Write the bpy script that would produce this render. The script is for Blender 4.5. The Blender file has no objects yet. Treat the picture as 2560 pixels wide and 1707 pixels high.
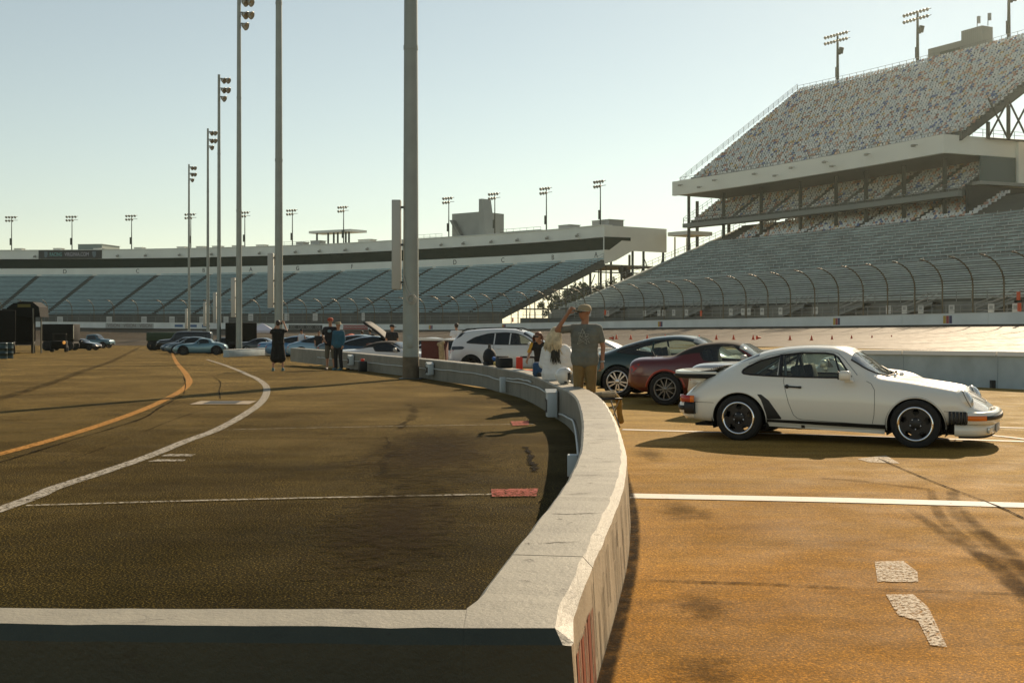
import bpy, bmesh, math, random
import numpy as np
from mathutils import Vector, Matrix
random.seed(7); np.random.seed(7)
R = math.radians
S = bpy.context.scene
COL = S.collection
# ---------------------------------------------------------------- camera, sky, sun, exposure
F, CX, YH, EYE = 3000.0, 1280.0, 804.0, 1.6          # focal length and centre in photograph pixels, eye height in metres
cam = bpy.data.cameras.new('camera'); camo = bpy.data.objects.new('camera', cam); COL.objects.link(camo)
cam.sensor_width = 36; cam.lens = F / 2560 * 36
cam.shift_y = -(853.5 - YH) / 2560
cam.clip_end = 6000; cam.clip_start = .05
camo.location = (0, 0, EYE); camo.rotation_euler = (R(90), 0, 0)
S.camera = camo
SUN_AZ, SUN_EL = 26.5, 29.5                            # degrees to the right of the view axis, degrees up
W = bpy.data.worlds.new('World'); S.world = W; W.use_nodes = True
nt = W.node_tree; nt.nodes.clear()
sky = nt.nodes.new('ShaderNodeTexSky'); sky.sky_type = 'NISHITA'; sky.sun_disc = False
sky.sun_elevation = R(SUN_EL); sky.sun_rotation = R(SUN_AZ)
sky.altitude = 50; sky.air_density = 1.0; sky.dust_density = .1; sky.ozone_density = 1.0
tint = nt.nodes.new('ShaderNodeMix'); tint.data_type = 'RGBA'; tint.blend_type = 'MULTIPLY'
tint.inputs[0].default_value = 1; tint.inputs[7].default_value = (1.0, .98, .84, 1)
bg = nt.nodes.new('ShaderNodeBackground'); bg.inputs[1].default_value = .084
wo = nt.nodes.new('ShaderNodeOutputWorld')
hs = nt.nodes.new('ShaderNodeHueSaturation'); hs.inputs['Saturation'].default_value = .66
nt.links.new(sky.outputs[0], hs.inputs['Color']); nt.links.new(hs.outputs[0], tint.inputs[6]); nt.links.new(tint.outputs[2], bg.inputs[0]); nt.links.new(bg.outputs[0], wo.inputs[0])
sd = Vector((math.sin(R(SUN_AZ)) * math.cos(R(SUN_EL)), math.cos(R(SUN_AZ)) * math.cos(R(SUN_EL)), math.sin(R(SUN_EL))))
sl = bpy.data.lights.new('sun', 'SUN'); sl.energy = 5.0; sl.angle = R(.5); sl.color = (1, .80, .56)
so = bpy.data.objects.new('sun', sl); COL.objects.link(so); so.rotation_euler = sd.to_track_quat('Z', 'Y').to_euler(); so.location = sd * 300
S.view_settings.view_transform = 'Standard'; S.view_settings.look = 'None'
S.view_settings.exposure = .40; S.view_settings.gamma = 1; S.view_settings.use_curve_mapping = False
S.render.engine = 'CYCLES'
try:
    S.cycles.use_denoising = True; S.cycles.max_bounces = 8; S.cycles.transparent_max_bounces = 16
    S.cycles.sample_clamp_indirect = 4; S.cycles.volume_bounces = 0
except Exception: pass

# ---------------------------------------------------------------- helpers
_WX = [(4.3, -.2), (6, .15), (9, .5), (13, .75), (18, .75), (21.5, .5), (25, .2), (27, -.4), (29, -1.0), (31.5, -1.8), (34.5, -2.9), (37.5, -4.1), (42, -5.9), (48.6, -9), (5000, -9)]
def wall_x(y):                                         # rough run of the pit wall: the two sides fall differently
    for (y0, x0), (y1, x1) in zip(_WX[:-1], _WX[1:]):
        if y0 <= y <= y1: return x0 + (x1 - x0) * (y - y0) / (y1 - y0) + .2
    return -14
def fall_left(y): return -.016 * max(0, min(y, 260) - 38)
def fall_right(y): return min(max(-.018 * max(0, y - 26), -.342), 0) if y < 59.375 else fall_left(y)
def gz(x, y):                                          # ground height: level near the wall, falling away beyond
    if y < 4.3: return 0.0
    if x <= wall_x(y): return fall_left(y)
    b = 1 if x <= 6 else (.35 if x >= 20 else 1 - .65 * (x - 6) / 14)
    return fall_right(y) * b
def at(px, y, z=None):                                 # a point at depth y under photograph column px
    x = (px - CX) * y / F
    return Vector((x, y, gz(x, y) if z is None else z))
def gp(px, py, h=EYE):                                 # point of the level near ground under a photograph pixel
    y = F * h / (py - YH); return ((px - CX) * y / F, y)

def newmat(name):
    m = bpy.data.materials.new(name); m.use_nodes = True
    return m, m.node_tree, m.node_tree.nodes['Principled BSDF']
def M(name, col, rough=.6, metal=0, spec=.5, coat=0, var=0, vscale=3, bump=0, bscale=40, emit=None):
    m, t, p = newmat(name)
    p.inputs['Base Color'].default_value = (*col, 1); p.inputs['Roughness'].default_value = rough
    p.inputs['Metallic'].default_value = metal; p.inputs['Specular IOR Level'].default_value = spec
    if coat: p.inputs['Coat Weight'].default_value = coat; p.inputs['Coat Roughness'].default_value = .04
    if var or bump:
        tc = t.nodes.new('ShaderNodeTexCoord')
    if var:
        n = t.nodes.new('ShaderNodeTexNoise'); n.inputs['Scale'].default_value = vscale; n.inputs['Detail'].default_value = 6
        r = t.nodes.new('ShaderNodeValToRGB')
        r.color_ramp.elements[0].position = .3; r.color_ramp.elements[1].position = .7
        r.color_ramp.elements[0].color = (*[c * (1 - var) for c in col], 1); r.color_ramp.elements[1].color = (*[min(1, c * (1 + var * .5)) for c in col], 1)
        t.links.new(tc.outputs['Object'], n.inputs['Vector']); t.links.new(n.outputs[0], r.inputs[0]); t.links.new(r.outputs[0], p.inputs['Base Color'])
    if bump:
        n2 = t.nodes.new('ShaderNodeTexNoise'); n2.inputs['Scale'].default_value = bscale; n2.inputs['Detail'].default_value = 4
        b = t.nodes.new('ShaderNodeBump'); b.inputs['Strength'].default_value = bump; b.inputs['Distance'].default_value = .02
        t.links.new(tc.outputs['Object'], n2.inputs['Vector']); t.links.new(n2.outputs[0], b.inputs['Height']); t.links.new(b.outputs[0], p.inputs['Normal'])
    if emit: p.inputs['Emission Color'].default_value = (*emit[0], 1); p.inputs['Emission Strength'].default_value = emit[1]
    return m
def glassmat(name, col, ior=1.5, base=.0, dust=0):
    m, t, p = newmat(name); t.nodes.remove(p)
    tr = t.nodes.new('ShaderNodeBsdfTransparent'); tr.inputs[0].default_value = (*col, 1)
    gl = t.nodes.new('ShaderNodeBsdfGlossy'); gl.inputs['Roughness'].default_value = .02; gl.inputs[0].default_value = (.9, .9, .9, 1)
    fr = t.nodes.new('ShaderNodeFresnel'); fr.inputs[0].default_value = ior
    mx = t.nodes.new('ShaderNodeMixShader'); out = t.nodes['Material Output']; ad = t.nodes.new('ShaderNodeMath'); ad.operation = 'MAXIMUM'; ad.inputs[1].default_value = base; t.links.new(fr.outputs[0], ad.inputs[0])
    t.links.new(ad.outputs[0], mx.inputs[0]); 
    if dust:
        df = t.nodes.new('ShaderNodeBsdfDiffuse'); df.inputs[0].default_value = (.6, .66, .62, 1); tl = t.nodes.new('ShaderNodeBsdfTranslucent'); tl.inputs[0].default_value = (.6, .66, .62, 1); m1 = t.nodes.new('ShaderNodeMixShader'); m1.inputs[0].default_value = .6; t.links.new(df.outputs[0], m1.inputs[1]); t.links.new(tl.outputs[0], m1.inputs[2])
        m2 = t.nodes.new('ShaderNodeMixShader'); m2.inputs[0].default_value = dust; t.links.new(tr.outputs[0], m2.inputs[1]); t.links.new(m1.outputs[0], m2.inputs[2]); t.links.new(m2.outputs[0], mx.inputs[1])
    else: t.links.new(tr.outputs[0], mx.inputs[1])
    t.links.new(gl.outputs[0], mx.inputs[2]); t.links.new(mx.outputs[0], out.inputs[0])
    return m

class MB:                                              # collects shapes for one mesh object
    def __init__(s): s.v = []; s.f = []; s.m = []; s.sm = []
    def add(s, vs, fs, mi=0, smooth=False):
        o = len(s.v); s.v += [tuple(v) for v in vs]; s.f += [tuple(i + o for i in f) for f in fs]
        s.m += [mi] * len(fs); s.sm += [smooth] * len(fs)
    def box(s, x0, x1, y0, y1, z0, z1, mi=0, mat=None):
        v = [(x0, y0, z0), (x1, y0, z0), (x1, y1, z0), (x0, y1, z0), (x0, y0, z1), (x1, y0, z1), (x1, y1, z1), (x0, y1, z1)]
        if mat is not None: v = [mat @ Vector(p) for p in v]
        s.add(v, [(0, 3, 2, 1), (4, 5, 6, 7), (0, 1, 5, 4), (1, 2, 6, 5), (2, 3, 7, 6), (3, 0, 4, 7)], mi)
    def cbox(s, c, d, mi=0, mat=None, bev=0):          # centre, size, optional chamfer
        x, y, z = c; a, b, e = d[0] / 2, d[1] / 2, d[2] / 2
        if not bev: return s.box(x - a, x + a, y - b, y + b, z - e, z + e, mi, mat)
        bm = bmesh.new(); bmesh.ops.create_cube(bm, size=1)
        for v in bm.verts: v.co = Vector((v.co.x * d[0] + x, v.co.y * d[1] + y, v.co.z * d[2] + z))
        bmesh.ops.bevel(bm, geom=bm.edges[:], offset=bev, segments=2, affect='EDGES', profile=.5)
        s.bm(bm, mi, mat, True)
    def bm(s, bm, mi=0, mat=None, smooth=False):
        bm.verts.index_update()
        v = [(mat @ p.co if mat is not None else p.co.copy()) for p in bm.verts]
        s.add(v, [[q.index for q in f.verts] for f in bm.faces], mi, smooth); bm.free()
    def tube(s, pts, r, n=8, mi=0, cap=True, smooth=True):
        pts = [Vector(p) for p in pts]; rs = r if isinstance(r, (list, tuple)) else [r] * len(pts)
        rings = []; up = None
        for i, p in enumerate(pts):
            d = (pts[min(i + 1, len(pts) - 1)] - pts[max(i - 1, 0)]).normalized()
            if up is None:
                a = Vector((0, 0, 1)) if abs(d.z) < .9 else Vector((1, 0, 0))
                up = d.cross(a).normalized()
            u = (up - d * up.dot(d)).normalized(); up = u; w = d.cross(u)
            rings.append([p + (u * math.cos(2 * math.pi * k / n) + w * math.sin(2 * math.pi * k / n)) * rs[i] for k in range(n)])
        vs = [q for g in rings for q in g]; fs = []
        for i in range(len(pts) - 1):
            for k in range(n): fs.append((i * n + k, i * n + (k + 1) % n, (i + 1) * n + (k + 1) % n, (i + 1) * n + k))
        s.add(vs, fs, mi, smooth)
        if cap: s.add(rings[0][::-1], [tuple(range(n))], mi); s.add(rings[-1], [tuple(range(n))], mi)
    def lathe(s, prof, n=24, mi=0, axis='Z', c=(0, 0, 0), smooth=True, closed=False):   # prof: (radius, height along the axis)
        vs = []; c = Vector(c)
        for r, h in prof:
            for k in range(n):
                a = 2 * math.pi * k / n; p = (r * math.cos(a), r * math.sin(a), h)
                vs.append(c + Vector(p if axis == 'Z' else ((p[0], p[2], p[1]) if axis == 'Y' else (p[2], p[0], p[1]))))
        m = len(prof); fs = []
        for i in range(m if closed else m - 1):
            j = (i + 1) % m
            for k in range(n): fs.append((i * n + k, i * n + (k + 1) % n, j * n + (k + 1) % n, j * n + k))
        s.add(vs, fs, mi, smooth)
    def prism(s, poly, d, mi=0, mat=None):             # poly in the xz plane, extruded along +y by d
        n = len(poly); v = [(x, 0, z) for x, z in poly] + [(x, d, z) for x, z in poly]
        if mat is not None: v = [mat @ Vector(p) for p in v]
        s.add(v, [tuple(range(n)), tuple(range(2 * n - 1, n - 1, -1))] + [(i, i + n, (i + 1) % n + n, (i + 1) % n) for i in range(n)], mi)
    def ball(s, c, r, mi=0, mat=None, n=12):
        bm = bmesh.new(); bmesh.ops.create_uvsphere(bm, u_segments=n, v_segments=max(6, n * 2 // 3), radius=1)
        r = r if isinstance(r, (list, tuple)) else (r, r, r)
        for v in bm.verts: v.co = Vector((v.co.x * r[0] + c[0], v.co.y * r[1] + c[1], v.co.z * r[2] + c[2]))
        s.bm(bm, mi, mat, True)
    def mesh(s, name, mats, fix=True):
        me = bpy.data.meshes.new(name); me.from_pydata(s.v, [], s.f)
        for m in (mats if isinstance(mats, (list, tuple)) else [mats]): me.materials.append(m)
        me.polygons.foreach_set('material_index', s.m); me.polygons.foreach_set('use_smooth', s.sm)
        if fix:
            bm = bmesh.new(); bm.from_mesh(me); bmesh.ops.recalc_face_normals(bm, faces=bm.faces[:]); bm.to_mesh(me); bm.free()
        me.update(); return me
    def build(s, name, mats, parent=None, fix=True, **k):
        o = bpy.data.objects.new(name, s.mesh(name, mats, fix)); COL.objects.link(o)
        if parent is not None: o.parent = parent
        tag(o, **k); return o
def tag(o, label=None, cat=None, group=None, kind=None):
    if label: o['label'] = label
    if cat: o['category'] = cat
    if group: o['group'] = group
    if kind: o['kind'] = kind
    return o
def empty(name, loc=(0, 0, 0), rz=0, parent=None, **k):
    o = bpy.data.objects.new(name, None); COL.objects.link(o); o.location = loc; o.rotation_euler = (0, 0, rz); o.empty_display_size = .1
    if parent is not None: o.parent = parent
    return tag(o, **k)
def link_copy(o, parent=None):
    c = o.copy(); COL.objects.link(c)
    if parent is not None: c.parent = parent
    return c
def copy_tree(o, parent=None):
    c = link_copy(o, parent)
    for ch in list(o.children): copy_tree(ch, c)
    return c
def text(body, size, mat, parent, loc, rot, name='lettering', ext=.01, sx=1):
    cu = bpy.data.curves.new(name, 'FONT'); cu.body = body; cu.size = size; cu.extrude = ext; cu.align_x = 'CENTER'; cu.align_y = 'CENTER'
    cu.materials.append(mat); o0 = bpy.data.objects.new(name, cu); COL.objects.link(o0); me = bpy.data.meshes.new_from_object(o0); bpy.data.objects.remove(o0); o = bpy.data.objects.new(name, me); COL.objects.link(o); o.parent = parent
    o.location = loc; o.rotation_euler = rot; o.scale = (sx, 1, 1); return o
def catmull(pts, n):
    P = [np.array(p, float) for p in pts]; P = [2 * P[0] - P[1]] + P + [2 * P[-1] - P[-2]]; out = []
    for i in range(1, len(P) - 2):
        for k in range(n):
            t = k / n
            out.append(.5 * (2 * P[i] + (P[i + 1] - P[i - 1]) * t + (2 * P[i - 1] - 5 * P[i] + 4 * P[i + 1] - P[i + 2]) * t * t + (3 * P[i] - P[i - 1] - 3 * P[i + 1] + P[i + 2]) * t ** 3))
    out.append(P[-2]); return np.array(out)

# ---------------------------------------------------------------- materials of the setting
def groundmat(name, c0, c1, c2, rough, grain=220, bump=.5, streak=.5, dark=(.02, .015, .01), stain=.4, spec=.10, falloff=None, glint=2.4, rng=(13, 33)):
    m, t, p = newmat(name); L = t.links.new; N = t.nodes.new
    tc = N('ShaderNodeTexCoord')
    def noise(scale, detail=4, rgh=.6, vec=None, dist=0):
        n = N('ShaderNodeTexNoise'); n.inputs['Scale'].default_value = scale; n.inputs['Detail'].default_value = detail
        n.inputs['Roughness'].default_value = rgh; n.inputs['Distortion'].default_value = dist
        L(vec or tc.outputs['Object'], n.inputs['Vector']); return n.outputs[0]
    def ramp(v, stops):
        r = N('ShaderNodeValToRGB'); e = r.color_ramp.elements
        e[0].position, e[0].color = stops[0][0], (*stops[0][1], 1); e[1].position, e[1].color = stops[-1][0], (*stops[-1][1], 1)
        for q, c in stops[1:-1]: k = e.new(q); k.color = (*c, 1)
        L(v, r.inputs[0]); return r.outputs[0]
    def mix(f, a, b, bt='MIX'):
        x = N('ShaderNodeMix'); x.data_type = 'RGBA'; x.blend_type = bt
        for s_, i in ((f, 0), (a, 6), (b, 7)):
            if isinstance(s_, (int, float)): x.inputs[i].default_value = s_
            elif isinstance(s_, tuple): x.inputs[i].default_value = (*s_, 1)
            else: L(s_, x.inputs[i])
        return x.outputs[2]
    big = ramp(noise(.35, 5, .62), [(.32, c0), (.5, c1), (.7, c2)])
    mp = N('ShaderNodeMapping'); mp.inputs['Scale'].default_value = (.25, 2.2, 1); mp.inputs['Rotation'].default_value = (0, 0, R(-8)); L(tc.outputs['Object'], mp.inputs['Vector'])
    st = ramp(noise(1.1, 6, .65, mp.outputs[0], .6), [(.38, (1, 1, 1)), (.62, (1 - streak, 1 - streak, 1 - streak))])
    col = mix(1, big, st, 'MULTIPLY')
    sp = ramp(noise(grain, 3, .7), [(.37, (max(0, .55 - glint * .05),) * 3), (.47, (.88, .88, .88)), (.56, (1.0, 1.0, 1.0)), (.63, tuple(glint * q for q in (1, .92, .68)))])
    col = mix(.85, col, sp, 'MULTIPLY')
    if falloff:                                            # light falloff painted into the colour: dark close by, paler dusty tone farther out
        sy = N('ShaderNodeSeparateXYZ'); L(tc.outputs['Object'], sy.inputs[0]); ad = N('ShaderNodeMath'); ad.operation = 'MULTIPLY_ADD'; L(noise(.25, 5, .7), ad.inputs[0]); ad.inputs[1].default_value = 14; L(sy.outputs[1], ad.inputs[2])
        mr = N('ShaderNodeMapRange'); mr.inputs[1].default_value = rng[0]; mr.inputs[2].default_value = rng[1]; L(ad.outputs[0], mr.inputs[0]); col = mix(1, col, ramp(mr.outputs[0], [(0, falloff[0]), (1, falloff[1])]), 'MULTIPLY')
    stn = ramp(noise(.7, 6, .7, None, 1.2), [(.58, (0, 0, 0)), (.72, (stain, stain, stain))])
    col = mix(stn, col, dark)
    L(col, p.inputs['Base Color'])
    rr = ramp(noise(1.6, 4), [(.3, (rough - .1,) * 3), (.7, (rough + .1,) * 3)]); L(rr, p.inputs['Roughness'])
    b = N('ShaderNodeBump'); b.inputs['Strength'].default_value = bump; b.inputs['Distance'].default_value = .012
    L(noise(grain * .6, 3), b.inputs['Height'])
    b2 = N('ShaderNodeBump'); b2.inputs['Strength'].default_value = .12; b2.inputs['Distance'].default_value = .02
    L(noise(6, 4), b2.inputs['Height']); L(b.outputs[0], b2.inputs['Normal']); L(b2.outputs[0], p.inputs['Normal'])
    p.inputs['Specular IOR Level'].default_value = spec; p.inputs['Specular Tint'].default_value = (1, .80, .48, 1)
    return m
ASPH = groundmat('asphalt', (.026, .0185, .006), (.042, .030, .010), (.062, .045, .016), .8, 70, .7, .18, stain=.4, spec=.012, falloff=((.50, .56, .50), (2.3, 2.35, 2.9)), glint=9)
LOT = groundmat('lot_concrete', (.25, .115, .012), (.315, .152, .018), (.37, .192, .03), .8, 90, .6, .25, spec=.05, dark=(.05, .03, .012), stain=.2, falloff=((1, 1, 1.1), (1.12, 1.55, 3.9)), rng=(13, 27))
TRACK = groundmat('track_surface', (.062, .047, .028), (.08, .061, .038), (.096, .074, .047), .6, 60, .3, .4, stain=.1)

def paintmat(name, col, wear=.5, scale=9, under=(.06, .045, .03), rough=.55):
    m, t, p = newmat(name); L = t.links.new; N = t.nodes.new
    tc = N('ShaderNodeTexCoord'); n = N('ShaderNodeTexNoise'); n.inputs['Scale'].default_value = scale; n.inputs['Detail'].default_value = 8; n.inputs['Roughness'].default_value = .75
    mp = N('ShaderNodeMapping'); mp.inputs['Scale'].default_value = (1, 1.25, 1); L(tc.outputs['Object'], mp.inputs['Vector']); L(mp.outputs[0], n.inputs['Vector'])
    r = N('ShaderNodeValToRGB'); a = .5 + (.5 - wear) * .35
    r.color_ramp.elements[0].position = a; r.color_ramp.elements[0].color = (*col, 1); r.color_ramp.elements[1].position = a + .06; r.color_ramp.elements[1].color = (*under, 1)
    r.color_ramp.elements[0].color = (1, 1, 1, 1); r.color_ramp.elements[1].color = (0, 0, 0, 1)
    p.inputs['Base Color'].default_value = (*col, 1); tr = N('ShaderNodeBsdfTransparent'); mx = N('ShaderNodeMixShader'); L(n.outputs[0], r.inputs[0]); L(r.outputs[0], mx.inputs[0]); L(tr.outputs[0], mx.inputs[1]); L(p.outputs[0], mx.inputs[2]); L(mx.outputs[0], t.nodes['Material Output'].inputs[0]); p.inputs['Roughness'].default_value = rough + .15; p.inputs['Specular IOR Level'].default_value = .1
    return m
WHITELINE = paintmat('white_line_paint', (.38, .35, .29), .50, 22)
WORNWHITE = paintmat('worn_white_paint', (.42, .39, .32), .56, 26)
LOTWHITE = paintmat('lot_line_paint', (.75, .70, .62), .2, 9, (.22, .13, .05))
LOTWORN = paintmat('lot_worn_paint', (.50, .42, .31), .54, 55, (.22, .13, .05))
YELLOW = paintmat('yellow_line_paint', (.40, .19, .03), .44, 20)
REDP = paintmat('red_patch_paint', (.30, .05, .028), .50, 24)
def markmat(name, col, alpha, scale=6, lo=.38, hi=.62):   # soft edged smear: fades across its width and breaks up along it
    m, t, p = newmat(name); L = t.links.new; N = t.nodes.new
    p.inputs['Base Color'].default_value = (*col, 1); p.inputs['Roughness'].default_value = .95; p.inputs['Specular IOR Level'].default_value = .03
    uv = N('ShaderNodeUVMap'); sx = N('ShaderNodeSeparateXYZ'); L(uv.outputs[0], sx.inputs[0])
    a = N('ShaderNodeMath'); a.operation = 'PINGPONG'; a.inputs[1].default_value = .5; L(sx.outputs[1], a.inputs[0])
    a2 = N('ShaderNodeMapRange'); a2.interpolation_type = 'SMOOTHSTEP'; a2.inputs[1].default_value = 0; a2.inputs[2].default_value = .32; L(a.outputs[0], a2.inputs[0])
    e = N('ShaderNodeMath'); e.operation = 'PINGPONG'; e.inputs[1].default_value = .5; L(sx.outputs[0], e.inputs[0])
    e2 = N('ShaderNodeMapRange'); e2.interpolation_type = 'SMOOTHSTEP'; e2.inputs[2].default_value = .06; L(e.outputs[0], e2.inputs[0])
    tc = N('ShaderNodeTexCoord'); n = N('ShaderNodeTexNoise'); n.inputs['Scale'].default_value = scale; n.inputs['Detail'].default_value = 9; n.inputs['Roughness'].default_value = .7; L(tc.outputs['Object'], n.inputs['Vector'])
    nr = N('ShaderNodeMapRange'); nr.inputs[1].default_value = lo; nr.inputs[2].default_value = hi; L(n.outputs[0], nr.inputs[0])
    f = N('ShaderNodeMath'); f.operation = 'MULTIPLY'; L(a2.outputs[0], f.inputs[0]); L(nr.outputs[0], f.inputs[1]); g = N('ShaderNodeMath'); g.operation = 'MULTIPLY'; L(f.outputs[0], g.inputs[0]); L(e2.outputs[0], g.inputs[1])
    h = N('ShaderNodeMath'); h.operation = 'MULTIPLY'; h.inputs[1].default_value = alpha; L(g.outputs[0], h.inputs[0])
    tr = N('ShaderNodeBsdfTransparent'); mx = N('ShaderNodeMixShader'); L(h.outputs[0], mx.inputs[0]); L(tr.outputs[0], mx.inputs[1]); L(p.outputs[0], mx.inputs[2]); L(mx.outputs[0], t.nodes['Material Output'].inputs[0])
    return m
RUBBER_MARK = markmat('rubber_mark', (.014, .009, .004), .62, 5)
CRACK = markmat('crack_filler', (.006, .004, .002), .95, 14, .3, .5)
SEAMB = M('seam_black', (.010, .008, .005), .95, spec=.03)

# wall of painted concrete: chips, cracks and streaks
def wallmat(name, base, chip=(.10, .085, .06), streaks=True, amt=.5):
    m, t, p = newmat(name); L = t.links.new; N = t.nodes.new
    tc = N('ShaderNodeTexCoord')
    def noise(scale, detail=5, rgh=.6, sc=None, dist=0):
        n = N('ShaderNodeTexNoise'); n.inputs['Scale'].default_value = scale; n.inputs['Detail'].default_value = detail; n.inputs['Roughness'].default_value = rgh; n.inputs['Distortion'].default_value = dist
        if sc:
            mp = N('ShaderNodeMapping'); mp.inputs['Scale'].default_value = sc; L(tc.outputs['Object'], mp.inputs['Vector']); L(mp.outputs[0], n.inputs['Vector'])
        else: L(tc.outputs['Object'], n.inputs['Vector'])
        return n.outputs[0]
    def ramp(v, a, ca, b_, cb):
        r = N('ShaderNodeValToRGB'); e = r.color_ramp.elements; e[0].position = a; e[0].color = (*ca, 1); e[1].position = b_; e[1].color = (*cb, 1); L(v, r.inputs[0]); return r.outputs[0]
    def mix(f, a, b_):
        x = N('ShaderNodeMix'); x.data_type = 'RGBA'
        L(f, x.inputs[0])
        for s_, i in ((a, 6), (b_, 7)):
            if isinstance(s_, tuple): x.inputs[i].default_value = (*s_, 1)
            else: L(s_, x.inputs[i])
        return x.outputs[2]
    c = ramp(noise(1.7, 8, .7), .3, tuple(q * .66 for q in base), .68, tuple(q * 1.06 for q in base))
    lng = noise(3, 8, .75, (1.3, 2.6, 2), .5)
    c = mix(ramp(lng, .60, (0, 0, 0), .64, (amt, amt, amt)), c, chip)
    c = mix(ramp(noise(1.6, 9, .78, (1.2, 3.4, 2), 1.2), .66, (0, 0, 0), .672, (.85, .85, .85)), c, (.07, .06, .045))
    if streaks:
        v = noise(5, 5, .65, (3.5, 3.5, .16), .25)
        c = mix(ramp(v, .6, (0, 0, 0), .66, (.9, .9, .9)), c, (.05, .045, .03))
    L(c, p.inputs['Base Color']); p.inputs['Roughness'].default_value = .55
    b = N('ShaderNodeBump'); b.inputs['Strength'].default_value = .35; b.inputs['Distance'].default_value = .012; L(noise(8, 5, .55), b.inputs['Height'])
    b2 = N('ShaderNodeBump'); b2.inputs['Strength'].default_value = .35; b2.inputs['Distance'].default_value = .01; L(noise(50, 4), b2.inputs['Height']); L(b.outputs[0], b2.inputs['Normal']); L(b2.outputs[0], p.inputs['Normal'])
    return m
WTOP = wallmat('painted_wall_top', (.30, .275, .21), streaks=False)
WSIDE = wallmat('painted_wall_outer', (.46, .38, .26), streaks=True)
WIN = wallmat('wall_inner', (.22, .21, .17), (.12, .12, .10), True, .4)  # darker base tone on the inner face
WFRONT = wallmat('shaded_wall_front', (.045, .056, .038), (.02, .02, .014), False, .4)  # front face lies in shade; that darkness is painted into its colour
GALV = M('galvanised_steel', (.30, .33, .30), .5, .3, var=.10, vscale=2)
DKSTEEL = M('dark_steel', (.06, .065, .06), .5, .4)
BLACK = M('black_plastic', (.012, .012, .012), .5)
BLKRUB = M('black_rubber', (.012, .012, .011), .75)
WHITE = M('white_panel', (.66, .64, .58), .5, var=.08, vscale=1.5)
CHROME = M('chrome', (.8, .8, .8), .12, 1)
GREYMET = M('grey_metal', (.35, .36, .35), .45, .6)
ALU1 = M('pale_bench', (.50, .57, .55), .45, .15, var=.2, vscale=.8)  # greyer, paler copy of the bench aluminium, hazier look put into its colour
ALU = M('aluminium_bench', (.40, .60, .66), .45, .15, var=.2, vscale=.8)  # aluminium; teal of the shade and sky reflection put into the base colour
CONC = M('grey_concrete', (.30, .30, .27), .8, var=.25, vscale=.6, bump=.2, bscale=8)
PCONC = M('pit_concrete', (.42, .50, .52), .75, var=.25, vscale=1.2, bump=.3, bscale=10)
# ---------------------------------------------------------------- ground, lot, painted markings
def gp2(px, py):                                       # ground point under a photograph pixel, with the fall of the ground (left of the wall)
    q = (py - YH) / F; y = EYE / q
    if y > 38: y = .992 / max(q - .016, .0004)
    return ((px - CX) * y / F, y)
mb = MB()
gy = [-120, -30, -8, 0, 4, 4.29, 4.31] + [y for y, _ in _WX[1:-2]] + [26, 38, 45, 48.6, 48.7, 54, 59.3, 59.4, 70, 90, 120, 160, 200, 260, 320, 500, 3000]
gy = sorted(set(gy)); rows = []
for y in gy:
    w = wall_x(y) if y > 4.3 else -14; rows.append([(x, y, gz(x, y)) for x in [w - d for d in (2500, 600, 150, 60, 25, 10, 3, 0)] + [w + .12, max(w + .3, 2), 6.2, 9, 13, 20, 40, 90, 250, 2500]])
n = len(rows[0]); mb.add([p for r in rows for p in r], [(j * n + i, j * n + i + 1, (j + 1) * n + i + 1, (j + 1) * n + i) for j in range(len(rows) - 1) for i in range(n - 1)])
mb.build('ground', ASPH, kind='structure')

HW, HP = .54, 1.06                                     # height of the pit wall and the eye above its top
_inner_px = [(1167, 1520), (1270, 1386), (1347, 1291), (1409, 1209), (1437, 1157), (1449, 1126), (1453, 1095), (1454, 1054), (1449, 1023), (1439, 995), (1419, 977), (1388, 963), (1345, 944), (1300, 930), (1240, 919), (1204, 912.5), (1138.6, 906), (1049, 897), (960, 889.6), (853.7, 879.8), (726, 869.6)]
INNER = catmull([((px - CX) / (py - YH) * HP, F * HP / (py - YH)) for px, py in _inner_px], 10)
_t = np.gradient(INNER, axis=0); _t /= np.linalg.norm(_t, axis=1)[:, None]
NRM = np.stack([_t[:, 1], -_t[:, 0]], 1)                # to the right of the run: the outer side
ARC = np.concatenate([[0], np.cumsum(np.linalg.norm(np.diff(INNER, axis=0), axis=1))])
def wall_at(s, off=0):
    x = np.interp(s, ARC, INNER[:, 0]); y = np.interp(s, ARC, INNER[:, 1])
    nx = np.interp(s, ARC, NRM[:, 0]); ny = np.interp(s, ARC, NRM[:, 1]); k = math.hypot(nx, ny)
    return x + nx / k * off, y + ny / k * off, math.atan2(ny, nx)
def wall_s(y):                                         # arc length where the wall passes depth y
    return float(np.interp(y, INNER[:, 1], ARC))
mb = MB(); rows = []
for y in [q for q in gy if -30 <= q <= 90]:
    w = wall_x(y) if y > 4.3 else -14; rows.append([(x, y, gz(x, y) + .006) for x in [w + .121, max(w + .3, 2), 6.2, 9, 13, 20, 40]])
n = len(rows[0])
mb.add([p for r in rows for p in r], [(j * n + i, j * n + i + 1, (j + 1) * n + i + 1, (j + 1) * n + i) for j in range(len(rows) - 1) for i in range(n - 1)])
mb.build('paved_lot', LOT, kind='structure')

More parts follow.
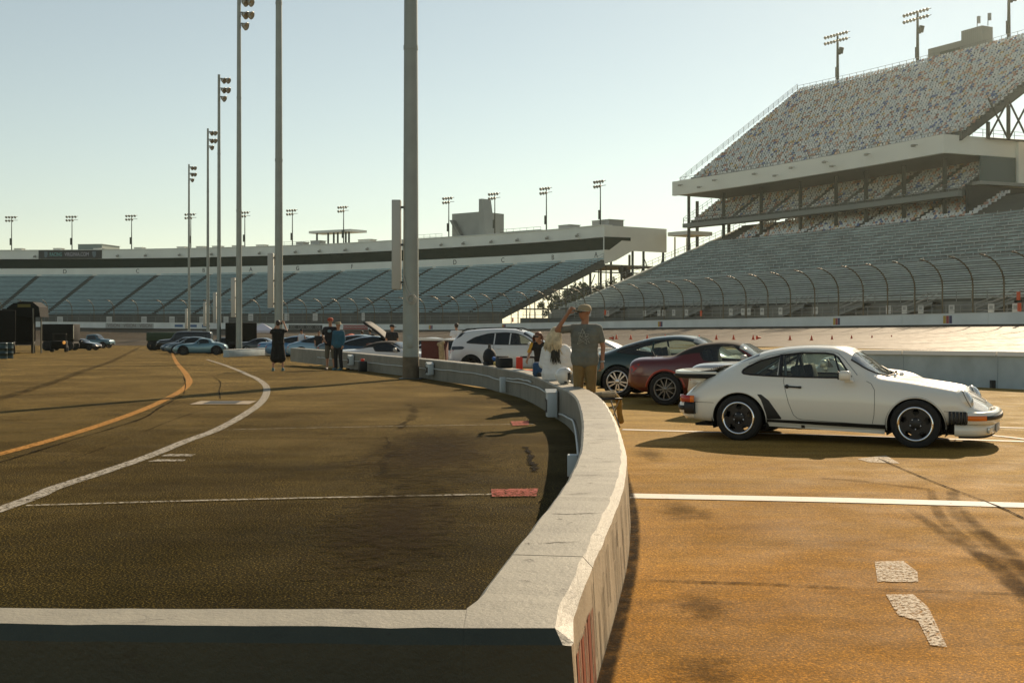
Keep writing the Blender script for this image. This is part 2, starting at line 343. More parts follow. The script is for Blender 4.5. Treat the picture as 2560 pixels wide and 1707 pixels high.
def strip(name, pts, w, mat, dz=.009, sub=8, kind='structure', flat=False, jit=0):
    P = catmull(pts, sub) if len(pts) > 2 else np.array([np.array(pts[0]) + (np.array(pts[1]) - np.array(pts[0])) * k / (sub * 4) for k in range(sub * 4 + 1)])
    t = np.gradient(P, axis=0); t /= np.linalg.norm(t, axis=1)[:, None]; m = MB(); vs = []
    for i, p in enumerate(P):
        ww = (w if not callable(w) else w(i / (len(P) - 1))) * (1 + random.uniform(-jit, jit)) / 2
        for sg in (1, -1):
            x, y = p[0] - t[i][1] * ww * sg, p[1] + t[i][0] * ww * sg; vs.append((x, y, gz(x, y) + dz))
    m.add(vs, [(2 * i, 2 * i + 1, 2 * i + 3, 2 * i + 2) for i in range(len(P) - 1)])
    o = m.build(name, mat, kind=kind, fix=False); ul = o.data.uv_layers.new(name='UVMap'); q = len(P) - 1
    for lp in o.data.loops: ul.data[lp.index].uv = ((lp.vertex_index // 2) / q, lp.vertex_index % 2)
    return o
def patch(name, pts, mat, dz=.010):
    m = MB(); m.add([(x, y, gz(x, y) + dz) for x, y in pts], [tuple(range(len(pts)))]); return m.build(name, mat, kind='structure')
z6 = lambda L: [gp2(u / 3.2667, 840 + v / 3.2667) for u, v in L]
z7 = lambda L: [gp2(1560 + u / 2.352, 1080 + v / 2.352) for u, v in L]
ov = lambda L: [gp2(u * 1.0884, v * 1.0884) for u, v in L]
strip('white_line', z6([(-700, 1640), (-300, 1520), (0, 1420), (300, 1310), (450, 1242), (800, 1128), (1200, 990), (1500, 868), (1780, 762), (2000, 640), (2130, 545), (2178, 460), (2165, 400), (2090, 345), (1990, 300), (1880, 255), (1800, 226), (1690, 192)]), .16, WHITELINE, .008)
strip('yellow_line', z6([(-700, 1120), (-300, 1035), (0, 965), (400, 857), (800, 735), (1150, 610), (1350, 520), (1490, 440), (1545, 378), (1530, 330), (1490, 275), (1440, 212), (1410, 150), (1396, 95)]), .17, YELLOW, .008)
strip('white_line', ov([(497, 988.5), (860, 981), (1226, 975)]), .035, WORNWHITE, .012)
strip('white_line', ov([(60, 1163), (560, 1149), (1130, 1137)]), .06, WORNWHITE, .012)
patch('red_mark', ov([(1128, 1126), (1236, 1124), (1232, 1142), (1130, 1143)]), REDP, .014)
patch('red_mark', [gp2(*p) for p in [(1276, 1055), (1322, 1053), (1322, 1064), (1282, 1066)]], REDP, .014)
patch('white_mark', z6([(1310, 985), (1380, 968), (1600, 970), (1560, 985)]), WORNWHITE)
patch('white_mark', z6([(1200, 1030), (1290, 1012), (1520, 1014), (1500, 1026)]), WORNWHITE)
strip('skid_mark', z6([(1165, 78), (1000, 165), (740, 265), (460, 370), (0, 512), (-400, 640)]), .42, RUBBER_MARK, .011)
strip('skid_mark', z6([(1500, 338), (1000, 352), (500, 372), (0, 400)]), .06, RUBBER_MARK, .011, jit=.5)
strip('pavement_seam', z6([(1500, 482), (1300, 590), (1150, 680), (600, 850), (0, 1035), (-300, 1120)]), .05, CRACK, .011, jit=.7)
strip('pavement_seam', z6([(1700, 590), (1400, 695), (1100, 815), (760, 950), (450, 1055)]), .05, RUBBER_MARK, .011, jit=.9)
strip('pavement_seam', z6([(1500, 335), (1515, 400), (1500, 480)]), .04, CRACK, .011, jit=.6)
strip('pavement_seam', z6([(1740, 330), (1800, 380), (1790, 450), (1802, 520)]), .03, CRACK, .011, jit=.6)
strip('pavement_seam', z6([(1490, 318), (1700, 320), (1960, 312)]), .06, CRACK, .011, jit=.5)
strip('pavement_seam', z6([(1530, 243), (1650, 238), (1830, 240)]), .07, CRACK, .011, jit=.5)
# cracks in the tarmac beside the wall
zz = lambda L: [gp2(1200 + u / 7.127, 960 + v / 7.127) for u, v in L]
strip('pavement_crack', zz([(790, 1120), (830, 1160), (870, 1230), (910, 1300), (880, 1370), (950, 1450), (975, 1520), (940, 1580)]), .09, CRACK, .011, sub=5, jit=.8)
strip('pavement_crack', zz([(640, 1475), (740, 1468), (820, 1470)]), .03, CRACK, .011, jit=.8)
strip('pavement_crack', [gp2(*p) for p in [(1020, 1010), (1035, 1025), (1030, 1045), (1010, 1060), (1000, 1075)]], .16, RUBBER_MARK, .011, sub=4, jit=.9)
strip('pavement_crack', [gp2(*p) for p in [(960, 1090), (985, 1130), (955, 1160), (985, 1200)]], .2, RUBBER_MARK, .011, sub=4, jit=.9)
# concrete drain with a steel grate
g = z6([(1545, 562), (1640, 534), (2098, 534), (2035, 560)])
dr = empty('drain', (g[0][0], g[0][1], 0), label='long drain grate set in pale concrete beside the curved white line', cat='drain')
m = MB(); vs = [(x - g[0][0], y - g[0][1], .013) for x, y in g]; m.add(vs, [(0, 1, 2, 3)]); m.build('frame', M('drain_concrete', (.3, .24, .16), .8, var=.2), dr)
m = MB()
for k in range(26):
    a, b = .2 + .56 * k / 26, .2 + .56 * (k + .5) / 26
    p = lambda u, v: tuple((1 - v) * ((1 - u) * vs[0][i] + u * vs[3][i]) + v * ((1 - u) * vs[1][i] + u * vs[2][i]) for i in (0, 1))
    q = [p(a, .12), p(b, .12), p(b, .88), p(a, .88)]
    m.add([(x, y, .02) for x, y in q] + [(x, y, .014) for x, y in q], [(0, 1, 2, 3), (0, 4, 5, 1), (1, 5, 6, 2), (2, 6, 7, 3), (3, 7, 4, 0)])
m.build('grate', DKSTEEL, dr)
# right-hand lot
SKID2 = markmat('faded_rubber', (.03, .014, .004), .34, 3.5, .3, .6)
strip('white_line', z7([(36, 380), (1200, 404), (2352, 436), (3300, 462)]), .29, LOTWHITE, .012)
strip('white_line', [gp2(*p) for p in [(1556, 1075), (2050, 1089), (2560, 1105), (2900, 1116)]], .16, LOTWHITE, .012)
strip('white_line', [gp2(*p) for p in [(2480, 1069), (2560, 1071), (2800, 1076)]], .12, LOTWHITE, .012)
strip('white_line', [gp2(*p) for p in [(2480, 1090), (2560, 1099), (2800, 1130)]], .10, LOTWHITE, .014)
patch('white_mark', z7([(1475, 770), (1640, 765), (1725, 830), (1730, 890), (1490, 888)]), LOTWORN, .012)
patch('white_mark', z7([(1540, 965), (1700, 963), (1790, 1040), (1900, 1275), (1800, 1262), (1730, 1120), (1610, 1085)]), LOTWORN, .012)
patch('white_mark', z7([(1370, 162), (1540, 142), (1622, 190), (1440, 182)]), LOTWORN, .012)
strip('skid_mark', z7([(1660, 450), (1780, 530), (1900, 615), (2150, 770), (2352, 960), (2700, 1260)]), lambda t: .10 + .12 * t, SKID2, .014, jit=.1)

strip('skid_mark', z7([(1930, 330), (1960, 480), (2120, 620), (2352, 850), (2700, 1180)]), lambda t: .14 + .16 * t, SKID2, .011, jit=.1)
strip('skid_mark', z7([(1800, 330), (1850, 480), (2000, 640), (2300, 900), (2600, 1200)]), lambda t: .10 + .12 * t, SKID2, .0105, jit=.1)
strip('skid_mark', z7([(1990, 450), (2080, 560), (2230, 680), (2420, 850), (2700, 1090)]), lambda t: .10 + .12 * t, SKID2, .0135, jit=.1)
strip('pavement_seam', z7([(1470, 150), (1800, 290), (2190, 440), (2352, 515), (2700, 680)]), .03, CRACK, .015, jit=.4)
strip('pavement_seam', z7([(60, 876), (400, 888), (900, 905), (1300, 925), (1800, 942), (2352, 962), (2800, 985)]), .06, RUBBER_MARK, .013, sub=14, jit=.5)
strip('pavement_seam', z7([(1430, 680), (1800, 725), (2200, 775)]), .03, SKID2, .013, jit=.5)
strip('pavement_seam', z7([(1140, 275), (1300, 285), (1700, 330), (1800, 345)]), .12, SKID2, .013, jit=.4)
def stainmat(amax=.7):
    m, t, p = newmat('oil_stain'); L = t.links.new; N = t.nodes.new
    p.inputs['Base Color'].default_value = (.028, .018, .008, 1); p.inputs['Roughness'].default_value = .95; p.inputs['Specular IOR Level'].default_value = .03
    tc = N('ShaderNodeTexCoord'); mp = N('ShaderNodeMapping'); mp.inputs['Scale'].default_value = (2.0, 4.2, 1); L(tc.outputs['Object'], mp.inputs['Vector'])
    n = N('ShaderNodeTexNoise'); n.inputs['Scale'].default_value = 2.6; n.inputs['Detail'].default_value = 9; n.inputs['Roughness'].default_value = .72; L(mp.outputs[0], n.inputs['Vector'])
    mp2 = N('ShaderNodeMapping'); mp2.inputs['Location'].default_value = (-1, -1, 0); mp2.inputs['Scale'].default_value = (2, 2, 0); L(tc.outputs['Generated'], mp2.inputs['Vector'])
    ln = N('ShaderNodeVectorMath'); ln.operation = 'LENGTH'; L(mp2.outputs[0], ln.inputs[0])
    ma = N('ShaderNodeMath'); ma.operation = 'MULTIPLY_ADD'; L(ln.outputs['Value'], ma.inputs[0]); ma.inputs[1].default_value = -.32; L(n.outputs[0], ma.inputs[2])
    r = N('ShaderNodeValToRGB'); r.color_ramp.elements[0].position = .30; r.color_ramp.elements[1].position = .46; r.color_ramp.elements[1].color = (amax, amax, amax, 1); L(ma.outputs[0], r.inputs[0])
    tr = N('ShaderNodeBsdfTransparent'); mx = N('ShaderNodeMixShader'); L(r.outputs[0], mx.inputs[0]); L(tr.outputs[0], mx.inputs[1]); L(p.outputs[0], mx.inputs[2]); L(mx.outputs[0], t.nodes['Material Output'].inputs[0])
    return m
STAIN = stainmat(.36); STAIN2 = stainmat(.6)
for i, q in enumerate([z7([(270, 900), (640, 900), (640, 1190), (270, 1190)]), z7([(150, 385), (520, 395), (520, 580), (150, 560)]), z7([(230, 1240), (720, 1240), (800, 1700), (200, 1700)]), z7([(30, 80), (260, 80), (260, 200), (30, 200)])]):
    xs = [p[0] for p in q]; ys_ = [p[1] for p in q]; patch('oil_stain', [(min(xs), min(ys_)), (max(xs), min(ys_)), (max(xs), max(ys_)), (min(xs), max(ys_))], STAIN, .016 + .001 * i)
for q in [((-2.4, 9), (.4, 20)), ((-1.8, 6), (.0, 13))]:
    (a, b), (c, d) = q; patch('oil_stain', [(a, b), (c, b), (c, d), (a, d)], STAIN2, .0165)

# ---------------------------------------------------------------- curved pit wall in cast panels
wall = empty('pit_wall', (*wall_at(0)[:2], 0), label='low painted concrete pit wall curving from the near corner past the tall pole', cat='wall')
WO = Vector(wall.location)
TH, CH = .385, .045
def wall_panel(s0, s1, front=False, back_end=False):
    m = MB(); N_ = max(2, int((s1 - s0) / .12)); secs = []
    for i in range(N_ + 1):
        s = s0 + (s1 - s0) * i / N_; r1 = lambda a: random.uniform(-a, a)
        e = 0 if i in (0, N_) else 1
        zt = HW + r1(.003) * e; ci = .022 + r1(.003) * e; co = CH + (.004 * math.sin(s * 9) + r1(.004)) * e
        prof = [(-.0, 0), (0, zt - ci), (ci, zt), (TH - co, zt), (TH, zt - co * 1.05), (TH + .03, 0)]
        secs.append([(*(wall_at(s, o)[:2]), z) for o, z in prof])
    if front:                                          # squared end at the corner, with its own chamfer
        sec = []
        for k, (x, y, z) in enumerate(secs[0]): sec.append((x, 4.112 + .045 * (k in (2, 3)) + (0 if k != 3 else 0), min(z, HW - (0 if k in (2, 3) else .047))))
        fr = [(secs[0][0][0], 4.112, 0), (secs[0][1][0], 4.112, HW - .047), (secs[0][2][0], 4.112, HW - .047), (secs[0][3][0] + .005, 4.112, HW - .047), (secs[0][4][0] - .01, 4.112, HW - .05), (secs[0][5][0], 4.112, 0)]
        mid = [(secs[0][0][0], 4.157, 0), (secs[0][0][0], 4.157, HW - .0004), (secs[0][0][0] + .004, 4.157, HW), (secs[0][3][0] - .02, 4.157, HW), (secs[0][4][0], 4.157, HW - .05), (secs[0][5][0], 4.157, 0)]
        mid2 = [(x, 4.445, z) for x, y, z in mid]; k0 = [q for q in secs if q[0][1] > 4.5]; mid2[3:] = [(*(np.array(mid[j]) + (np.array(k0[0][j]) - np.array(mid[j])) * (4.445 - 4.157) / (k0[0][0][1] - 4.157)).tolist()[:1], 4.445, mid[j][2]) for j in (3, 4, 5)]
        secs = [fr, mid, mid2] + k0
    vs = [(x - WO.x, y - WO.y, z) for q in secs for x, y, z in q]; k = 6
    for i in range(len(secs) - 1):
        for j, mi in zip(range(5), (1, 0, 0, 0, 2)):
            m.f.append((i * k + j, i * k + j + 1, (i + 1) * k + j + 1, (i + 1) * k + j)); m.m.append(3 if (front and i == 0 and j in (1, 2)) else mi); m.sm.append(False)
    m.v = vs; m.f += [tuple(range(k)), tuple((len(secs) - 1) * k + j for j in range(k))[::-1]]; m.m += [3, 1]; m.sm += [False, False]
    return m.build('panel', [WTOP, WIN, WSIDE, WFRONT], wall)
joints = [0] + [wall_s(y) for y in (5.47, 13.2, 20.6, 25.2, 29.2, 33.4, 37.6, 41.8)] + [ARC[-1]]
for i in range(len(joints) - 1): wall_panel(joints[i] + (.006 if i else 0), joints[i + 1] - .006, i == 0)
# return wall running left across the foreground
m = MB(); secs = []
x_in = INNER[0][0]
for i in range(61):
    t = i / 60; x = x_in - .0005 - 7.5 * t; yf = 4.112 + .037 * (x_in - x); yb = 4.44 + .014 * (x_in - x); zt = HW + (random.uniform(-.002, .002) if 0 < i < 60 else 0); c = .045 + (random.uniform(-.006, .006) if 0 < i < 60 else 0)
    secs.append([(x, yf, 0), (x, yf, zt - .047), (x, yf + c, zt), (x, yb - .02, zt), (x, yb, zt - .022), (x, yb, 0)])
m.v = [(x - WO.x, y - WO.y, z) for q in secs for x, y, z in q]
for i in range(60):
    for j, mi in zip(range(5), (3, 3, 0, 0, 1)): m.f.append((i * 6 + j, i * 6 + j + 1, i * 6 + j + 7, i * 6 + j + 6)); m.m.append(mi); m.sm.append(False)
m.build('panel', [WTOP, WIN, WSIDE, WFRONT], wall, label='straight panel across the foreground')
# faded red and yellow lettering on the outer face near the corner: strokes too oblique to read
RL = M('red_lettering_paint', (.24, .05, .015), .6, var=.4, vscale=8); YL = M('yellow_paint', (.5, .28, .03), .6)
def face_patch(s0, s1, z0, z1, mat, name):
    m = MB()
    k = 4; q = []
    for i in range(k + 1):
        s = s0 + (s1 - s0) * i / k
        for z in (z0, z1): o = TH + .03 * (1 - z / HW) + .003; x, y, _ = wall_at(s, o); q.append((x - WO.x, y - WO.y, z))
    m.add(q, [(2 * i, 2 * i + 2, 2 * i + 3, 2 * i + 1) for i in range(k)]); return m.build(name, mat, wall)
s = wall_s(4.55)
face_patch(wall_s(4.22), wall_s(4.25), .02, .30, YL, 'painted_stripe')
zt = .36
for w in (.10, .035, .05, .13, .03, .03, .05, .16, .04, .05, .12, .03, .14):
    if s + w > joints[1] - .02: break
    face_patch(s, s + w * .72, .03, zt + random.uniform(-.012, .012), RL, 'painted_letter'); s += w + .012

# chipped cracks across the top, dark runs down the outer face, dirt at its foot
rc = random.Random(11); CHIP = M('chip_dark', (.035, .03, .022), .9, spec=.1)
def crack(s0, o0, ln, ang, w):
    m = MB(); q = []; n = 7
    for i in range(n + 1):
        t = i / n; s_ = s0 + math.sin(ang) * ln * t + rc.uniform(-.012, .012); o_ = o0 + math.cos(ang) * ln * t
        ww = w * (math.sin(math.pi * min(1, max(.06, t))) * .8 + .2) * rc.uniform(.5, 1.3); x, y, _ = wall_at(s_, o_)
        for d in (-ww / 2, ww / 2): xx, yy, _ = wall_at(s_ + d, o_); q.append((xx - WO.x, yy - WO.y, HW + .0035))
    m.add(q, [(2 * i, 2 * i + 1, 2 * i + 3, 2 * i + 2) for i in range(n)]); m.build('crack', CHIP, wall)
for _ in range(58):
    s0 = rc.uniform(.35, 14) if rc.random() < .75 else rc.uniform(14, 22); ln = rc.choice([.04, .06, .09, .14, .2]); o0 = rc.uniform(.03, TH - CH - .02 - min(ln, .28)); crack(s0, o0, ln, rc.gauss(0, .35), rc.uniform(.004, .011) * (1 + s0 * .04))
for s0, o0 in ((2.2, .06), (2.22, .18), (9.3, .02), (9.33, .16), (6.1, .05)): crack(s0, o0, .15, rc.gauss(.1, .1), .014)
RUN = M('dark_run', (.05, .04, .025), .9, spec=.1)
for _ in range(46):
    s0 = wall_s(5.3) + rc.random() ** .8 * 7.5; w = rc.uniform(.006, .028); z1 = rc.uniform(.2, HW - .06); face_patch(s0, s0 + w, z1 - rc.uniform(.08, .4) if z1 > .42 else .01, z1, RUN, 'dark_run')
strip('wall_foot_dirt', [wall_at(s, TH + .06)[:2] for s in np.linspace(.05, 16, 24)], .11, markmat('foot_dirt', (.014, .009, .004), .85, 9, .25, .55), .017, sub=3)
# ---------------------------------------------------------------- speedway: banked track, outer wall, fence, stands
_W = [(85, -10), (74, 30), (59.5, 72), (45.7, 107), (33.3, 139), (24.6, 161), (14, 184), (.5, 208), (-17, 232), (-41, 254), (-69, 275), (-103, 288), (-140, 293), (-190, 291), (-240, 280)]
_e = [1.6, 1.6, 1.45, 1.28, .95, .75, .5, .2, -.1, -.2, -.2, 0, .5, .6, .6]
_hw = [1.14, 1.14, 1.14, 1.14, 1.12, 1.1, 1.1, 1.1, 1.15, 1.3, 1.45, 1.45, 1.3, 1.3, 1.3]
TW = catmull([(a[0], a[1], e, h) for a, e, h in zip(_W, _e, _hw)], 16)
_tt = np.gradient(TW[:, :2], axis=0); _tt /= np.linalg.norm(_tt, axis=1)[:, None]
TN = np.stack([_tt[:, 1], -_tt[:, 0]], 1)
for _ in range(12): TN[1:-1] = (TN[:-2] + TN[1:-1] * 2 + TN[2:]) / 4
TN /= np.linalg.norm(TN, axis=1)[:, None]
TA = np.concatenate([[0], np.cumsum(np.linalg.norm(np.diff(TW[:, :2], axis=0), axis=1))])
def tp(s, u, z=None):                                  # point at arc length s along the outer wall, u outwards from it
    x, y, e = (np.interp(s, TA, TW[:, k]) for k in (0, 1, 2)); nx, ny = np.interp(s, TA, TN[:, 0]), np.interp(s, TA, TN[:, 1]); k = math.hypot(nx, ny)
    return (x + nx / k * u, y + ny / k * u, e if z is None else z)
def tpx(s, u): p = tp(s, u); return CX + F * p[0] / p[1]
def s_px(px, u=0):                                     # arc length at which offset u shows in photograph column px
    lo, hi = 20, TA[-1] - 1
    for _ in range(50):
        mid = (lo + hi) / 2
        if tpx(mid, u) > px: lo = mid
        else: hi = mid
    return (lo + hi) / 2
def face_rz(s): a, b = tp(s, 0), tp(s, -1); return math.atan2(b[1] - a[1], b[0] - a[0])   # direction towards the track
def ribbon(m, s0, s1, prof, n, mi=0, closed=False, smooth=False, ends=True):   # prof: (u, z) or callable; sweeps along the wall
    k = len(prof); vs = []
    for i in range(n + 1):
        s = s0 + (s1 - s0) * i / n
        for u, z in prof: vs.append(tp(s, u, z))
    jn = k if closed else k - 1; fs = [(i * k + j, i * k + (j + 1) % k, (i + 1) * k + (j + 1) % k, (i + 1) * k + j) for i in range(n) for j in range(jn)]
    m.add(vs, fs, mi, smooth)
    if closed and ends: m.add(vs[:k], [tuple(range(k))], mi); m.add(vs[-k:], [tuple(range(k))[::-1]], mi)
def rect(u0, u1, z0, z1): return [(u0, z0), (u1, z0), (u1, z1), (u0, z1)]

m = MB(); n = 130; us = [-30, -24, -16, -8, -.02]; vs = []
for i in range(n + 1):
    s = 4 + (TA[-1] - 8) * i / n
    for u in us:
        x, y, e = tp(s, u); t = (u + 30) / 30; g0 = gz(*tp(s, -30)[:2]) + .03
        vs.append((x, y, g0 + (e - g0) * (t ** 1.25)))
m.add(vs, [(i * 5 + j, i * 5 + j + 1, i * 5 + j + 6, i * 5 + j + 5) for i in range(n) for j in range(4)], 0, True)
m.build('racetrack', TRACK, kind='structure')
def track_z(s, u):
    g0 = gz(*tp(s, -30)[:2]) + .03; e = tp(s, 0)[2]; t = (u + 30) / 30; return g0 + (e - g0) * t ** 1.25
m = MB()
for k in range(26):                                    # seams across the banking
    s = 60 + k * 8.5; vs = []
    for j in range(9):
        u = -29 + 28.5 * j / 8
        for d in (0, .12): p = tp(s + d - 5 * (j / 8), u); vs.append((p[0], p[1], track_z(s, u) + .03))
    m.add(vs, [(2 * j, 2 * j + 1, 2 * j + 3, 2 * j + 2) for j in range(8)])
m.build('track_seams', SEAMB, kind='structure')
m = MB()
for u, s0, s1 in ((-9, 60, 95), (-9, 110, 150), (-20, 40, 90), (-22, 100, 118), (-26, 60, 110), (-9, 160, 330), (-20, 250, 380)):
    vs = []
    for i in range(21):
        s = s0 + (s1 - s0) * i / 20
        for d in (0, .12): p = tp(s, u + d); vs.append((p[0], p[1], track_z(s, u + d) + .04))
    m.add(vs, [(2 * i, 2 * i + 1, 2 * i + 3, 2 * i + 2) for i in range(20)])
m.build('track_lines', M('track_paint', (.5, .47, .42), .6), kind='structure')

OWALL = M('outer_wall_paint', (.76, .79, .76), .5, var=.12, vscale=.3)
ow = empty('track_wall', tp(s_px(2300), 0), label='long white retaining wall round the outside of the track', cat='wall')
OL = Vector(ow.location)
def rel(m, o): m.v = [(x - o.x, y - o.y, z - o.z) for x, y, z in m.v]; return m
def owall_piece(s0, s1, u0, u1, f0, f1, mat, name, n=1, lab=None, parent=None, base=None):
    m = MB(); vs = []
    for i in range(n + 1):
        s = s0 + (s1 - s0) * i / n; e = tp(s, 0)[2]; h = float(np.interp(s, TA, TW[:, 3]))
        for u, f in ((u0, f0), (u1, f0), (u1, f1), (u0, f1)): vs.append(tp(s, u, e + h * f))
    m.add(vs, [(i * 4 + j, i * 4 + (j + 1) % 4, i * 4 + 4 + (j + 1) % 4, i * 4 + 4 + j) for i in range(n) for j in range(4)] + [(0, 1, 2, 3), tuple(n * 4 + j for j in (3, 2, 1, 0))])
    o = rel(m, OL if parent is None else Vector(parent.location)).build(name, mat, ow if parent is None else parent)
    if lab: o['label'] = lab
    return o
s = 8.0
while s < TA[-1] - 14: owall_piece(s, s + 11.96, .0, .45, 0, 1, OWALL, 'wall_panel', 4); s += 12
CAPM = M('wall_cap', (.72, .70, .64), .5)
owall_piece(8, TA[-1] - 8, -.03, .5, 1.003, 1.06, CAPM, 'wall_cap', 80)
owall_piece(8, TA[-1] - 8, -.06, -.005, .0, .10, BLKRUB, 'wall_skirt', 80)
cy, cr, cb = M('mark_yellow', (.55, .35, .04), .5), M('mark_red', (.35, .04, .05), .5), M('mark_blue', (.03, .03, .12), .5)
for px in (1072, 1255, 1645, 2083, 2358):
    s = s_px(px)
    for k, mt in enumerate((cy, cr, cb)): owall_piece(s - k * .42, s - k * .42 - .38, -.012, -.003, .2, .86, mt, 'colour_bar')
DKW = M('dark_banner', (.02, .022, .02), .5); REDB = M('red_banner', (.30, .035, .03), .5); LET = M('lettering_white', (.6, .6, .56), .5)
def banner(px0, px1, f0, f1, mat, name, lab, words, size, lm, wn=1):
    s0, s1 = s_px(px0), s_px(px1); c = (s0 + s1) / 2; b = empty(name, tp(c, 0), label=lab, cat='banner')
    o = owall_piece(s0, s1, -.03, -.006, f0, f1, mat, 'sheet', 8, None, b)
    for k, w in enumerate(words):
        s = s0 + (s1 - s0) * (k + .5) / len(words); p = tp(s, -.05); h = float(np.interp(s, TA, TW[:, 3]))
        text(w, size, lm, b, (p[0] - b.location.x, p[1] - b.location.y, p[2] + h * (f0 + f1) / 2 - b.location.z), (R(90), 0, face_rz(s) + R(90)))
    return b
BLUEL = M('lettering_blue', (.05, .13, .28), .5)
banner(722, 806, .14, .84, DKW, 'trackside_banner', 'dark trackside banner with four pale logos on the white wall', ['OOC', 'COO', 'ODO', 'OOE'], .8, M('lettering_grey', (.25, .26, .24), .5))
banner(858, 920, .14, .88, REDB, 'trackside_banner', 'red trackside banner with white lettering on the white wall', ['TOYOTA', 'TOYOTA', 'TOYOTA'], .62, LET)
banner(264, 384, .1, .9, M('pale_banner', (.40, .41, .39), .6), 'trackside_banner', 'pale trackside banner with dark lettering behind the pickup', ['VISION', 'VISION', 'VISION'], 1.1, M('lettering_dull', (.16, .13, .11), .6))
for px, lb in ((447, 'first'), (482, 'second'), (515, 'third')):
    s = s_px(px); p = tp(s, -.05); h = float(np.interp(s, TA, TW[:, 3])); owall_piece(s + 1.2, s - 1.2, -.012, -.003, .35, .75, BLUEL, 'blue_logo')

# ------------------------------------------------ catch fence
fence = empty('catch_fence', tp(s_px(2300), .3), label='tall wire catch fence with posts curving in over the track wall', cat='fence'); FL = Vector(fence.location)
POSTM = M('fence_post', (.13, .10, .055), .4, .35)
prof = [(0.25, 0), (.25, 2.7)] + [(.25 - 3.0 * (1 - math.cos(a)), 2.7 + 2.6 * math.sin(a)) for a in [R(12), R(25), R(38), R(50), R(62), R(74), R(84)]]
pxs = [2590, 2510, 2432, 2356, 2287, 2219, 2158, 2096, 2037, 1976, 1920, 1865, 1808, 1753, 1708, 1660, 1610, 1560, 1511, 1463, 1415, 1372, 1325, 1278, 1232, 1195, 1147, 1107, 1063, 1024, 978, 936, 894, 852, 808, 766, 720, 650, 594, 530, 470, 410, 345, 285, 235, 180, 120, 60, 5]
post_s = [s_px(p, .25) for p in pxs]
for s in post_s:
    o = Vector(tp(s, .25)); h = float(np.interp(s, TA, TW[:, 3])); m = MB()
    m.tube([Vector(tp(s, u, o.z + h + z)) - o for u, z in prof], .075, 6); 
    for u, z in prof[1::1]:
        q = Vector(tp(s, u - .02, o.z + h + z)) - o; m.cbox(q, (.2, .2, .1))
    b = m.build('post', POSTM, fence); b.location = o - FL
WIREM = M('fence_wire', (.2, .2, .18), .5, .5)
for u, z in [(.25, .35), (.25, .9), (.25, 1.5), (.25, 2.1)] + prof[2:]:
    m = MB(); m.tube([Vector(tp(s, u, tp(s, 0)[2] + float(np.interp(s, TA, TW[:, 3])) + z)) - FL for s in np.linspace(post_s[0] - 4, post_s[-1], 110)], .02, 4, smooth=False); m.build('cable', WIREM, fence)

# ------------------------------------------------ grandstands
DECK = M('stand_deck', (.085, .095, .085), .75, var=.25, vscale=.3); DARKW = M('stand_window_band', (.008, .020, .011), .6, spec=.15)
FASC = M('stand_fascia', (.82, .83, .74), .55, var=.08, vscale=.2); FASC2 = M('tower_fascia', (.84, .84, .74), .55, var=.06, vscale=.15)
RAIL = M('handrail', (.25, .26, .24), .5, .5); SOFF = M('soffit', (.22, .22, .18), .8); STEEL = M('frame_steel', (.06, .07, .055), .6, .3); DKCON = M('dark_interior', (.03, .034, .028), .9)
ALU2 = M('bench_back', (.36, .45, .44), .5, .15, var=.45, vscale=.35)
BACKR = M('bench_rail_brown', (.12, .08, .065), .6)
def stepped(m, s0, s1, u0, z0, u1, z1, rows, n, mi=0):
    prof = []
    for k in range(rows):
        ua, ub = u0 + (u1 - u0) * k / rows, u0 + (u1 - u0) * (k + 1) / rows; z = z0 + (z1 - z0) * k / (rows - 1 if rows > 1 else 1)
        prof += [(ua, z), (ub, z)]
    prof = [(u0, z0 - 1.2)] + prof + [(u1, z1 - 1.2)]
    ribbon(m, s0, s1, prof, n, mi, closed=True)
def bench_rows(par, o, s0, s1, u0, z0, u1, z1, rows, aisles, mat, back=None, skip_top=0, start=None, hb=.16):
    for k in range(rows):
        u = u0 + (u1 - u0) * (k + .62) / rows; z = z0 + (z1 - z0) * k / (rows - 1) + .40; m = MB()
        a0 = s0 if start is None else max(s0, start(k))
        cuts = [a0] + [c for a in aisles for c in (a - .65, a + .65) if a0 < c < s1] + [s1]
        for i in range(0, len(cuts) - 1, 2):
            if cuts[i + 1] - cuts[i] < .3: continue
            nn = max(1, int((cuts[i + 1] - cuts[i]) / 5))
            ribbon(m, cuts[i], cuts[i + 1], rect(u - .15, u + .15, z - hb, z), nn, 0, True)
            if back: ribbon(m, cuts[i], cuts[i + 1], rect(u + .30, u + .34, z + .02, z + .30), nn, 0, True); ribbon(m, cuts[i], cuts[i + 1], rect(u + .28, u + .36, z + .34, z + .42), nn, 1, True)
        rel(m, o).build('bench', [mat, BACKR], par)
def railing(par, o, s0, s1, u, z, h=1.05, step=2.0, name='handrail', mat=RAIL, bars=(1, .5), u1=None, z1=None):
    m = MB(); n = max(1, int(abs(s1 - s0) / step)); f = lambda t: (s0 + (s1 - s0) * t, u if u1 is None else u + (u1 - u) * t, z if z1 is None else z + (z1 - z) * t)
    if u1 is not None and abs(s1 - s0) < step * 2: n = max(2, int(math.hypot(u1 - u, (z1 or z) - z) / step))
    for i in range(n + 1):
        a, b, c = f(i / n); p = Vector(tp(a, b, c)) - o; m.cbox((p.x, p.y, p.z + h / 2), (.07, .07, h))
    for bq in bars: m.tube([Vector(tp(*f(i / n))) - o + Vector((0, 0, h * bq)) for i in range(n + 1)], .035, 4, smooth=False)
    return m.build(name, mat, par)

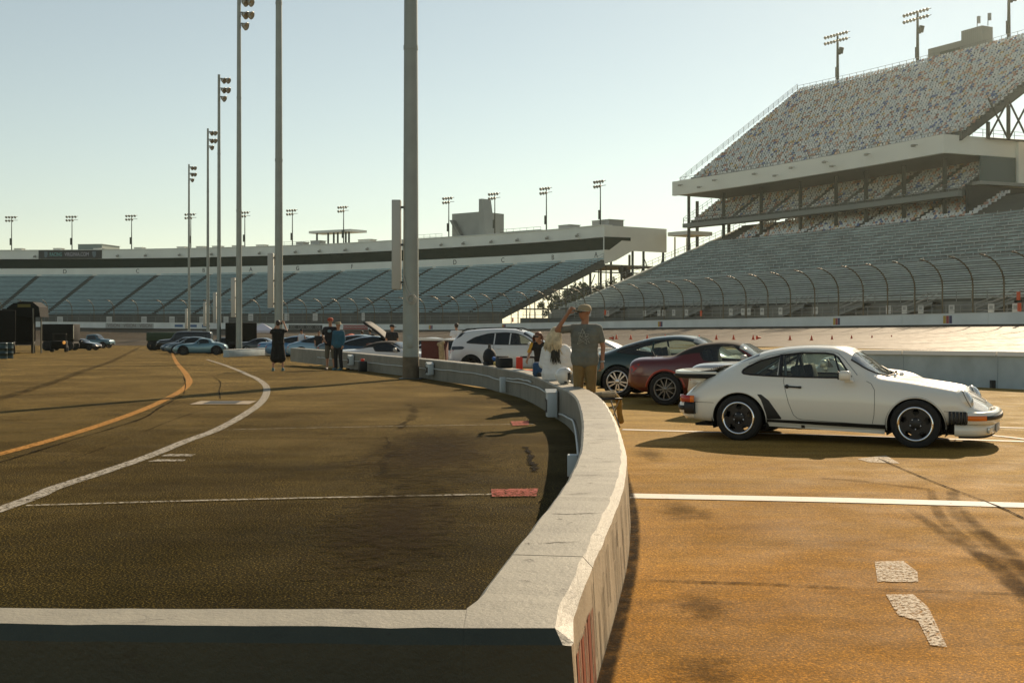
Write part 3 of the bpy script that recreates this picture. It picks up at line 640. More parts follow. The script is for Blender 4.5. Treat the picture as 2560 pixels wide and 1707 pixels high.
# far stand, curving round the turn to the left
A0 = s_px(1168, 0) ; A1 = TA[-1] - 12
st2 = empty('far_grandstand', tp(A0, 8), label='long far grandstand of aluminium benches with white roofed suites curving round the turn', cat='grandstand'); O2 = Vector(st2.location)
ais2 = [s_px(px, 20) for px in (1400, 1290, 1180, 1075, 985, 880, 765, 660, 560, 455, 330, 175, 40)]
m = MB(); stepped(m, A0, A1, 8, 3.3, 33.2, 13.9, 30, 50); rel(m, O2).build('seating_deck', DECK, st2)
bench_rows(st2, O2, A0 + .2, A1, 8, 3.3, 33.2, 13.9, 30, ais2, ALU)
m = MB(); ribbon(m, A0, A1, rect(7.2, 7.95, -4, 3.2), 50, 0, True); ribbon(m, A0, A1, rect(2.2, 7.1, .2, 1.6), 50, 1, True); rel(m, O2).build('front_wall', [M('concourse_wall', (.12, .12, .10), .8, var=.3, vscale=.3), DECK], st2)
railing(st2, O2, A0, A1, 7.6, 3.2, 1.1, 3.0)
railing(st2, O2, A0, A1, 2.4, 1.6, 1.1, 3.0)
B0 = A0
m = MB(); ribbon(m, B0, A1, rect(33.25, 34, 13.2, 16.0), 50, 0, True); rel(m, O2).build('lower_fascia', FASC, st2)
m = MB(); ribbon(m, B0, A1, rect(33.0, 35, 18.55, 20.9), 50, 0, True); ribbon(m, B0, A1, rect(32.8, 35.2, 20.91, 21.05), 50, 0, True); rel(m, O2).build('upper_fascia', FASC, st2)
m = MB(); ribbon(m, B0 + .3, A1, rect(33.7, 34.4, 16.01, 18.54), 50, 0, True); rel(m, O2).build('window_band', DARKW, st2)
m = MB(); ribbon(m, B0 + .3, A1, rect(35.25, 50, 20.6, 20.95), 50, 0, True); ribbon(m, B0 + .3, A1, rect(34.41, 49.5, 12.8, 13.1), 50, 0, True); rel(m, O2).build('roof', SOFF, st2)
# end wall facing the gap
EW = Matrix.Translation(Vector(tp(A0, 0, 0)) - Vector((O2.x, O2.y, O2.z))) @ Matrix(((TN[int(np.searchsorted(TA, A0))][0], 0, 0, 0), (TN[int(np.searchsorted(TA, A0))][1], 0, 0, 0), (0, 0, 1, 0), (0, 0, 0, 1)))
def endpt(u, z, ds=0): return Vector(tp(A0 - ds, u, z)) - O2
def endpoly(name, poly, mat, ds, th=.3):
    m = MB(); n_ = len(poly); m.add([endpt(u, z, ds) for u, z in poly] + [endpt(u, z, ds - th) for u, z in poly], [tuple(range(n_)), tuple(range(2 * n_ - 1, n_ - 1, -1))] + [(i, i + n_, (i + 1) % n_ + n_, (i + 1) % n_) for i in range(n_)]); return m.build(name, mat, st2)
endpoly('end_wall', [(33, 13.2), (36, 13.9), (40.5, 16.0), (50, 16.0), (50, 20.9), (33, 20.9)], FASC, .02, .28)
endpoly('end_window', [(33.0, 16.0), (34.3, 16.0), (37.6, 18.0), (40, 18.0), (40, 18.7), (33, 18.6)], DARKW, .05, .02)
for u in (38, 41, 44, 49.5):
    m = MB()
    m.tube([endpt(u, -2, -.4), endpt(u, 16 if u > 40 else 13, -.4)], .28, 6); m.build('support_column', STEEL, st2)
    m = MB(); m.tube([endpt(u, -2, -8), endpt(u, 16 if u > 40 else 13, -8)], .28, 6); m.build('support_column', STEEL, st2)
m = MB()
for a, b in (((38, 2), (44, 13)), ((44, 2), (38, 13)), ((44, 4), (49.5, 15)), ((49.5, 4), (44, 15)), ((33, 2), (38, 10)), ((20, 1), (26, 9)), ((26, 1), (31, 11))):
    m.tube([endpt(a[0], a[1], -.4), endpt(b[0], b[1], -.4)], .1, 5)
for u in range(12, 36, 2):
    m.tube([endpt(u, -2, -.5), endpt(u, 3 + (u - 8) * .42 - 1, -.5)], .11, 5)
for z in (4, 8, 11.5): m.tube([endpt(max(12, 8 + (z - 2) / .42), z, -.5), endpt(49.5, z, -.5)], .14, 5)
m.build('under_framing', STEEL, st2)
m = MB(); m.add([endpt(40, 12, -1), endpt(47, 4, -1), endpt(47, 4, -3), endpt(40, 12, -3), endpt(40, 13, -1), endpt(47, 5, -1), endpt(47, 5, -3), endpt(40, 13, -3)], [(0, 1, 2, 3), (4, 5, 6, 7), (0, 1, 5, 4), (3, 2, 6, 7), (0, 3, 7, 4), (1, 2, 6, 5)]); m.build('stair_flight', DECK, st2)
m = MB(); m.add([endpt(u, z, d) for d in (.1, 5) for u, z in ((50.2, 19.4), (57, 19.4), (57, 20.2), (50.2, 20.2))], [(0, 1, 2, 3), (7, 6, 5, 4), (0, 4, 5, 1), (1, 5, 6, 2), (2, 6, 7, 3), (3, 7, 4, 0)])
for u in (53, 56.5): m.tube([endpt(u, -2, -.5), endpt(u, 19.4, -.5)], .2, 6)
m.build('canopy', FASC, st2)
railing(st2, O2, A0 + .1, A0 + .1, 8, 3.6, 1.1, 1.6, u1=33, z1=14.2)
# section letters, ceiling floodlights, banner on the fascia
for px, ch in ((1490, 'A'), (1382, 'B'), (1257, 'C'), (1137, 'D'), (880, 'F'), (744, 'G'), (627, 'A'), (509, 'B'), (344, 'C'), (162, 'D')):
    s = s_px(px, 33.2); p = Vector(tp(s, 33.2, 15.1)) - O2; text(ch, 1.5, BLACK, st2, p, (R(90), 0, face_rz(s) + R(90)), 'section_letter')
FLOODM = M('floodlight_casing', (.38, .36, .30), .4, .4)
for px in (1445, 1370, 1295, 1230, 1160, 1105, 920, 865, 800, 740, 650, 530, 450, 365, 295, 88):
    s = s_px(px, 32.6); o = empty('wall_floodlight', Vector(tp(s, 32.9, 19.6)) - O2, face_rz(s), st2)
    m = MB(); m.cbox((.35, 0, 0), (.5, .12, .1)); m.cbox((.75, 0, -.1), (.5, .7, .45), 0, Matrix.Rotation(R(25), 4, 'Y'), .08); m.build('lamp', FLOODM, o)
bs0, bs1 = s_px(97, 33), s_px(255, 33); bc = (bs0 + bs1) / 2
bn = empty('sponsor_banner', tp(bc, 33, 19.7), label='dark RACINGVIRGINIA.COM banner along the top of the far grandstand', cat='banner'); BL = Vector(bn.location)
m = MB(); ribbon(m, bs0, bs1, rect(32.86, 32.95, 18.6, 20.88), 10, 0, True); rel(m, BL).build('sheet', DKW, bn)
rzb = face_rz(bc) + R(90)
dirb = Vector((math.cos(rzb), math.sin(rzb), 0))
text('RACING', 1.45, M('lettering_cyan', (.18, .45, .42), .5), bn, Vector(tp(bc, 32.75, 19.75)) - BL - dirb * 4.0, (R(90), 0, rzb), sx=.66)
text('VIRGINIA.COM', 1.45, M('lettering_lilac', (.5, .48, .52), .5), bn, Vector(tp(bc, 32.75, 19.75)) - BL + dirb * 1.95, (R(90), 0, rzb), sx=.72)
for sg in (-1, 1):
    m = MB(); c = Vector(tp(bc, 32.72, 19.75)) - BL + dirb * (sg * 6.9); m.add([c + dirb * x + Vector((0, 0, z)) for x, z in ((-.55, .8), (.55, .8), (.6, .1), (.35, -.6), (0, -.9), (-.35, -.6), (-.6, .1))], [tuple(range(7))]); m.build('shield_emblem', M('emblem_grey', (.12, .16, .18), .5), bn)
# signs on the concourse front
SIGN = M('sign_white', (.6, .6, .56), .5)
for k, px in enumerate((150, 273, 360, 430, 505, 565, 627, 717, 788, 908)):
    s = s_px(px, 2); z0 = -.3 if px < 600 else .3; p = tp(s, 2.0, z0 + 2.3); o = empty('concourse_sign', p, face_rz(s), label=None)
    m = MB(); m.cbox((0, 0, 0), (.06, 1.5 if px < 800 else .9, 1.6)); m.build('sign_board', SIGN, o)
    for q in (.35, 0, -.35): m = MB(); m.cbox((.036, 0, q), (.004, 1.0 if px < 800 else .6, .14)); m.build('print_line', GREYMET, o)
    tag(o, 'white notice board hung on the far stand fence, ' + ['left of the dark trailer', 'above the pickup cab', 'just right of the pickup', 'behind the farthest light pole', 'between the two thin far poles', 'right of the third nearest pole', 'left of the photographer', 'right of the photographer', 'left of the couple', 'right of the couple'][k], 'sign', 'notice boards along the far stand')

# near stand: bowl of benches below a covered tower
C0, C1 = 8.0, s_px(1293, 0)                            # arc length grows to the left
st1 = empty('main_grandstand', tp(s_px(2100), 8), label='main grandstand with bench bowl, covered middle tier and steep upper deck of mottled seats', cat='grandstand'); O1 = Vector(st1.location)
T0, T1 = s_px(2352, 42), s_px(1690, 42)                # ends of the tower
ais1 = [C1 - 9 - 11.5 * k for k in range(14)]
m = MB(); stepped(m, C0, C1, 8, 3.8, 24, 8.9, 17, 30); stepped(m, C0, C1, 24.01, 8.7, 44, 16.3, 14, 30); stepped(m, C0, C1, 44.01, 16.2, 53, 20.4, 10, 30); rel(m, O1).build('seating_deck', DECK, st1)
bench_rows(st1, O1, C0, C1 - .3, 8, 3.8, 24, 8.9, 17, ais1, ALU1)
bench_rows(st1, O1, C0, C1 - .3, 24.01, 8.7, 44, 16.3, 14, [a + 5 for a in ais1], ALU2, True)
m = MB()
for k in range(14):                                    # white uprights between the blocks of the backed benches
    u = 24 + 20 * (k + .80) / 14; z = 8.7 + 7.6 * k / 13
    for s in np.arange(C0 + 1 + (k % 3) * .7, C1 - 1, 2.3): p = Vector(tp(s, u, z + .55)) - O1; m.cbox(p, (.09, .09, .75))
m.build('seat_uprights', M('upright_pale', (.5, .52, .5), .5), st1, kind='stuff')
m = MB()
for _ in range(90):                                    # folded planks lying bright on the benches
    k = random.randrange(14); s = random.uniform(C0 + 20, C1 - 8); u = 24 + 20 * (k + .62) / 14; z = 8.7 + 7.6 * k / 13 + .42
    ribbon(m, s, s + random.uniform(1.5, 7), rect(u - .2, u + .2, z, z + .06), 2, 0, True)
rel(m, O1).build('bench_planks', M('plank_pale', (.55, .58, .55), .45, .2), st1, kind='stuff')
m = MB(); ribbon(m, C0, C1, rect(7.2, 7.95, -2, 3.7), 40, 0, True); ribbon(m, C0, C1, rect(.6, 7.1, 1.0, 2.2), 40, 1, True); rel(m, O1).build('front_wall', [M('bowl_front_wall', (.2, .2, .17), .8, var=.3, vscale=.3), DECK], st1)
railing(st1, O1, C0, C1, 7.6, 3.7, 1.1, 2.2); railing(st1, O1, C0, C1, 1.2, 2.2, 1.0, 2.0)
railing(st1, O1, C1 - .1, C1 - .1, 8, 4, 1.1, 1.6, u1=53, z1=20.4)
m = MB(); pts = [(7, 1.0), (53, 18.6), (53, 20.2), (7, 3.0)]; m.add([Vector(tp(C1 + d, u, z)) - O1 for d in (.05, .9) for u, z in pts], [(0, 1, 2, 3), (7, 6, 5, 4), (0, 4, 5, 1), (1, 5, 6, 2), (2, 6, 7, 3), (3, 7, 4, 0)]); m.build('end_ramp_beam', M('beam_pale', (.42, .43, .36), .6), st1)
for s in [a - 2 for a in ais1[::1]]:                    # access stairs up from the concourse
    m = MB(); pts = [Vector(tp(s, 6.9, 3.7)), Vector(tp(s + 6.0, 6.9, 2.2)), Vector(tp(s + 6.0, 5.7, 2.2)), Vector(tp(s, 5.7, 3.7))]
    m.add([p - O1 for p in pts] + [p - O1 - Vector((0, 0, .25)) for p in pts], [(0, 1, 2, 3), (4, 7, 6, 5), (0, 4, 5, 1), (2, 6, 7, 3)])
    for q in (0, 3): 
        for h_ in (1.0, .55): m.tube([pts[q] - O1 + Vector((0, 0, h_)), pts[q ^ 1] - O1 + Vector((0, 0, h_))], .04, 4)
    m.build('access_stair', RAIL, st1)
for k, px in enumerate((1455, 1475, 1520, 1612, 1648, 1660, 1685, 1717, 1828, 1858, 1873, 1906, 1952, 2040, 2222, 2262, 2303, 2380, 2479, 2540)):
    s = s_px(px, 1.1); o = empty('fence_sign', tp(s, 1.05, 2.85), face_rz(s)); m = MB(); m.cbox((0, 0, 0), (.05, .75, .85)); m.build('sign_board', SIGN, o); m = MB(); m.cbox((.03, 0, .1), (.004, .45, .3)); m.build('print_block', GREYMET, o)
    tag(o, 'small white sign on the rail below the main grandstand, ' + ['leftmost', 'second from the left', 'third from the left', 'fourth from the left', 'fifth from the left', 'sixth from the left', 'seventh from the left', 'eighth from the left', 'ninth from the left', 'tenth from the left', 'tenth from the right', 'ninth from the right', 'eighth from the right', 'seventh from the right', 'sixth from the right', 'fifth from the right', 'fourth from the right', 'third from the right', 'second from the right', 'rightmost'][k], 'sign', 'white signs along the main stand rail')
ORG = M('orange_sign', (.75, .10, .02), .5)
for k, (px, z) in enumerate(((1511, 3.0), (1280, 1.9), (1750, 2.7), (2543, 3.9), (2545, 2.9))):
    s = s_px(px, -.05); o = Vector(tp(s, .1, z)); m = MB(); m.cbox((0, 0, 0), (.35, .12, .75), 0, Matrix.Rotation(face_rz(s) + R(90), 4, 'Z')); q = m.build('marker_flag', ORG, label=['orange marker on the fence behind the man in the cap', 'orange marker on the fence above the white crossover', 'orange marker low on the fence, middle of the straight', 'upper orange marker at the right edge of the fence', 'lower orange marker at the right edge of the fence'][k], cat='marker'); q.location = o

# ---- seats
SEATM = [M('seat_white', (.74, .74, .70), .45), M('seat_grey', (.58, .63, .63), .45), M('seat_blue', (.11, .18, .36), .45), M('seat_tan', (.66, .46, .33), .5), M('seat_brown', (.48, .27, .20), .5), M('seat_yellow', (.62, .46, .22), .5)]
SEATW = [.44, .27, .06, .11, .08, .04]
SV = [(-.24, -.22, .36), (.24, -.22, .36), (.24, .22, .36), (-.24, .22, .36), (-.24, -.22, .44), (.24, -.22, .44), (.24, .22, .44), (-.24, .22, .44), (-.24, .20, .44), (.24, .20, .44), (.24, .27, .44), (-.24, .27, .44), (-.22, .27, .86), (.22, .27, .86), (.22, .34, .86), (-.22, .34, .86)]
SF = [(0, 1, 5, 4), (4, 5, 6, 7), (3, 0, 4, 7), (1, 2, 6, 5), (2, 3, 7, 6), (8, 9, 13, 12), (9, 10, 14, 13), (10, 11, 15, 14), (11, 8, 12, 15), (12, 13, 14, 15)]
def seat_tier(name, s0, s1, u0, z0, u1, z1, rows, aisles=(), step=.54, singles=0):
    spots = []
    for k in range(rows):
        u = u0 + (u1 - u0) * (k + .5) / rows; z = z0 + (z1 - z0) * k / (rows - 1)
        for s in np.arange(s0 + .4, s1 - .3, step):
            if any(abs(s - a) < .6 for a in aisles): continue
            spots.append((s, u, z))
    mi = np.random.choice(len(SEATM), len(spots), p=SEATW); order = sorted(range(len(spots)), key=lambda i: tp(spots[i][0], spots[i][1])[1])
    single = set(order[:singles]); m = MB(); me = {}
    for i, (s, u, z) in enumerate(spots):
        a = face_rz(s) + R(90) + random.uniform(-.12, .12); p = Vector(tp(s + random.uniform(-.07, .07), u + random.uniform(-.06, .06), z + random.uniform(-.03, .05))) - O1; c, sn = math.cos(a), math.sin(a)
        if i in single:
            q = int(mi[i])
            if q not in me: b = MB(); b.add(SV, SF); me[q] = b.mesh('seat', SEATM[q])
            o = bpy.data.objects.new('seat', me[q]); COL.objects.link(o); o.parent = st1; o.location = p; o.rotation_euler = (0, 0, a)
        else: m.add([(p.x + x * c - y * sn, p.y + x * sn + y * c, p.z + w) for x, y, w in SV], SF, int(mi[i]))
    m.build(name, SEATM, st1, fix=False, kind='stuff')
seat_tier('bowl_seats', T0 - 3, C1 - 4, 44.2, 16.25, 53, 20.4, 10, [a for a in ais1])
m = MB(); stepped(m, T0, T1 + 1, 46, 21.3, 54.5, 26.0, 9, 14); rel(m, O1).build('middle_deck', DECK, st1)
seat_tier('middle_seats', T0 + .5, T1 + .5, 46.6, 21.35, 54.5, 26.0, 9, [T0 + 7 + 8.5 * k for k in range(6)], .56, 300)
m = MB(); ribbon(m, T0, T1 + 1.5, rect(45.2, 46, 20.3, 21.1), 14, 0, True); rel(m, O1).build('middle_deck_edge', M('deck_edge', (.22, .24, .22), .6, .2), st1)
railing(st1, O1, T0, T1 + 1.5, 45.4, 21.1, 1.1, 1.8); railing(st1, O1, T1 + 1.4, T1 + 1.4, 45.4, 21.2, 1.1, 1.4, u1=53, z1=25.5)
U0, Z0, U1, Z1 = 45, 29.6, 76, 50.2
m = MB(); stepped(m, T0 - 1, T1, U0, Z0, U1, Z1, 34, 14); rel(m, O1).build('upper_deck', DECK, st1)
seat_tier('upper_seats', T0 - 1, T1 - .5, U0 + .2, Z0, U1, Z1, 34, [], .56)
m = MB(); ribbon(m, T0, T1 + 1, rect(42, 42.8, 26.45, 29.2), 14, 0, True); rel(m, O1).build('fascia', FASC2, st1)
m = MB(); ribbon(m, T0, T1 + .5, rect(42.85, 57, 26.5, 26.8), 14, 0, True); rel(m, O1).build('soffit', SOFF, st1)
m = MB(); ribbon(m, T0, T1 + .5, rect(42.85, 45.2, 28.6, 29.0), 14, 0, True); rel(m, O1).build('deck_front', STEEL, st1)
railing(st1, O1, T0, T1 + .6, 43.6, 29.0, 1.1, 1.3); railing(st1, O1, T1 + .4, T1 + .4, 43.6, 29.0, 1.15, 1.7, u1=76.5, z1=51, bars=(1, .75, .5, .25)); railing(st1, O1, T0 - 1, T1 + .4, 76.6, 50.6, 1.2, 1.4)
railing(st1, O1, T0 - 1.2, T0 - 1.2, 45, 29.6, 1.1, 1.7, u1=76.5, z1=51)
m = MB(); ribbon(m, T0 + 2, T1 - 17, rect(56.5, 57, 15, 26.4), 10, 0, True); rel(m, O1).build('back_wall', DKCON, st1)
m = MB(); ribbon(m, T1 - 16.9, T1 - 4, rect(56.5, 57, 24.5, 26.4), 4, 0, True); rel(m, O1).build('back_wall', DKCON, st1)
m = MB()
for s in (T1 - 17, T1 - 2):
    for d in (-.15, .15):
        pass
ribbon(m, T0 - .2, T1 + .1, [(45.0, 28.4), (76, 49.0), (76, 48.2), (45, 27.8)], 14, 0, True); rel(m, O1).build('deck_underside', STEEL, st1)
for px in (1722, 1809, 1903, 2001, 2090, 2165, 2260, 2362):
    s = s_px(px, 47); m = MB()
    p = Vector(tp(s, 47, 15)) - O1; m.cbox((p.x, p.y, p.z + 6), (.55, .55, 12.2)); m.build('support_column', STEEL, st1)
for px in (1743, 1822):
    s = s_px(px, 56); p = Vector(tp(s, 56, 10)) - O1; m = MB(); m.cbox((p.x, p.y, p.z + 8.4), (.6, .6, 16.8)); m.build('support_column', STEEL, st1)
for px in (1704, 1790, 1890, 1983, 2066, 2172, 2290, 1752, 1942, 2085, 2290):
    s = s_px(px, 41.6); o = empty('wall_floodlight', Vector(tp(s, 41.9, 28.3 if px not in (1752, 1942, 2085) else 27.4)) - O1, face_rz(s), st1)
    m = MB(); m.cbox((.4, 0, 0), (.8, .1, .1)); m.cbox((.85, 0, -.15), (.5, .6, .35), 0, None, .06); m.build('lamp', FLOODM, o)
for px in (1905, 2003, 2092, 2165, 2240, 2300, 2140, 2215):
    s = s_px(px, 45.5); o = Vector(tp(s, 46.4, 20.1)) - O1; m = MB(); m.cbox(o, (.7, .7, .25), 0, None, .08); m.build('soffit_lamp', FLOODM, st1)
# end of the tower: return wall, glazed landing, red block behind
def tend(ds, u, z): return Vector(tp(T0 - ds, u, z)) - O1
def tbox(name, ds0, ds1, u0, u1, z0, z1, mat):
    m = MB(); m.add([tend(d, u, z) for d in (ds0, ds1) for u, z in rect(u0, u1, z0, z1)], [(0, 1, 2, 3), (7, 6, 5, 4), (0, 4, 5, 1), (1, 5, 6, 2), (2, 6, 7, 3), (3, 7, 4, 0)]); return m.build(name, mat, st1)
tbox('end_fascia', .02, .5, 42.0, 56, 26.45, 29.2, FASC2); tbox('end_fascia', .02, 1.0, 56.05, 72, 22.2, 29.2, FASC2)
tbox('end_glazing', .3, .6, 49, 55.9, 22.6, 26.4, M('end_glass', (.05, .08, .07), .2)); tbox('landing', .0, 1.5, 48, 62, 22.0, 22.5, RAIL)
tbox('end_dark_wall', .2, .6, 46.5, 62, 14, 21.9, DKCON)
REDW = M('red_cladding', (.26, .07, .05), .6)
tbox('red_cladding', 2, 14, 62.5, 76, 18.9, 21.8, REDW); tbox('red_cladding', 2, 14, 62.5, 76, 14.2, 16.3, REDW); tbox('walkway', 1.6, 14, 61.5, 76, 13.6, 14.1, FASC2); tbox('walkway', 1.6, 14, 61.5, 76, 16.4, 16.7, RAIL)
tbox('end_roof_box', 3, 7, 56, 60, 29.2, 33.5, WHITE); tbox('end_roof_box', 3.5, 12, 62, 72, 29.2, 32.5, WHITE)
railing(st1, O1, T0 - 1.2, T0 - 12, 62, 16.7, 1.1, 1.6); railing(st1, O1, T0 - .8, T0 - .8, 43, 29.2, 1.1, 2, u1=72, z1=29.2)
railing(st1, O1, T0 - .5, T0 - .5, 45.4, 21.2, 1.1, 1.3, u1=49.5, z1=24); m = MB()
for a, b in (((44, 14.5), (64, 22)), ((44, 16), (64, 23.5))): m.tube([tend(2, *a), tend(2, *b)], .12, 5)
m.build('stair_rail', RAIL, st1)
m = MB()                                               # lattice holding up the deck's far corner
for d in (1, 8):
    for u in (50, 54, 58, 64, 70, 76): m.tube([tend(d, u, 29 if u < 58 else 14), tend(d, u, 28 + (u - 45) * .68)], .3, 6)
    for k, (u, w) in enumerate(((50, 54), (54, 58), (58, 64), (64, 70), (70, 76))):
        for z in [q for q in (29, 35, 41) if q + 6 < 31 + (w - 45) * .68]: m.tube([tend(d, u, z), tend(d, w, z + 6)], .16, 5); m.tube([tend(d, w, z), tend(d, u, z + 6)], .16, 5); m.tube([tend(d, u, z), tend(d, w, z)], .16, 5)
m.build('lattice_frame', STEEL, st1)
# lift house on the top row
lh = empty('lift_house', tp(s_px(2400, 76.5), 77, 50.2), label='grey metal lift house on the top row of the upper deck', cat='lift house'); LO = Vector(lh.location)
LHM = M('lift_house_cladding', (.34, .35, .31), .6, .1, var=.1, vscale=.2)
def sbox(par, o, name, px0, px1, u0, u1, z0, z1, mat, parent=None):
    a, b = s_px(px0, u0), s_px(px1, u0); m = MB(); m.add([Vector(tp(s, u, z)) - o for s in (a, b) for u, z in rect(u0, u1, z0, z1)], [(0, 1, 2, 3), (7, 6, 5, 4), (0, 4, 5, 1), (1, 5, 6, 2), (2, 6, 7, 3), (3, 7, 4, 0)]); return m.build(name, mat, par)
sbox(lh, LO, 'low_block', 2320, 2402, 76.9, 80, 49.5, 53.0, LHM); sbox(lh, LO, 'tall_block', 2403, 2455, 76.9, 79.6, 49.5, 54.7, LHM)
sbox(lh, LO, 'opening', 2350, 2398, 76.7, 76.88, 50.4, 51.8, M('opening_dark', (.12, .14, .11), .7))
m = MB()
for px in range(2322, 2450, 5):
    p = Vector(tp(s_px(px, 76.86), 76.86, 0)) - LO; m.cbox((p.x, p.y, (51.3 if px < 2403 else 52.1) - LO.z + (.9 if 2348 < px < 2403 else 0)), (.08, .1, 5 if px > 2402 else (1.6 if px > 2348 else 3.3)))
m.build('cladding_ribs', LHM, lh, kind='stuff')
for px in (2443, 2470):
    p = Vector(tp(s_px(px, 78), 78, 54.7)) - LO; m = MB(); m.tube([p, p + Vector((0, 0, 2.2))], .08, 5); m.cbox(p + Vector((.3, 0, 1.6)), (.5, .3, 1.3)); m.build('antenna', GREYMET, lh)

# ---- floodlight masts on the stands
def mast(px, u, z0, h, rows, per, w, lab, grp, ang=0, cab=True):
    s = s_px(px, u); o = empty('floodlight_mast', tp(s, u, z0), face_rz(s) + R(90) + ang, label=lab, cat='floodlight', group=grp)
    m = MB(); m.tube([(0, 0, 0), (0, 0, h)], [w * 1.2, w * .7], 8); m.build('pole', STEEL, o)
    if cab: m = MB(); m.cbox((-.3, 0, h * .26), (.35, .4, h * .2)); m.build('ballast_cabinet', STEEL, o)
    for r_ in range(rows):
        z = h - .15 - r_ * (.95 if per < 5 else 1.25); m = MB(); m.tube([(-per * .42, 0, z), (per * .42, 0, z)], .06, 5); m.build('crossarm', STEEL, o)
        for k in range(per if not (per == 4 and r_ == 1) else 3):
            x = (k - (per - 1) / 2) * .82; m = MB(); m.lathe([(.08, -.1), (.16, 0), (.36, .38), (.33, .4), (.05, .2)], 10, axis='Z'); a = Matrix.Translation((x, -.25, z - .02)) @ Matrix.Rotation(R(118), 4, 'X'); m.v = [tuple(a @ Vector(p)) for p in m.v]; m.build('lamp', FLOODM, o)
    return o
for k, (px, ty) in enumerate(((29, 541), (180, 540), (329, 538), (477, 533), (612, 529), (731, 522), (859, 513), (1122, 492), (1237, 480), (1366, 465), (1501, 450))):
    mast(px, 35.5, 21, 9.4, 2, 4, .13, 'thin floodlight mast on the far stand roof, ' + ['leftmost in view', 'beside the dark banner', 'right of the low roof hut', 'behind the farthest light pole', 'between two tall light poles', 'left of the roof canopy', 'rising behind the roof canopy', 'beside the stair tower', 'between stair tower and roof walkway', 'right of the roof walkway', 'on the end box of the roof'][k], 'floodlight masts on the far stand roof')
for k, (px, h) in enumerate(((2094, 10.6), (2294, 10.6), (2522, 11.5))):
    o = mast(px, 77.2, 50.2, h, 2, 8, .28, 'stout floodlight mast above the upper seats, ' + ['left of the other two', 'beside the lift house', 'at the right edge, cut by the frame'][k], 'floodlight masts on the upper deck')
    m = MB(); m.cbox((-.9, -.3, h - 3.6), (.8, .7, 1.3), 0, Matrix.Rotation(.3, 4, 'Y'), .1); m.cbox((.5, 0, h - 4), (.5, .5, .7), 0, None, .08); m.build('loudspeaker', STEEL, o)
s = s_px(2513, 30); lp = empty('floodlight_mast', tp(s, 46, 15.5), face_rz(s), label='short galvanised lamp post standing in the bench rows at right', cat='floodlight')
m = MB(); m.tube([(0, 0, -2), (0, 0, 11.5)], .2, 8); m.tube([(0, -1.1, 10.6), (0, 1.1, 10.6)], .07, 5); m.build('pole', GALV, lp)
for y in (-1.0, -.35, .9): m = MB(); m.cbox((.2, y, 10.8 + (.4 if y == -1 else -.8)), (.5, .6, .8), 0, None, .1); m.build('lamp', FLOODM, lp)
# ---- clutter on the far roof
def roofbox(px0, px1, u0, u1, h, mat, lab, name='roof_unit'):
    s = s_px((px0 + px1) / 2, u0); o = empty(name, tp(s, u0, 21), label=lab, cat='roof unit'); sbox(o, Vector(o.location), 'casing', px0, px1, u0, u1, 21, 21 + h, mat)
    sbox(o, Vector(o.location), 'lid', px0 - 1, px1 + 1, u0 - .1, u1 + .1, 21 + h, 21.12 + h, GREYMET)
roofbox(1480, 1522, 36, 40, 1.3, GREYMET, 'grey plant box at the end of the far stand roof'); roofbox(1396, 1424, 36, 39, 1.0, GREYMET, 'small plant box on the far roof left of the end box')
roofbox(195, 255, 36, 46, 1.6, M('hut_green', (.25, .30, .27), .6), 'long pale hut on the far stand roof above the banner', 'roof_hut'); roofbox(895, 924, 35.6, 38, .8, FASC, 'pale plant box on the far roof left of the near pole'); roofbox(776, 799, 35.6, 38, 1.1, GREYMET, 'grey plant box under the roof canopy'); roofbox(740, 758, 35.6, 38, .9, GREYMET, 'grey plant box left of the roof canopy')
for k, px in enumerate((45, 143, 243, 345, 452, 500, 540, 590, 650)): roofbox(px - 10, px + 10, 35.6, 37.5, .55, FASC, 'low vent box on the far roof, ' + ['leftmost', 'left of the banner lettering', 'on the roof hut', 'right of the roof hut', 'beside the farthest light pole', 'right of the farthest light pole', 'beside the third pole', 'between third and second pole', 'right before the second pole'][k])
can = empty('roof_canopy', tp(s_px(822, 37), 37, 21), label='flat canopy on thin legs on the far stand roof', cat='canopy'); CO = Vector(can.location)
sbox(can, CO, 'canopy_roof', 772, 877, 36, 42, 24.1, 24.7, FASC)
for px in (790, 818, 832, 842, 862, 870): sbox(can, CO, 'leg', px, px + 3, 37, 37.3, 20.96, 24.08, STEEL)
tw = empty('stair_tower', tp(s_px(1165, 36), 36, 21), label='concrete stair tower with a tall tapering fin on the far roof', cat='stair tower'); TO = Vector(tw.location)
TWM = M('tower_concrete', (.36, .38, .35), .7, var=.12, vscale=.3)
sbox(tw, TO, 'block', 1130, 1202, 38, 46, 20.9, 26.8, TWM)
a, b, c = s_px(1197, 37), s_px(1206, 37), s_px(1217, 37)
m = MB(); m.add([Vector(tp(s, u, z)) - TO for u in (37, 40) for s, z in ((s_px(1197, 37), 21), (s_px(1217, 37), 21), (s_px(1205, 37), 29.6), (s_px(1197, 37), 29.6))], [(0, 1, 2, 3), (7, 6, 5, 4), (0, 4, 5, 1), (1, 5, 6, 2), (2, 6, 7, 3), (3, 7, 4, 0)]); m.build('fin', TWM, tw)
m = MB(); m.add([Vector(tp(s_px(px, 37), u, z)) - TO for u in (36.5, 37.6) for px, z in ((1127, 25.2), (1134, 25.2), (1158, 21), (1150, 21))], [(0, 1, 2, 3), (7, 6, 5, 4), (0, 4, 5, 1), (1, 5, 6, 2), (2, 6, 7, 3), (3, 7, 4, 0)]); m.build('stair', RAIL, tw)
def roofrail(px0, px1, lab):
    s0, s1 = s_px(px0, 36), s_px(px1, 36); o = empty('roof_railing', tp(s0, 36, 21), label=lab, cat='railing'); railing(o, Vector(o.location), s0, s1, 36, 20.95, 1.2, 1.6, 'rails')
    return o
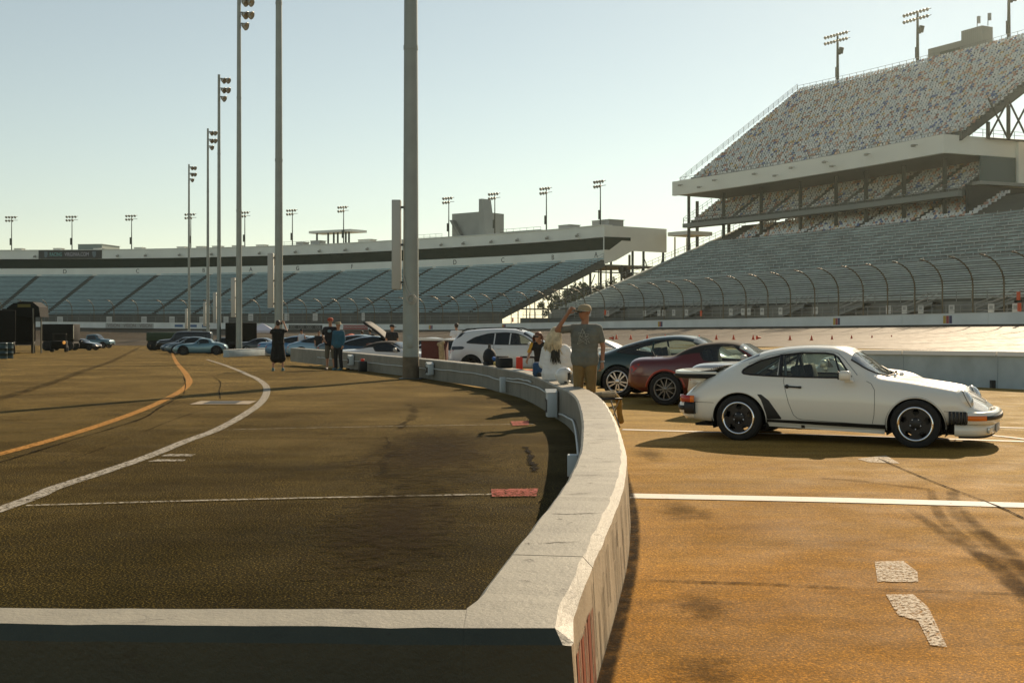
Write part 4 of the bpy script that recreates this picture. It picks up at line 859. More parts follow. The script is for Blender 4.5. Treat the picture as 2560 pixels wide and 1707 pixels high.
o = roofrail(1352, 1250, 'raised walkway railing on the far roof right of the stair tower'); sbox(o, Vector(o.location), 'platform', 1250, 1352, 36, 38, 21.0, 21.5, STEEL); roofrail(1105, 1045, 'roof railing just right of the near pole'); roofrail(772, 690, 'roof railing left of the canopy')

# ---- tree line seen in the gap, low hills of nothing else
LEAF = M('leaf_green', (.10, .13, .045), .6, var=.5, vscale=.4); BARK = M('bark', (.09, .07, .05), .9)
def tree(x, y, h, lab, seed):
    rr = random.Random(seed); z0 = gz(x, y); t = empty('tree', (x, y, z0), label=lab, cat='tree', group='trees behind the gap between the stands'); m = MB()
    m.tube([(0, 0, -1), (.1, 0, h * .3), (0, .1, h * .55), (.1, 0, h * .8)], [.35, .26, .17, .06], 7)
    for k in range(7): a = rr.uniform(0, 6.28); b = h * rr.uniform(.3, .6); l = h * rr.uniform(.18, .32); m.tube([(0, 0, b), (math.cos(a) * l * .6, math.sin(a) * l * .6, b + l * .5), (math.cos(a) * l, math.sin(a) * l, b + l)], [.12, .08, .03], 5)
    m.build('trunk', BARK, t); m = MB()
    cl = [(rr.gauss(0, h * .17), rr.gauss(0, h * .17), h * rr.uniform(.38, .98), rr.uniform(.08, .15) * h) for _ in range(26)]
    for cx_, cy_, cz_, cr_ in cl:
        for _ in range(90):
            d = Vector((rr.gauss(0, 1), rr.gauss(0, 1), rr.gauss(0, .8))).normalized() * cr_ * rr.random() ** .4; p = Vector((cx_, cy_, cz_)) + d
            a = Vector((rr.uniform(-1, 1), rr.uniform(-1, 1), rr.uniform(-1, 1))) * .38; b = Vector((rr.uniform(-1, 1), rr.uniform(-1, 1), rr.uniform(-1, 1))) * .38
            m.add([p - a, p + b, p + a, p - b], [(0, 1, 2, 3)])
    m.build('crown', LEAF, t, fix=False)
for k, (px, y, h) in enumerate(((1475, 330, 13), (1520, 345, 14.5), (1440, 350, 12), (1560, 335, 12.5), (1400, 360, 13))):
    tree((px - CX) * y / F, y, h, 'leafy tree behind the gap, ' + ['under the white end wall', 'right of the first under the end wall', 'left one behind the seat framing', 'rightmost, behind the bench rows', 'farthest left behind the framing'][k], k)
# ---------------------------------------------------------------- vehicles
def pchip(pts):
    P = sorted(pts); x = np.array([p[0] for p in P], float); y = np.array([p[1] for p in P], float)
    h = np.diff(x); d = np.diff(y) / h; m = np.zeros(len(x))
    for i in range(1, len(x) - 1):
        if d[i - 1] * d[i] > 0: w1, w2 = 2 * h[i] + h[i - 1], h[i] + 2 * h[i - 1]; m[i] = (w1 + w2) / (w1 / d[i - 1] + w2 / d[i])
    m[0], m[-1] = d[0], d[-1]
    def f(q):
        q = min(max(q, x[0]), x[-1]); i = min(max(int(np.searchsorted(x, q)) - 1, 0), len(h) - 1); t = (q - x[i]) / h[i]
        return float((2 * t**3 - 3 * t**2 + 1) * y[i] + (t**3 - 2 * t**2 + t) * h[i] * m[i] + (-2 * t**3 + 3 * t**2) * y[i + 1] + (t**3 - t**2) * h[i] * m[i + 1])
    return f
def in_poly(x, z, P):
    c = False; j = len(P) - 1
    for i in range(len(P)):
        if (P[i][1] > z) != (P[j][1] > z) and x < (P[j][0] - P[i][0]) * (z - P[i][1]) / (P[j][1] - P[i][1]) + P[i][0]: c = not c
        j = i
    return c
def near_poly(x, z, P):
    b = None
    for i in range(len(P)):
        a, c = np.array(P[i - 1]), np.array(P[i]); d = c - a; L2 = d.dot(d)
        t = 0 if L2 == 0 else min(1, max(0, (np.array((x, z)) - a).dot(d) / L2)); q = a + d * t; e = (q[0] - x)**2 + (q[1] - z)**2
        if b is None or e < b[0]: b = (e, q)
    return b
def rounded(P, n=4, r=.25):                            # soften the corners of an outline
    out = []
    for i in range(len(P)):
        a, b, c = (np.array(P[k % len(P)], float) for k in (i - 1, i, i + 1)); p, q = b + (a - b) * r, b + (c - b) * r
        for k in range(n + 1): t = k / n; out.append(tuple((1 - t)**2 * p + 2 * t * (1 - t) * b + t * t * q))
    return out
class Body:
    def __init__(s, top, sh, w, bot, tum=.5, shf=None, nx=110, per=5, breaks=(), crown=0):
        s.top, s.sh, s.w, s.bot = (pchip(q) for q in (top, sh, w, bot)); s.shf = pchip(shf) if shf else (lambda x: .93); s.tum = tum; s.per = per
        s.x0, s.x1 = max(min(p[0] for p in q) for q in (top, w, bot)), min(max(p[0] for p in q) for q in (top, w, bot))
        k = np.linspace(0, 1, nx); xs = list(s.x0 + (s.x1 - s.x0) * (.5 - .5 * np.cos(np.pi * (.06 + .88 * k))) ); lo, hi = xs[0], xs[-1]
        xs = [s.x0 + (q - lo) / (hi - lo) * (s.x1 - s.x0) for q in xs]
        for b in breaks: i = int(np.argmin([abs(q - b) for q in xs])); xs[i] = b
        s.xs = sorted(xs); s.curves = [s.sec(x) for x in s.xs]
    def sec(s, x):
        zt, zs, w, zb, f = s.top(x), s.sh(x), s.w(x), s.bot(x), s.shf(x); g = zt - zs; G = min(1, max(0, (g - .03) / .22)); G = G * G * (3 - 2 * G)
        ws = w * f; wr = max(.25, ws - s.tum * max(g, 0)); d = zs - zb; lp = lambda a, b: (a[0] + (b[0] - a[0]) * G, a[1] + (b[1] - a[1]) * G)
        C = [(w * .90, zb)] * 3 + [(w * .985, zb + .09 * d), (w, zb + .45 * d), (w * .985, zb + .80 * d), (ws, zs), lp((ws * .80, (zs + zt) / 2 + .01), (ws - .025 - s.tum * .45 * g, zs + .5 * g)), lp((ws * .55, zt), (wr, zt - .05)), lp((ws * .28, zt), (wr * .70, zt - .002)), (0, zt)]
        C.append((-C[-2][0], C[-2][1])); C = np.array(C); out = []
        for k in range(9):
            for i in range(s.per):
                t = i / s.per; out.append(((1 - t)**3 * C[k] + (3 * t**3 - 6 * t * t + 4) * C[k + 1] + (-3 * t**3 + 3 * t * t + 3 * t + 1) * C[k + 2] + t**3 * C[k + 3]) / 6)
        out.append((C[8] + 4 * C[9] * 0 + 4 * C[10] + C[11]) / 6 if False else (C[9] + 4 * C[10] + C[11]) / 6)
        return np.array(out)
    def side(s, x, z):                                 # half width of the skin at (x, z)
        c = s.sec(x); b = None
        for i in range(len(c) - 1):
            a, d = c[i], c[i + 1]
            if (a[1] - z) * (d[1] - z) <= 0 and a[1] != d[1]: t = (z - a[1]) / (d[1] - a[1]); y = a[0] + (d[0] - a[0]) * t; b = y if b is None else max(b, y)
        return b if b is not None else (c[0][0] if z < c[0][1] else float(np.interp(z, c[:, 1], c[:, 0])))
    def build(s, root, paint, regions, bands, holes, name='body'):
        # regions: side outlines [(part, outline, material)], bands: (part, x0, x1, first span, material) across the top, holes: outlines removed
        nj = s.per * 9 + 1; nx = len(s.xs); V = np.array([[(x, c[j][0], c[j][1]) for j in range(nj)] for x, c in zip(s.xs, s.curves)])
        polys = [(i, r[1]) for i, r in enumerate(regions)] + [(-10, h) for h in holes]; box = [(min(p[0] for p in P), max(p[0] for p in P), min(p[1] for p in P), max(p[1] for p in P)) for _, P in polys]
        reg = -np.ones((nx - 1, nj - 1), int)
        for i in range(nx - 1):
            for j in range(nj - 1):
                c = (V[i, j] + V[i + 1, j] + V[i, j + 1] + V[i + 1, j + 1]) / 4
                if j < s.per * 8:
                    for (k, P), b in zip(polys, box):
                        if b[0] < c[0] < b[1] and b[2] < c[2] < b[3] and in_poly(c[0], c[2], P): reg[i, j] = k; break
                if reg[i, j] == -1:
                    for k, bd in enumerate(bands):
                        if bd[1] < c[0] < bd[2] and j >= s.per * bd[3]: reg[i, j] = 100 + k
        pol = dict((k, []) for k, _ in polys)
        for k, P in polys: pol[k].append(P)
        for i in range(nx):
            for j in range(nj):
                adj = {reg[a, b] for a in (i - 1, i) for b in (j - 1, j) if 0 <= a < nx - 1 and 0 <= b < nj - 1}
                if len(adj) > 1:
                    q = None
                    for k in adj:
                        for P in pol.get(k, []):
                            e = near_poly(V[i, j, 0], V[i, j, 2], P)
                            if q is None or e[0] < q[0]: q = e
                    if q is not None and q[0] < .08**2: x, z = q[1]; V[i, j] = (x, s.side(x, z), z)
        for sg in (1, -1):
            VV = V.copy(); VV[:, :, 1] *= sg; flat = VV.reshape(-1, 3)
            quads = {}
            for i in range(nx - 1):
                for j in range(nj - 1):
                    f = (i * nj + j, i * nj + j + 1, (i + 1) * nj + j + 1, (i + 1) * nj + j); quads.setdefault(int(reg[i, j]), []).append(f if sg > 0 else f[::-1])
            caps = [tuple(range(nj)), tuple((nx - 1) * nj + j for j in range(nj))[::-1]]
            quads[-1] += [c if sg > 0 else c[::-1] for c in caps]
            if sg == 1: Q = {k: ([tuple(p) for p in flat], list(v)) for k, v in quads.items()}
            else:
                for k, v in quads.items():
                    if k == -1 or k >= 100: o = len(Q[k][0]); Q[k] = (Q[k][0] + [tuple(p) for p in flat], Q[k][1] + [tuple(i + o for i in f) for f in v])
                    elif k >= 0: Q[(k, 'far')] = ([tuple(p) for p in flat], v)
        for k, (vs, fs) in Q.items():
            if k == -10: continue
            used = sorted({i for f in fs for i in f}); mp = {i: n for n, i in enumerate(used)}; m = MB(); m.add([vs[i] for i in used], [[mp[i] for i in f] for f in fs], 0, True)
            nm, mt = (name, paint) if k == -1 else ((bands[k - 100][0], bands[k - 100][4]) if isinstance(k, int) and k >= 100 else (regions[k if isinstance(k, int) else k[0]][0], regions[k if isinstance(k, int) else k[0]][2]))
            o = m.build(nm, mt, root, fix=False)
            if k == -1:
                bm = bmesh.new(); bm.from_mesh(o.data); bmesh.ops.remove_doubles(bm, verts=bm.verts[:], dist=.0008)
                for f in bm.faces: f.smooth = len(f.verts) < 5
                bmesh.ops.recalc_face_normals(bm, faces=bm.faces[:]); bm.to_mesh(o.data); bm.free()
    def line(s, pts, off=.004, sg=1, n=10):            # a polyline laid on the skin, side view
        out = []
        for a, b in zip(pts[:-1], pts[1:]):
            for k in range(n): t = k / n; x, z = a[0] + (b[0] - a[0]) * t, a[1] + (b[1] - a[1]) * t; out.append(Vector((x, sg * (s.side(x, z) + off), z)))
        x, z = pts[-1]; out.append(Vector((x, sg * (s.side(x, z) + off), z))); return out
    def trim(s, root, name, pts, r, mat, both=True, closed=False, n=6, off=0):
        for sg in ((1, -1) if both else (-1,)):
            m = MB(); m.tube(s.line(list(pts) + ([pts[0]] if closed else []), off, sg, n), r, 5); m.build(name, mat, root)
    def plate(s, root, name, P, mat, off=.006, both=True, res=.05):   # a thin panel lying on the skin
        x0, x1, z0, z1 = min(p[0] for p in P), max(p[0] for p in P), min(p[1] for p in P), max(p[1] for p in P); out = []
        for sg in ((1, -1) if both else (-1,)):
            bm = bmesh.new(); f = bm.faces.new([bm.verts.new((x, 0, z)) for x, z in P])
            for q in np.arange(x0 + res, x1, res): bmesh.ops.bisect_plane(bm, geom=bm.verts[:] + bm.edges[:] + bm.faces[:], plane_co=(q, 0, 0), plane_no=(1, 0, 0))
            for q in np.arange(z0 + res, z1, res): bmesh.ops.bisect_plane(bm, geom=bm.verts[:] + bm.edges[:] + bm.faces[:], plane_co=(0, 0, q), plane_no=(0, 0, 1))
            for v in bm.verts: v.co.y = sg * (s.side(v.co.x, v.co.z) + off)
            g = bmesh.ops.extrude_face_region(bm, geom=bm.faces[:])
            for v in g['geom']:
                if isinstance(v, bmesh.types.BMVert): v.co.y -= sg * (off + .004)
            m = MB(); m.bm(bm); out.append(m.build(name, mat, root))
        return out
def sweep(m, path, prof, mi=0, sm=True):               # prof (outwards, z) swept along a plan path
    P = [np.array(p, float) for p in path]; vs = []; k = len(prof)
    for i, p in enumerate(P):
        t = P[min(i + 1, len(P) - 1)] - P[max(i - 1, 0)]; t /= np.linalg.norm(t); nrm = np.array((t[1], -t[0]))
        for o, z in prof: vs.append((p[0] + nrm[0] * o, p[1] + nrm[1] * o, z))
    m.add(vs, [(i * k + j, i * k + (j + 1) % k, (i + 1) * k + (j + 1) % k, (i + 1) * k + j) for i in range(len(P) - 1) for j in range(k)], mi, sm)
    m.add(vs[:k], [tuple(range(k))], mi); m.add(vs[-k:], [tuple(range(k))[::-1]], mi)
TYRE = M('tyre_rubber', (.014, .014, .013), .8); DISC = M('brake_disc', (.18, .17, .15), .4, .8); RIMDARK = M('rim_black', (.02, .02, .02), .35, .3); RIMSIL = M('rim_silver', (.62, .62, .62), .28, .9); RIMGUN = M('rim_gunmetal', (.20, .20, .19), .35, .8); POL = M('polished_lip', (.75, .78, .82), .12, 1)
def wheel(root, x, y, r, wd, rim, style, side, lite=False):
    o = empty('wheel', (x, y, r), 0 if side > 0 else math.pi, root); n = 20 if lite else 40; h = wd / 2
    m = MB(); m.lathe([(rim, -h), (r * .95, -h), (r, -h * .75), (r, h * .75), (r * .985, h * .9), (r * .93, h), (rim + .012, h * 1.02), (rim, h * .92)], n, 0, 'Y', closed=True); m.build('tyre', TYRE, o)
    lip = POL if style == 'fuchs' else (RIMGUN if style == 'ten' else (RIMDARK if style == 'dark' else RIMSIL)); m = MB()
    m.lathe([(rim + .004, h * .95), (rim + .002, h * 1.05), (rim - .020, h * 1.04), (rim - .026, h * .9), (rim - .035, h * .4), (rim - .04, -h)], n, 0, 'Y'); m.build('rim', lip, o)
    sp = RIMDARK if style in ('fuchs', 'dark') else (RIMGUN if style == 'ten' else RIMSIL); m = MB()
    if style in ('fuchs', 'dark'):
        for k in range(5):
            a = Matrix.Rotation(2 * math.pi * k / 5 + .3, 4, 'Y')
            poly = [(.035, -.05), (.10, -.062), (rim * .62, -.045), (rim - .05, -.085), (rim - .03, -.07), (rim - .03, .07), (rim - .05, .085), (rim * .62, .045), (.10, .062), (.035, .05)]
            m.prism(poly, .03, 0, a @ Matrix.Translation((0, h * .35, 0)))
        m.lathe([(.0, h * .72), (.06, h * .72), (.085, h * .6), (.09, h * .3)], 20, 0, 'Y')
        m2 = MB()
        for k in range(5): m2.ball((math.cos(2 * math.pi * (k + .5) / 5 + .3) * .066, h * .70, math.sin(2 * math.pi * (k + .5) / 5 + .3) * .066), .011, n=6)
        m2.build('lug_nuts', POL, o, kind='stuff')
    elif style == 'five':
        for k in range(5):
            for d in (-.13, .13):
                a = Matrix.Rotation(2 * math.pi * k / 5 + math.pi / 2, 4, 'Y'); c0, c1 = math.cos(d * .4), math.sin(d)
                m.prism([(.05, d * .12 - .014), (rim - .03, d * .34 - .015), (rim - .03, d * .34 + .015), (.05, d * .12 + .014)], .03, 0, a @ Matrix.Translation((0, h * .62, 0)))
        m.lathe([(0, h * .95), (.03, h * .95), (.075, h * .8), (.08, h * .4)], 20, 0, 'Y')
    else:
        for k in range(10):
            a = Matrix.Rotation(2 * math.pi * k / 10 + .15, 4, 'Y'); m.prism([(.03, -.012), (rim - .02, -.009), (rim - .02, .009), (.03, .012)], .025, 0, a @ Matrix.Translation((0, h * .6, 0)))
        m.lathe([(0, h * .9), (.03, h * .9), (.055, h * .75), (.06, h * .3)], 20, 0, 'Y')
    m.build('spokes', sp, o)
    m = MB(); m.lathe([(0, h * .08), (rim * .70, h * .08), (rim * .70, -h * .1), (0, -h * .1)], 24, 0, 'Y'); m.build('brake_disc', DISC, o)
    return o
def circ(x, z, r, n=40, z0=None):
    return [(x + r * math.cos(2 * math.pi * k / n), z + r * math.sin(2 * math.pi * k / n)) for k in range(n)]
def underside(root, x0, x1, w, z0, z1, axles, r):
    m = MB(); m.box(x0, x1, -w, w, z0, z0 + .03)
    for ax in axles: m.tube([(ax, -w, r), (ax, w, r)], .04, 6)
    m.box(x0 + .1, x1 - .1, -w * .75, w * .75, z0 + .03, z1); m.build('underbody', BLKRUB, root)
def carroot(name, px=None, y=None, yaw=0, pos=None, **k):
    p = Vector((*pos, gz(*pos))) if pos is not None else at(px, y); return empty(name, p, R(yaw), **k)
GLASS = glassmat('car_glass', (.72, .80, .74), 1.5, .07, .05); DGLASS = M('dark_glass', (.012, .016, .016), .06, 0, .6); SKYGLASS = glassmat('windscreen_glass', (.62, .72, .70), 1.6, .30, .5)
AMBER = M('amber_lens', (.85, .20, .02), .2, 0, .5); REDL = M('red_lens', (.40, .03, .02), .15, 0, .5); LENS = M('clear_lens', (.62, .64, .62), .06, .3, .8, 1)
SEATF = M('dark_seat_fabric', (.03, .035, .03), .8); INTER = M('interior_black', (.018, .018, .017), .85)
def bucket(root, x, y, mat=SEATF, top=1.02):
    m = MB(); a = Matrix.Rotation(R(-12), 4, 'Y'); m.cbox((x + .12, y, .42), (.5, .44, .14), 0, None, .04)
    bm = bmesh.new(); bmesh.ops.create_cube(bm, size=1); bmesh.ops.subdivide_edges(bm, edges=bm.edges[:], cuts=4, use_grid_fill=True)
    for v in bm.verts:
        t = v.co.z + .5; w = .46 if t < .6 else (.40 if t < .75 else .28); v.co = Vector((v.co.x * .12, v.co.y * w, t * (top - .42)))
    bmesh.ops.smooth_vert(bm, verts=bm.verts[:], factor=.5, use_axis_x=True, use_axis_y=True, use_axis_z=True)
    m.bm(bm, 0, Matrix.Translation((x - .12, y, .42)) @ a, True); return m.build('seat', mat, root)

# ------------------------------------------------ the white sports coupe
PAINTW = M('white_car_paint', (.82, .80, .70), .28, 0, .5, .8)
pc = carroot('sports_coupe', pos=(4.43, 16.40), yaw=-25.8, label='white classic rear engined sports coupe with whale tail parked by the white lines', cat='car', group=None)
B = Body(top=[(-2.0, .52), (-1.93, .64), (-1.78, .77), (-1.6, .885), (-1.37, 1.0), (-1.1, 1.122), (-.887, 1.205), (-.6, 1.26), (-.25, 1.283), (.02, 1.277), (.2, 1.243), (.36, 1.15), (.70, .905), (.82, .872), (1.2, .806), (1.5, .735), (1.7, .66), (1.88, .565), (1.97, .50)],
         sh=[(-2.0, .50), (-1.93, .60), (-1.78, .70), (-1.6, .80), (-1.37, .87), (-1.1, .885), (-.6, .868), (-.2, .86), (.4, .85), (.7, .84), (.96, .83), (1.26, .80), (1.5, .772), (1.62, .75), (1.69, .69), (1.77, .585), (1.86, .53), (1.97, .48)],
         w=[(-2.0, .60), (-1.95, .70), (-1.8, .775), (-1.5, .825), (-1.14, .838), (-.85, .82), (-.55, .79), (0, .785), (.6, .785), (.9, .80), (1.14, .81), (1.4, .80), (1.65, .765), (1.8, .73), (1.92, .66), (1.97, .58)],
         bot=[(-2.0, .31), (-1.9, .275), (-1.5, .245), (-1.0, .24), (.8, .20), (1.4, .28), (1.6, .32), (1.97, .36)], tum=.60,
         shf=[(-2.0, .82), (-1.5, .80), (-1.1, .86), (-.5, .925), (.4, .925), (.7, .88), (1.1, .80), (1.5, .77), (1.8, .76), (1.97, .8)], nx=150, per=6, breaks=(.30, .745, -.93, -1.36))
sw = [(-1.118, .915), (-1.108, .945), (-1.05, .99), (-.89, 1.073), (-.6, 1.152), (-.35, 1.182), (-.05, 1.182), (.06, 1.168), (.13, 1.125), (.325, .882), (.20, .868), (-.3, .868), (-.7, .874), (-1.0, .887), (-1.09, .898)]
qw = [p for p in sw]
B.build(pc, PAINTW, [('side_window', [(-.585, .871), (-.585, 1.153), (-.35, 1.182), (-.05, 1.182), (.06, 1.168), (.13, 1.125), (.325, .882), (.20, .868), (-.3, .868)], GLASS),
                     ('quarter_window', [(-1.118, .915), (-1.108, .945), (-1.05, .99), (-.89, 1.073), (-.64, 1.141), (-.64, .873), (-1.0, .887), (-1.09, .898)], GLASS)],
        [('windscreen', .30, .745, 6.75, SKYGLASS), ('rear_window', -1.36, -.93, 7.0, DGLASS)], [circ(-1.136, .285, .368), circ(1.136, .275, .362)])
B.trim(pc, 'window_trim', sw, .014, BLACK, closed=True)
B.trim(pc, 'window_pillar', [(-.60, .875), (-.615, 1.148)], .028, BLACK); B.trim(pc, 'vent_window_frame', [(.20, .87), (.075, 1.162)], .012, BLACK)
B.trim(pc, 'roof_gutter', [(-1.05, 1.03), (-.8, 1.135), (-.5, 1.195), (-.2, 1.213), (.03, 1.205), (.12, 1.18), (.22, 1.10), (.40, .905)], .007, GREYMET)
for sg in (1, -1):                                     # windscreen rubber
    m = MB(); e = [Vector((x, sg * (c[int(B.per * 6.75)][0] + .001), c[int(B.per * 6.75)][1] + .004)) for x, c in zip(B.xs, B.curves) if .295 < x < .75]; m.tube(e, .013, 5); m.build('windscreen_rubber', BLACK, pc)
c0 = B.sec(.745); m = MB(); m.tube([Vector((.75 - .0 * abs(y), y, z + .004)) for y, z in [(sg * p[0], p[1]) for sg, ps in ((-1, c0[int(B.per * 6.75):]), (1, c0[int(B.per * 6.75):][::-1])) for p in ps]], .012, 5); m.build('windscreen_rubber', BLACK, pc)
door = [(-.545, .866), (-.545, .80), (-.475, .53), (-.41, .37), (-.36, .325), (-.30, .308), (.60, .275), (.625, .40), (.632, .55), (.628, .72), (.58, .80), (.52, .83)]
B.trim(pc, 'door_seam', door, .0032, BLACK)
B.trim(pc, 'wing_seam', [(-1.48, .50), (-1.76, .503)], .003, BLACK); B.trim(pc, 'wing_seam', [(1.475, .475), (1.70, .472)], .003, BLACK)
for cx_, cz_, rr_ in ((-1.136, .285, .368), (1.136, .275, .362)):
    B.trim(pc, 'arch_lip', [(cx_ + rr_ * math.cos(a), cz_ + rr_ * math.sin(a)) for a in np.linspace(R(-5), R(185), 30)], .009, PAINTW, n=1)
    for sg in (1, -1):
        m = MB(); vs = []
        for k in range(25):
            a = R(-20) + R(220) * k / 24
            for y in (.80 * sg, .38 * sg): vs.append((cx_ + (rr_ + .01) * math.cos(a), y, cz_ + (rr_ + .01) * math.sin(a)))
        m.add(vs, [(2 * k, 2 * k + 1, 2 * k + 3, 2 * k + 2) for k in range(24)]); m.add([vs[2 * k + 1] for k in range(25)], [tuple(range(25))]); m.build('wheel_well', BLKRUB, pc)
B.plate(pc, 'stone_guard', rounded([(-.885, .63), (-.83, .628), (-.73, .55), (-.56, .305), (-.765, .30), (-.80, .47), (-.835, .56)], 3, .12), BLACK, .004)
B.plate(pc, 'sill_strip', [(-.765, .298), (.765, .278), (.765, .222), (-.755, .262)], BLACK, .008)
B.plate(pc, 'sill_cover', [(-.755, .26), (.755, .22), (.745, .155), (-.74, .205)], PAINTW, .012)
B.plate(pc, 'jack_point', [(-.315, .235), (-.27, .233), (-.27, .195), (-.315, .197)], BLACK, .018)
for sg in (1, -1):
    y = B.side(-.45, .74) + .018; m = MB(); m.tube([(-.505, sg * y, .742), (-.33, sg * (y + .004), .735)], .012, 8); m.ball((-.495, sg * y, .742), (.028, .012, .028)); m.cbox((-.325, sg * y, .735), (.04, .02, .03), 0, None, .006); m.build('door_handle', BLACK, pc)
    # mirror
    m = MB(); m.cbox((.285, sg * .93, .905), (.15, .12, .125), 0, None, .035); m.build('mirror_shell', PAINTW, pc); m = MB(); m.cbox((.325, sg * .835, .835), (.11, .12, .045), 0, None, .015); m.build('mirror_foot', PAINTW, pc)
    m = MB(); m.cbox((.205, sg * .93, .905), (.008, .10, .105), 0, None, .003); m.build('mirror_glass', BLACK, pc)
    # headlamp: tilted round lens in a body coloured ring
    T_ = Matrix.Translation((1.735, sg * .60, .622)) @ Matrix.Rotation(R(63), 4, 'Y')
    m = MB(); m.lathe([(.128, -.22), (.135, -.0), (.122, .022), (.112, .024)], 32); m.v = [tuple(T_ @ Vector(p)) for p in m.v]; m.build('headlight_ring', PAINTW, pc)
    m = MB(); m.lathe([(.112, .022), (.09, .042), (.05, .056), (.001, .06)], 28); m.v = [tuple(T_ @ Vector(p)) for p in m.v]; m.build('headlight', LENS, pc)
    m = MB(); m.lathe([(.137, .0), (.139, .004), (.137, .008)], 32); m.v = [tuple(T_ @ Vector(p)) for p in m.v]; m.build('headlight_seam', BLACK, pc)
    m = MB(); m.cbox((1.985, sg * .52, .238), (.03, .13, .075), 0, Matrix.Rotation(0, 4, 'Z'), .01); m.build('fog_lamp', LENS, pc)
    m = MB(); sweep(m, [(-1.755, sg * .845)[:2], (-1.84, sg * .82), (-1.925, sg * .765), (-1.985, sg * .66), (-2.01, sg * .5)][::(1 if sg < 0 else -1)], [(-.02, .502), (.008, .502), (.008, .592), (-.02, .592)]); m.build('tail_light', REDL, pc)
    m = MB(); sweep(m, [(-1.752, sg * .846), (-1.80, sg * .835)][::(1 if sg < 0 else -1)], [(-.02, .503), (.012, .503), (.012, .59), (-.02, .59)]); m.build('tail_indicator', AMBER, pc)
fpath = [(1.535, -.815), (1.70, -.805), (1.86, -.765), (1.96, -.69), (2.03, -.56), (2.07, -.38), (2.09, -.18), (2.095, 0)]; fpath = [tuple(p) for p in catmull(fpath + [(x, -y) for x, y in fpath[-2::-1]], 3)]
bpr = lambda z0, z1, d=.09, o=0: [(-d, z0), (o - .015, z0), (o, z0 + .015), (o, z1 - .02), (o - .02, z1), (-d, z1)]
N0 = 4
m = MB(); sweep(m, fpath[N0:-N0], bpr(.318, .470, .16)); m.build('front_bumper', PAINTW, pc)
for pth in (fpath[:N0 + 1], fpath[-N0 - 1:]):
    for k in range(5):
        t = k / 5; i0, i1 = t * N0, (t + .13) * N0; f = lambda q, P=pth: (P[int(q)][0] + (P[min(int(q) + 1, len(P) - 1)][0] - P[int(q)][0]) * (q % 1), P[int(q)][1] + (P[min(int(q) + 1, len(P) - 1)][1] - P[int(q)][1]) * (q % 1))
        m = MB(); sweep(m, [f(i0), f(i1)], bpr(.312, .475, .1, .006)); m.build('bumper_bellows', BLACK, pc)
m = MB(); sweep(m, fpath[N0:-N0], [(-.03, .372), (.012, .372), (.016, .385), (.016, .412), (.012, .425), (-.03, .425)]); m.build('bumper_strip', BLACK, pc)
for pth in (fpath[N0:N0 + 6], fpath[-N0 - 6:-N0]): m = MB(); sweep(m, pth, [(-.03, .368), (.019, .368), (.019, .428), (-.03, .428)]); m.build('indicator', AMBER, pc)
vpath = [(x - .045, y * .965) for x, y in fpath]
m = MB(); sweep(m, vpath[2:-2], [(-.12, .165), (-.035, .165), (-.01, .20), (0, .312), (-.12, .312)]); m.build('front_valance', PAINTW, pc)
m = MB(); sweep(m, vpath[3:-3], [(-.12, .14), (-.05, .14), (-.03, .164), (-.12, .164)]); m.build('chin_spoiler', BLKRUB, pc)
m = MB(); m.cbox((2.05, 0, .245), (.02, .5, .11), 0, None, .01); m.build('number_plate', M('plate_grey', (.45, .46, .45), .4), pc)
rpath = [(-1.755, -.83), (-1.90, -.80), (-1.99, -.72), (-2.035, -.55), (-2.055, -.3), (-2.06, 0)]; rpath = [tuple(p) for p in catmull(rpath + [(x, -y) for x, y in rpath[-2::-1]], 3)][::-1]
m = MB(); sweep(m, rpath[3:-3], bpr(.345, .500, .14)); m.build('rear_bumper', PAINTW, pc)
m = MB(); sweep(m, rpath[3:-3], [(-.03, .39), (.014, .39), (.014, .45), (-.03, .45)]); m.build('rear_bumper_strip', BLACK, pc)
for pth in (rpath[:4], rpath[-4:]): m = MB(); sweep(m, pth, bpr(.34, .505, .1, .008)); m.build('rear_bellows', BLACK, pc)
m = MB(); sweep(m, [(x + .03, y * .97) for x, y in rpath[1:-1]], [(-.12, .27), (-.05, .27), (0, .344), (-.12, .344)]); m.build('rear_valance', PAINTW, pc)
# whale tail
m = MB(); vs = []
for x, hw, zt in ((-1.36, .40, 1.0), (-1.55, .56, .935), (-1.75, .62, .915), (-1.95, .63, .910), (-2.10, .60, .914)):
    for j in range(13): y = hw * (j / 6 - 1); vs.append((x - .05 * (1 - (y / hw)**2) * (x < -1.9), y, zt + .012 * (1 - (y / .62)**2)))
top = [(i * 13 + j, i * 13 + j + 1, i * 13 + j + 14, i * 13 + j + 13) for i in range(4) for j in range(12)]; m.add(vs, top, 0, True); m.build('spoiler_deck', PAINTW, pc)
edge = [(-1.52, -.585), (-1.75, -.64), (-1.95, -.655), (-2.08, -.61), (-2.14, -.45), (-2.165, 0)]; edge = [tuple(p) for p in catmull(edge + [(x, -y) for x, y in edge[-2::-1]], 4)][::-1]
m = MB(); sweep(m, edge, [(-.10, .81), (-.02, .82), (.012, .845), (.014, .868), (-.004, .876), (-.02, .872), (-.10, .868)]); m.build('spoiler_lip', BLKRUB, pc); m = MB(); sweep(m, [(x * .995, y * .985) for x, y in edge], [(-.09, .868), (0, .872), (.006, .89), (-.006, .910), (-.09, .914)]); m.build('spoiler_rim', PAINTW, pc)
m = MB(); m.add([(-1.5, -.57, .90), (-2.06, -.56, .84), (-2.06, .56, .84), (-1.5, .57, .90), (-1.5, -.5, .80), (-1.75, -.5, .77), (-1.75, .5, .77), (-1.5, .5, .80)], [(0, 1, 5, 4), (1, 2, 6, 5), (2, 3, 7, 6), (0, 4, 7, 3), (4, 5, 6, 7)]); m.build('spoiler_base', PAINTW, pc)
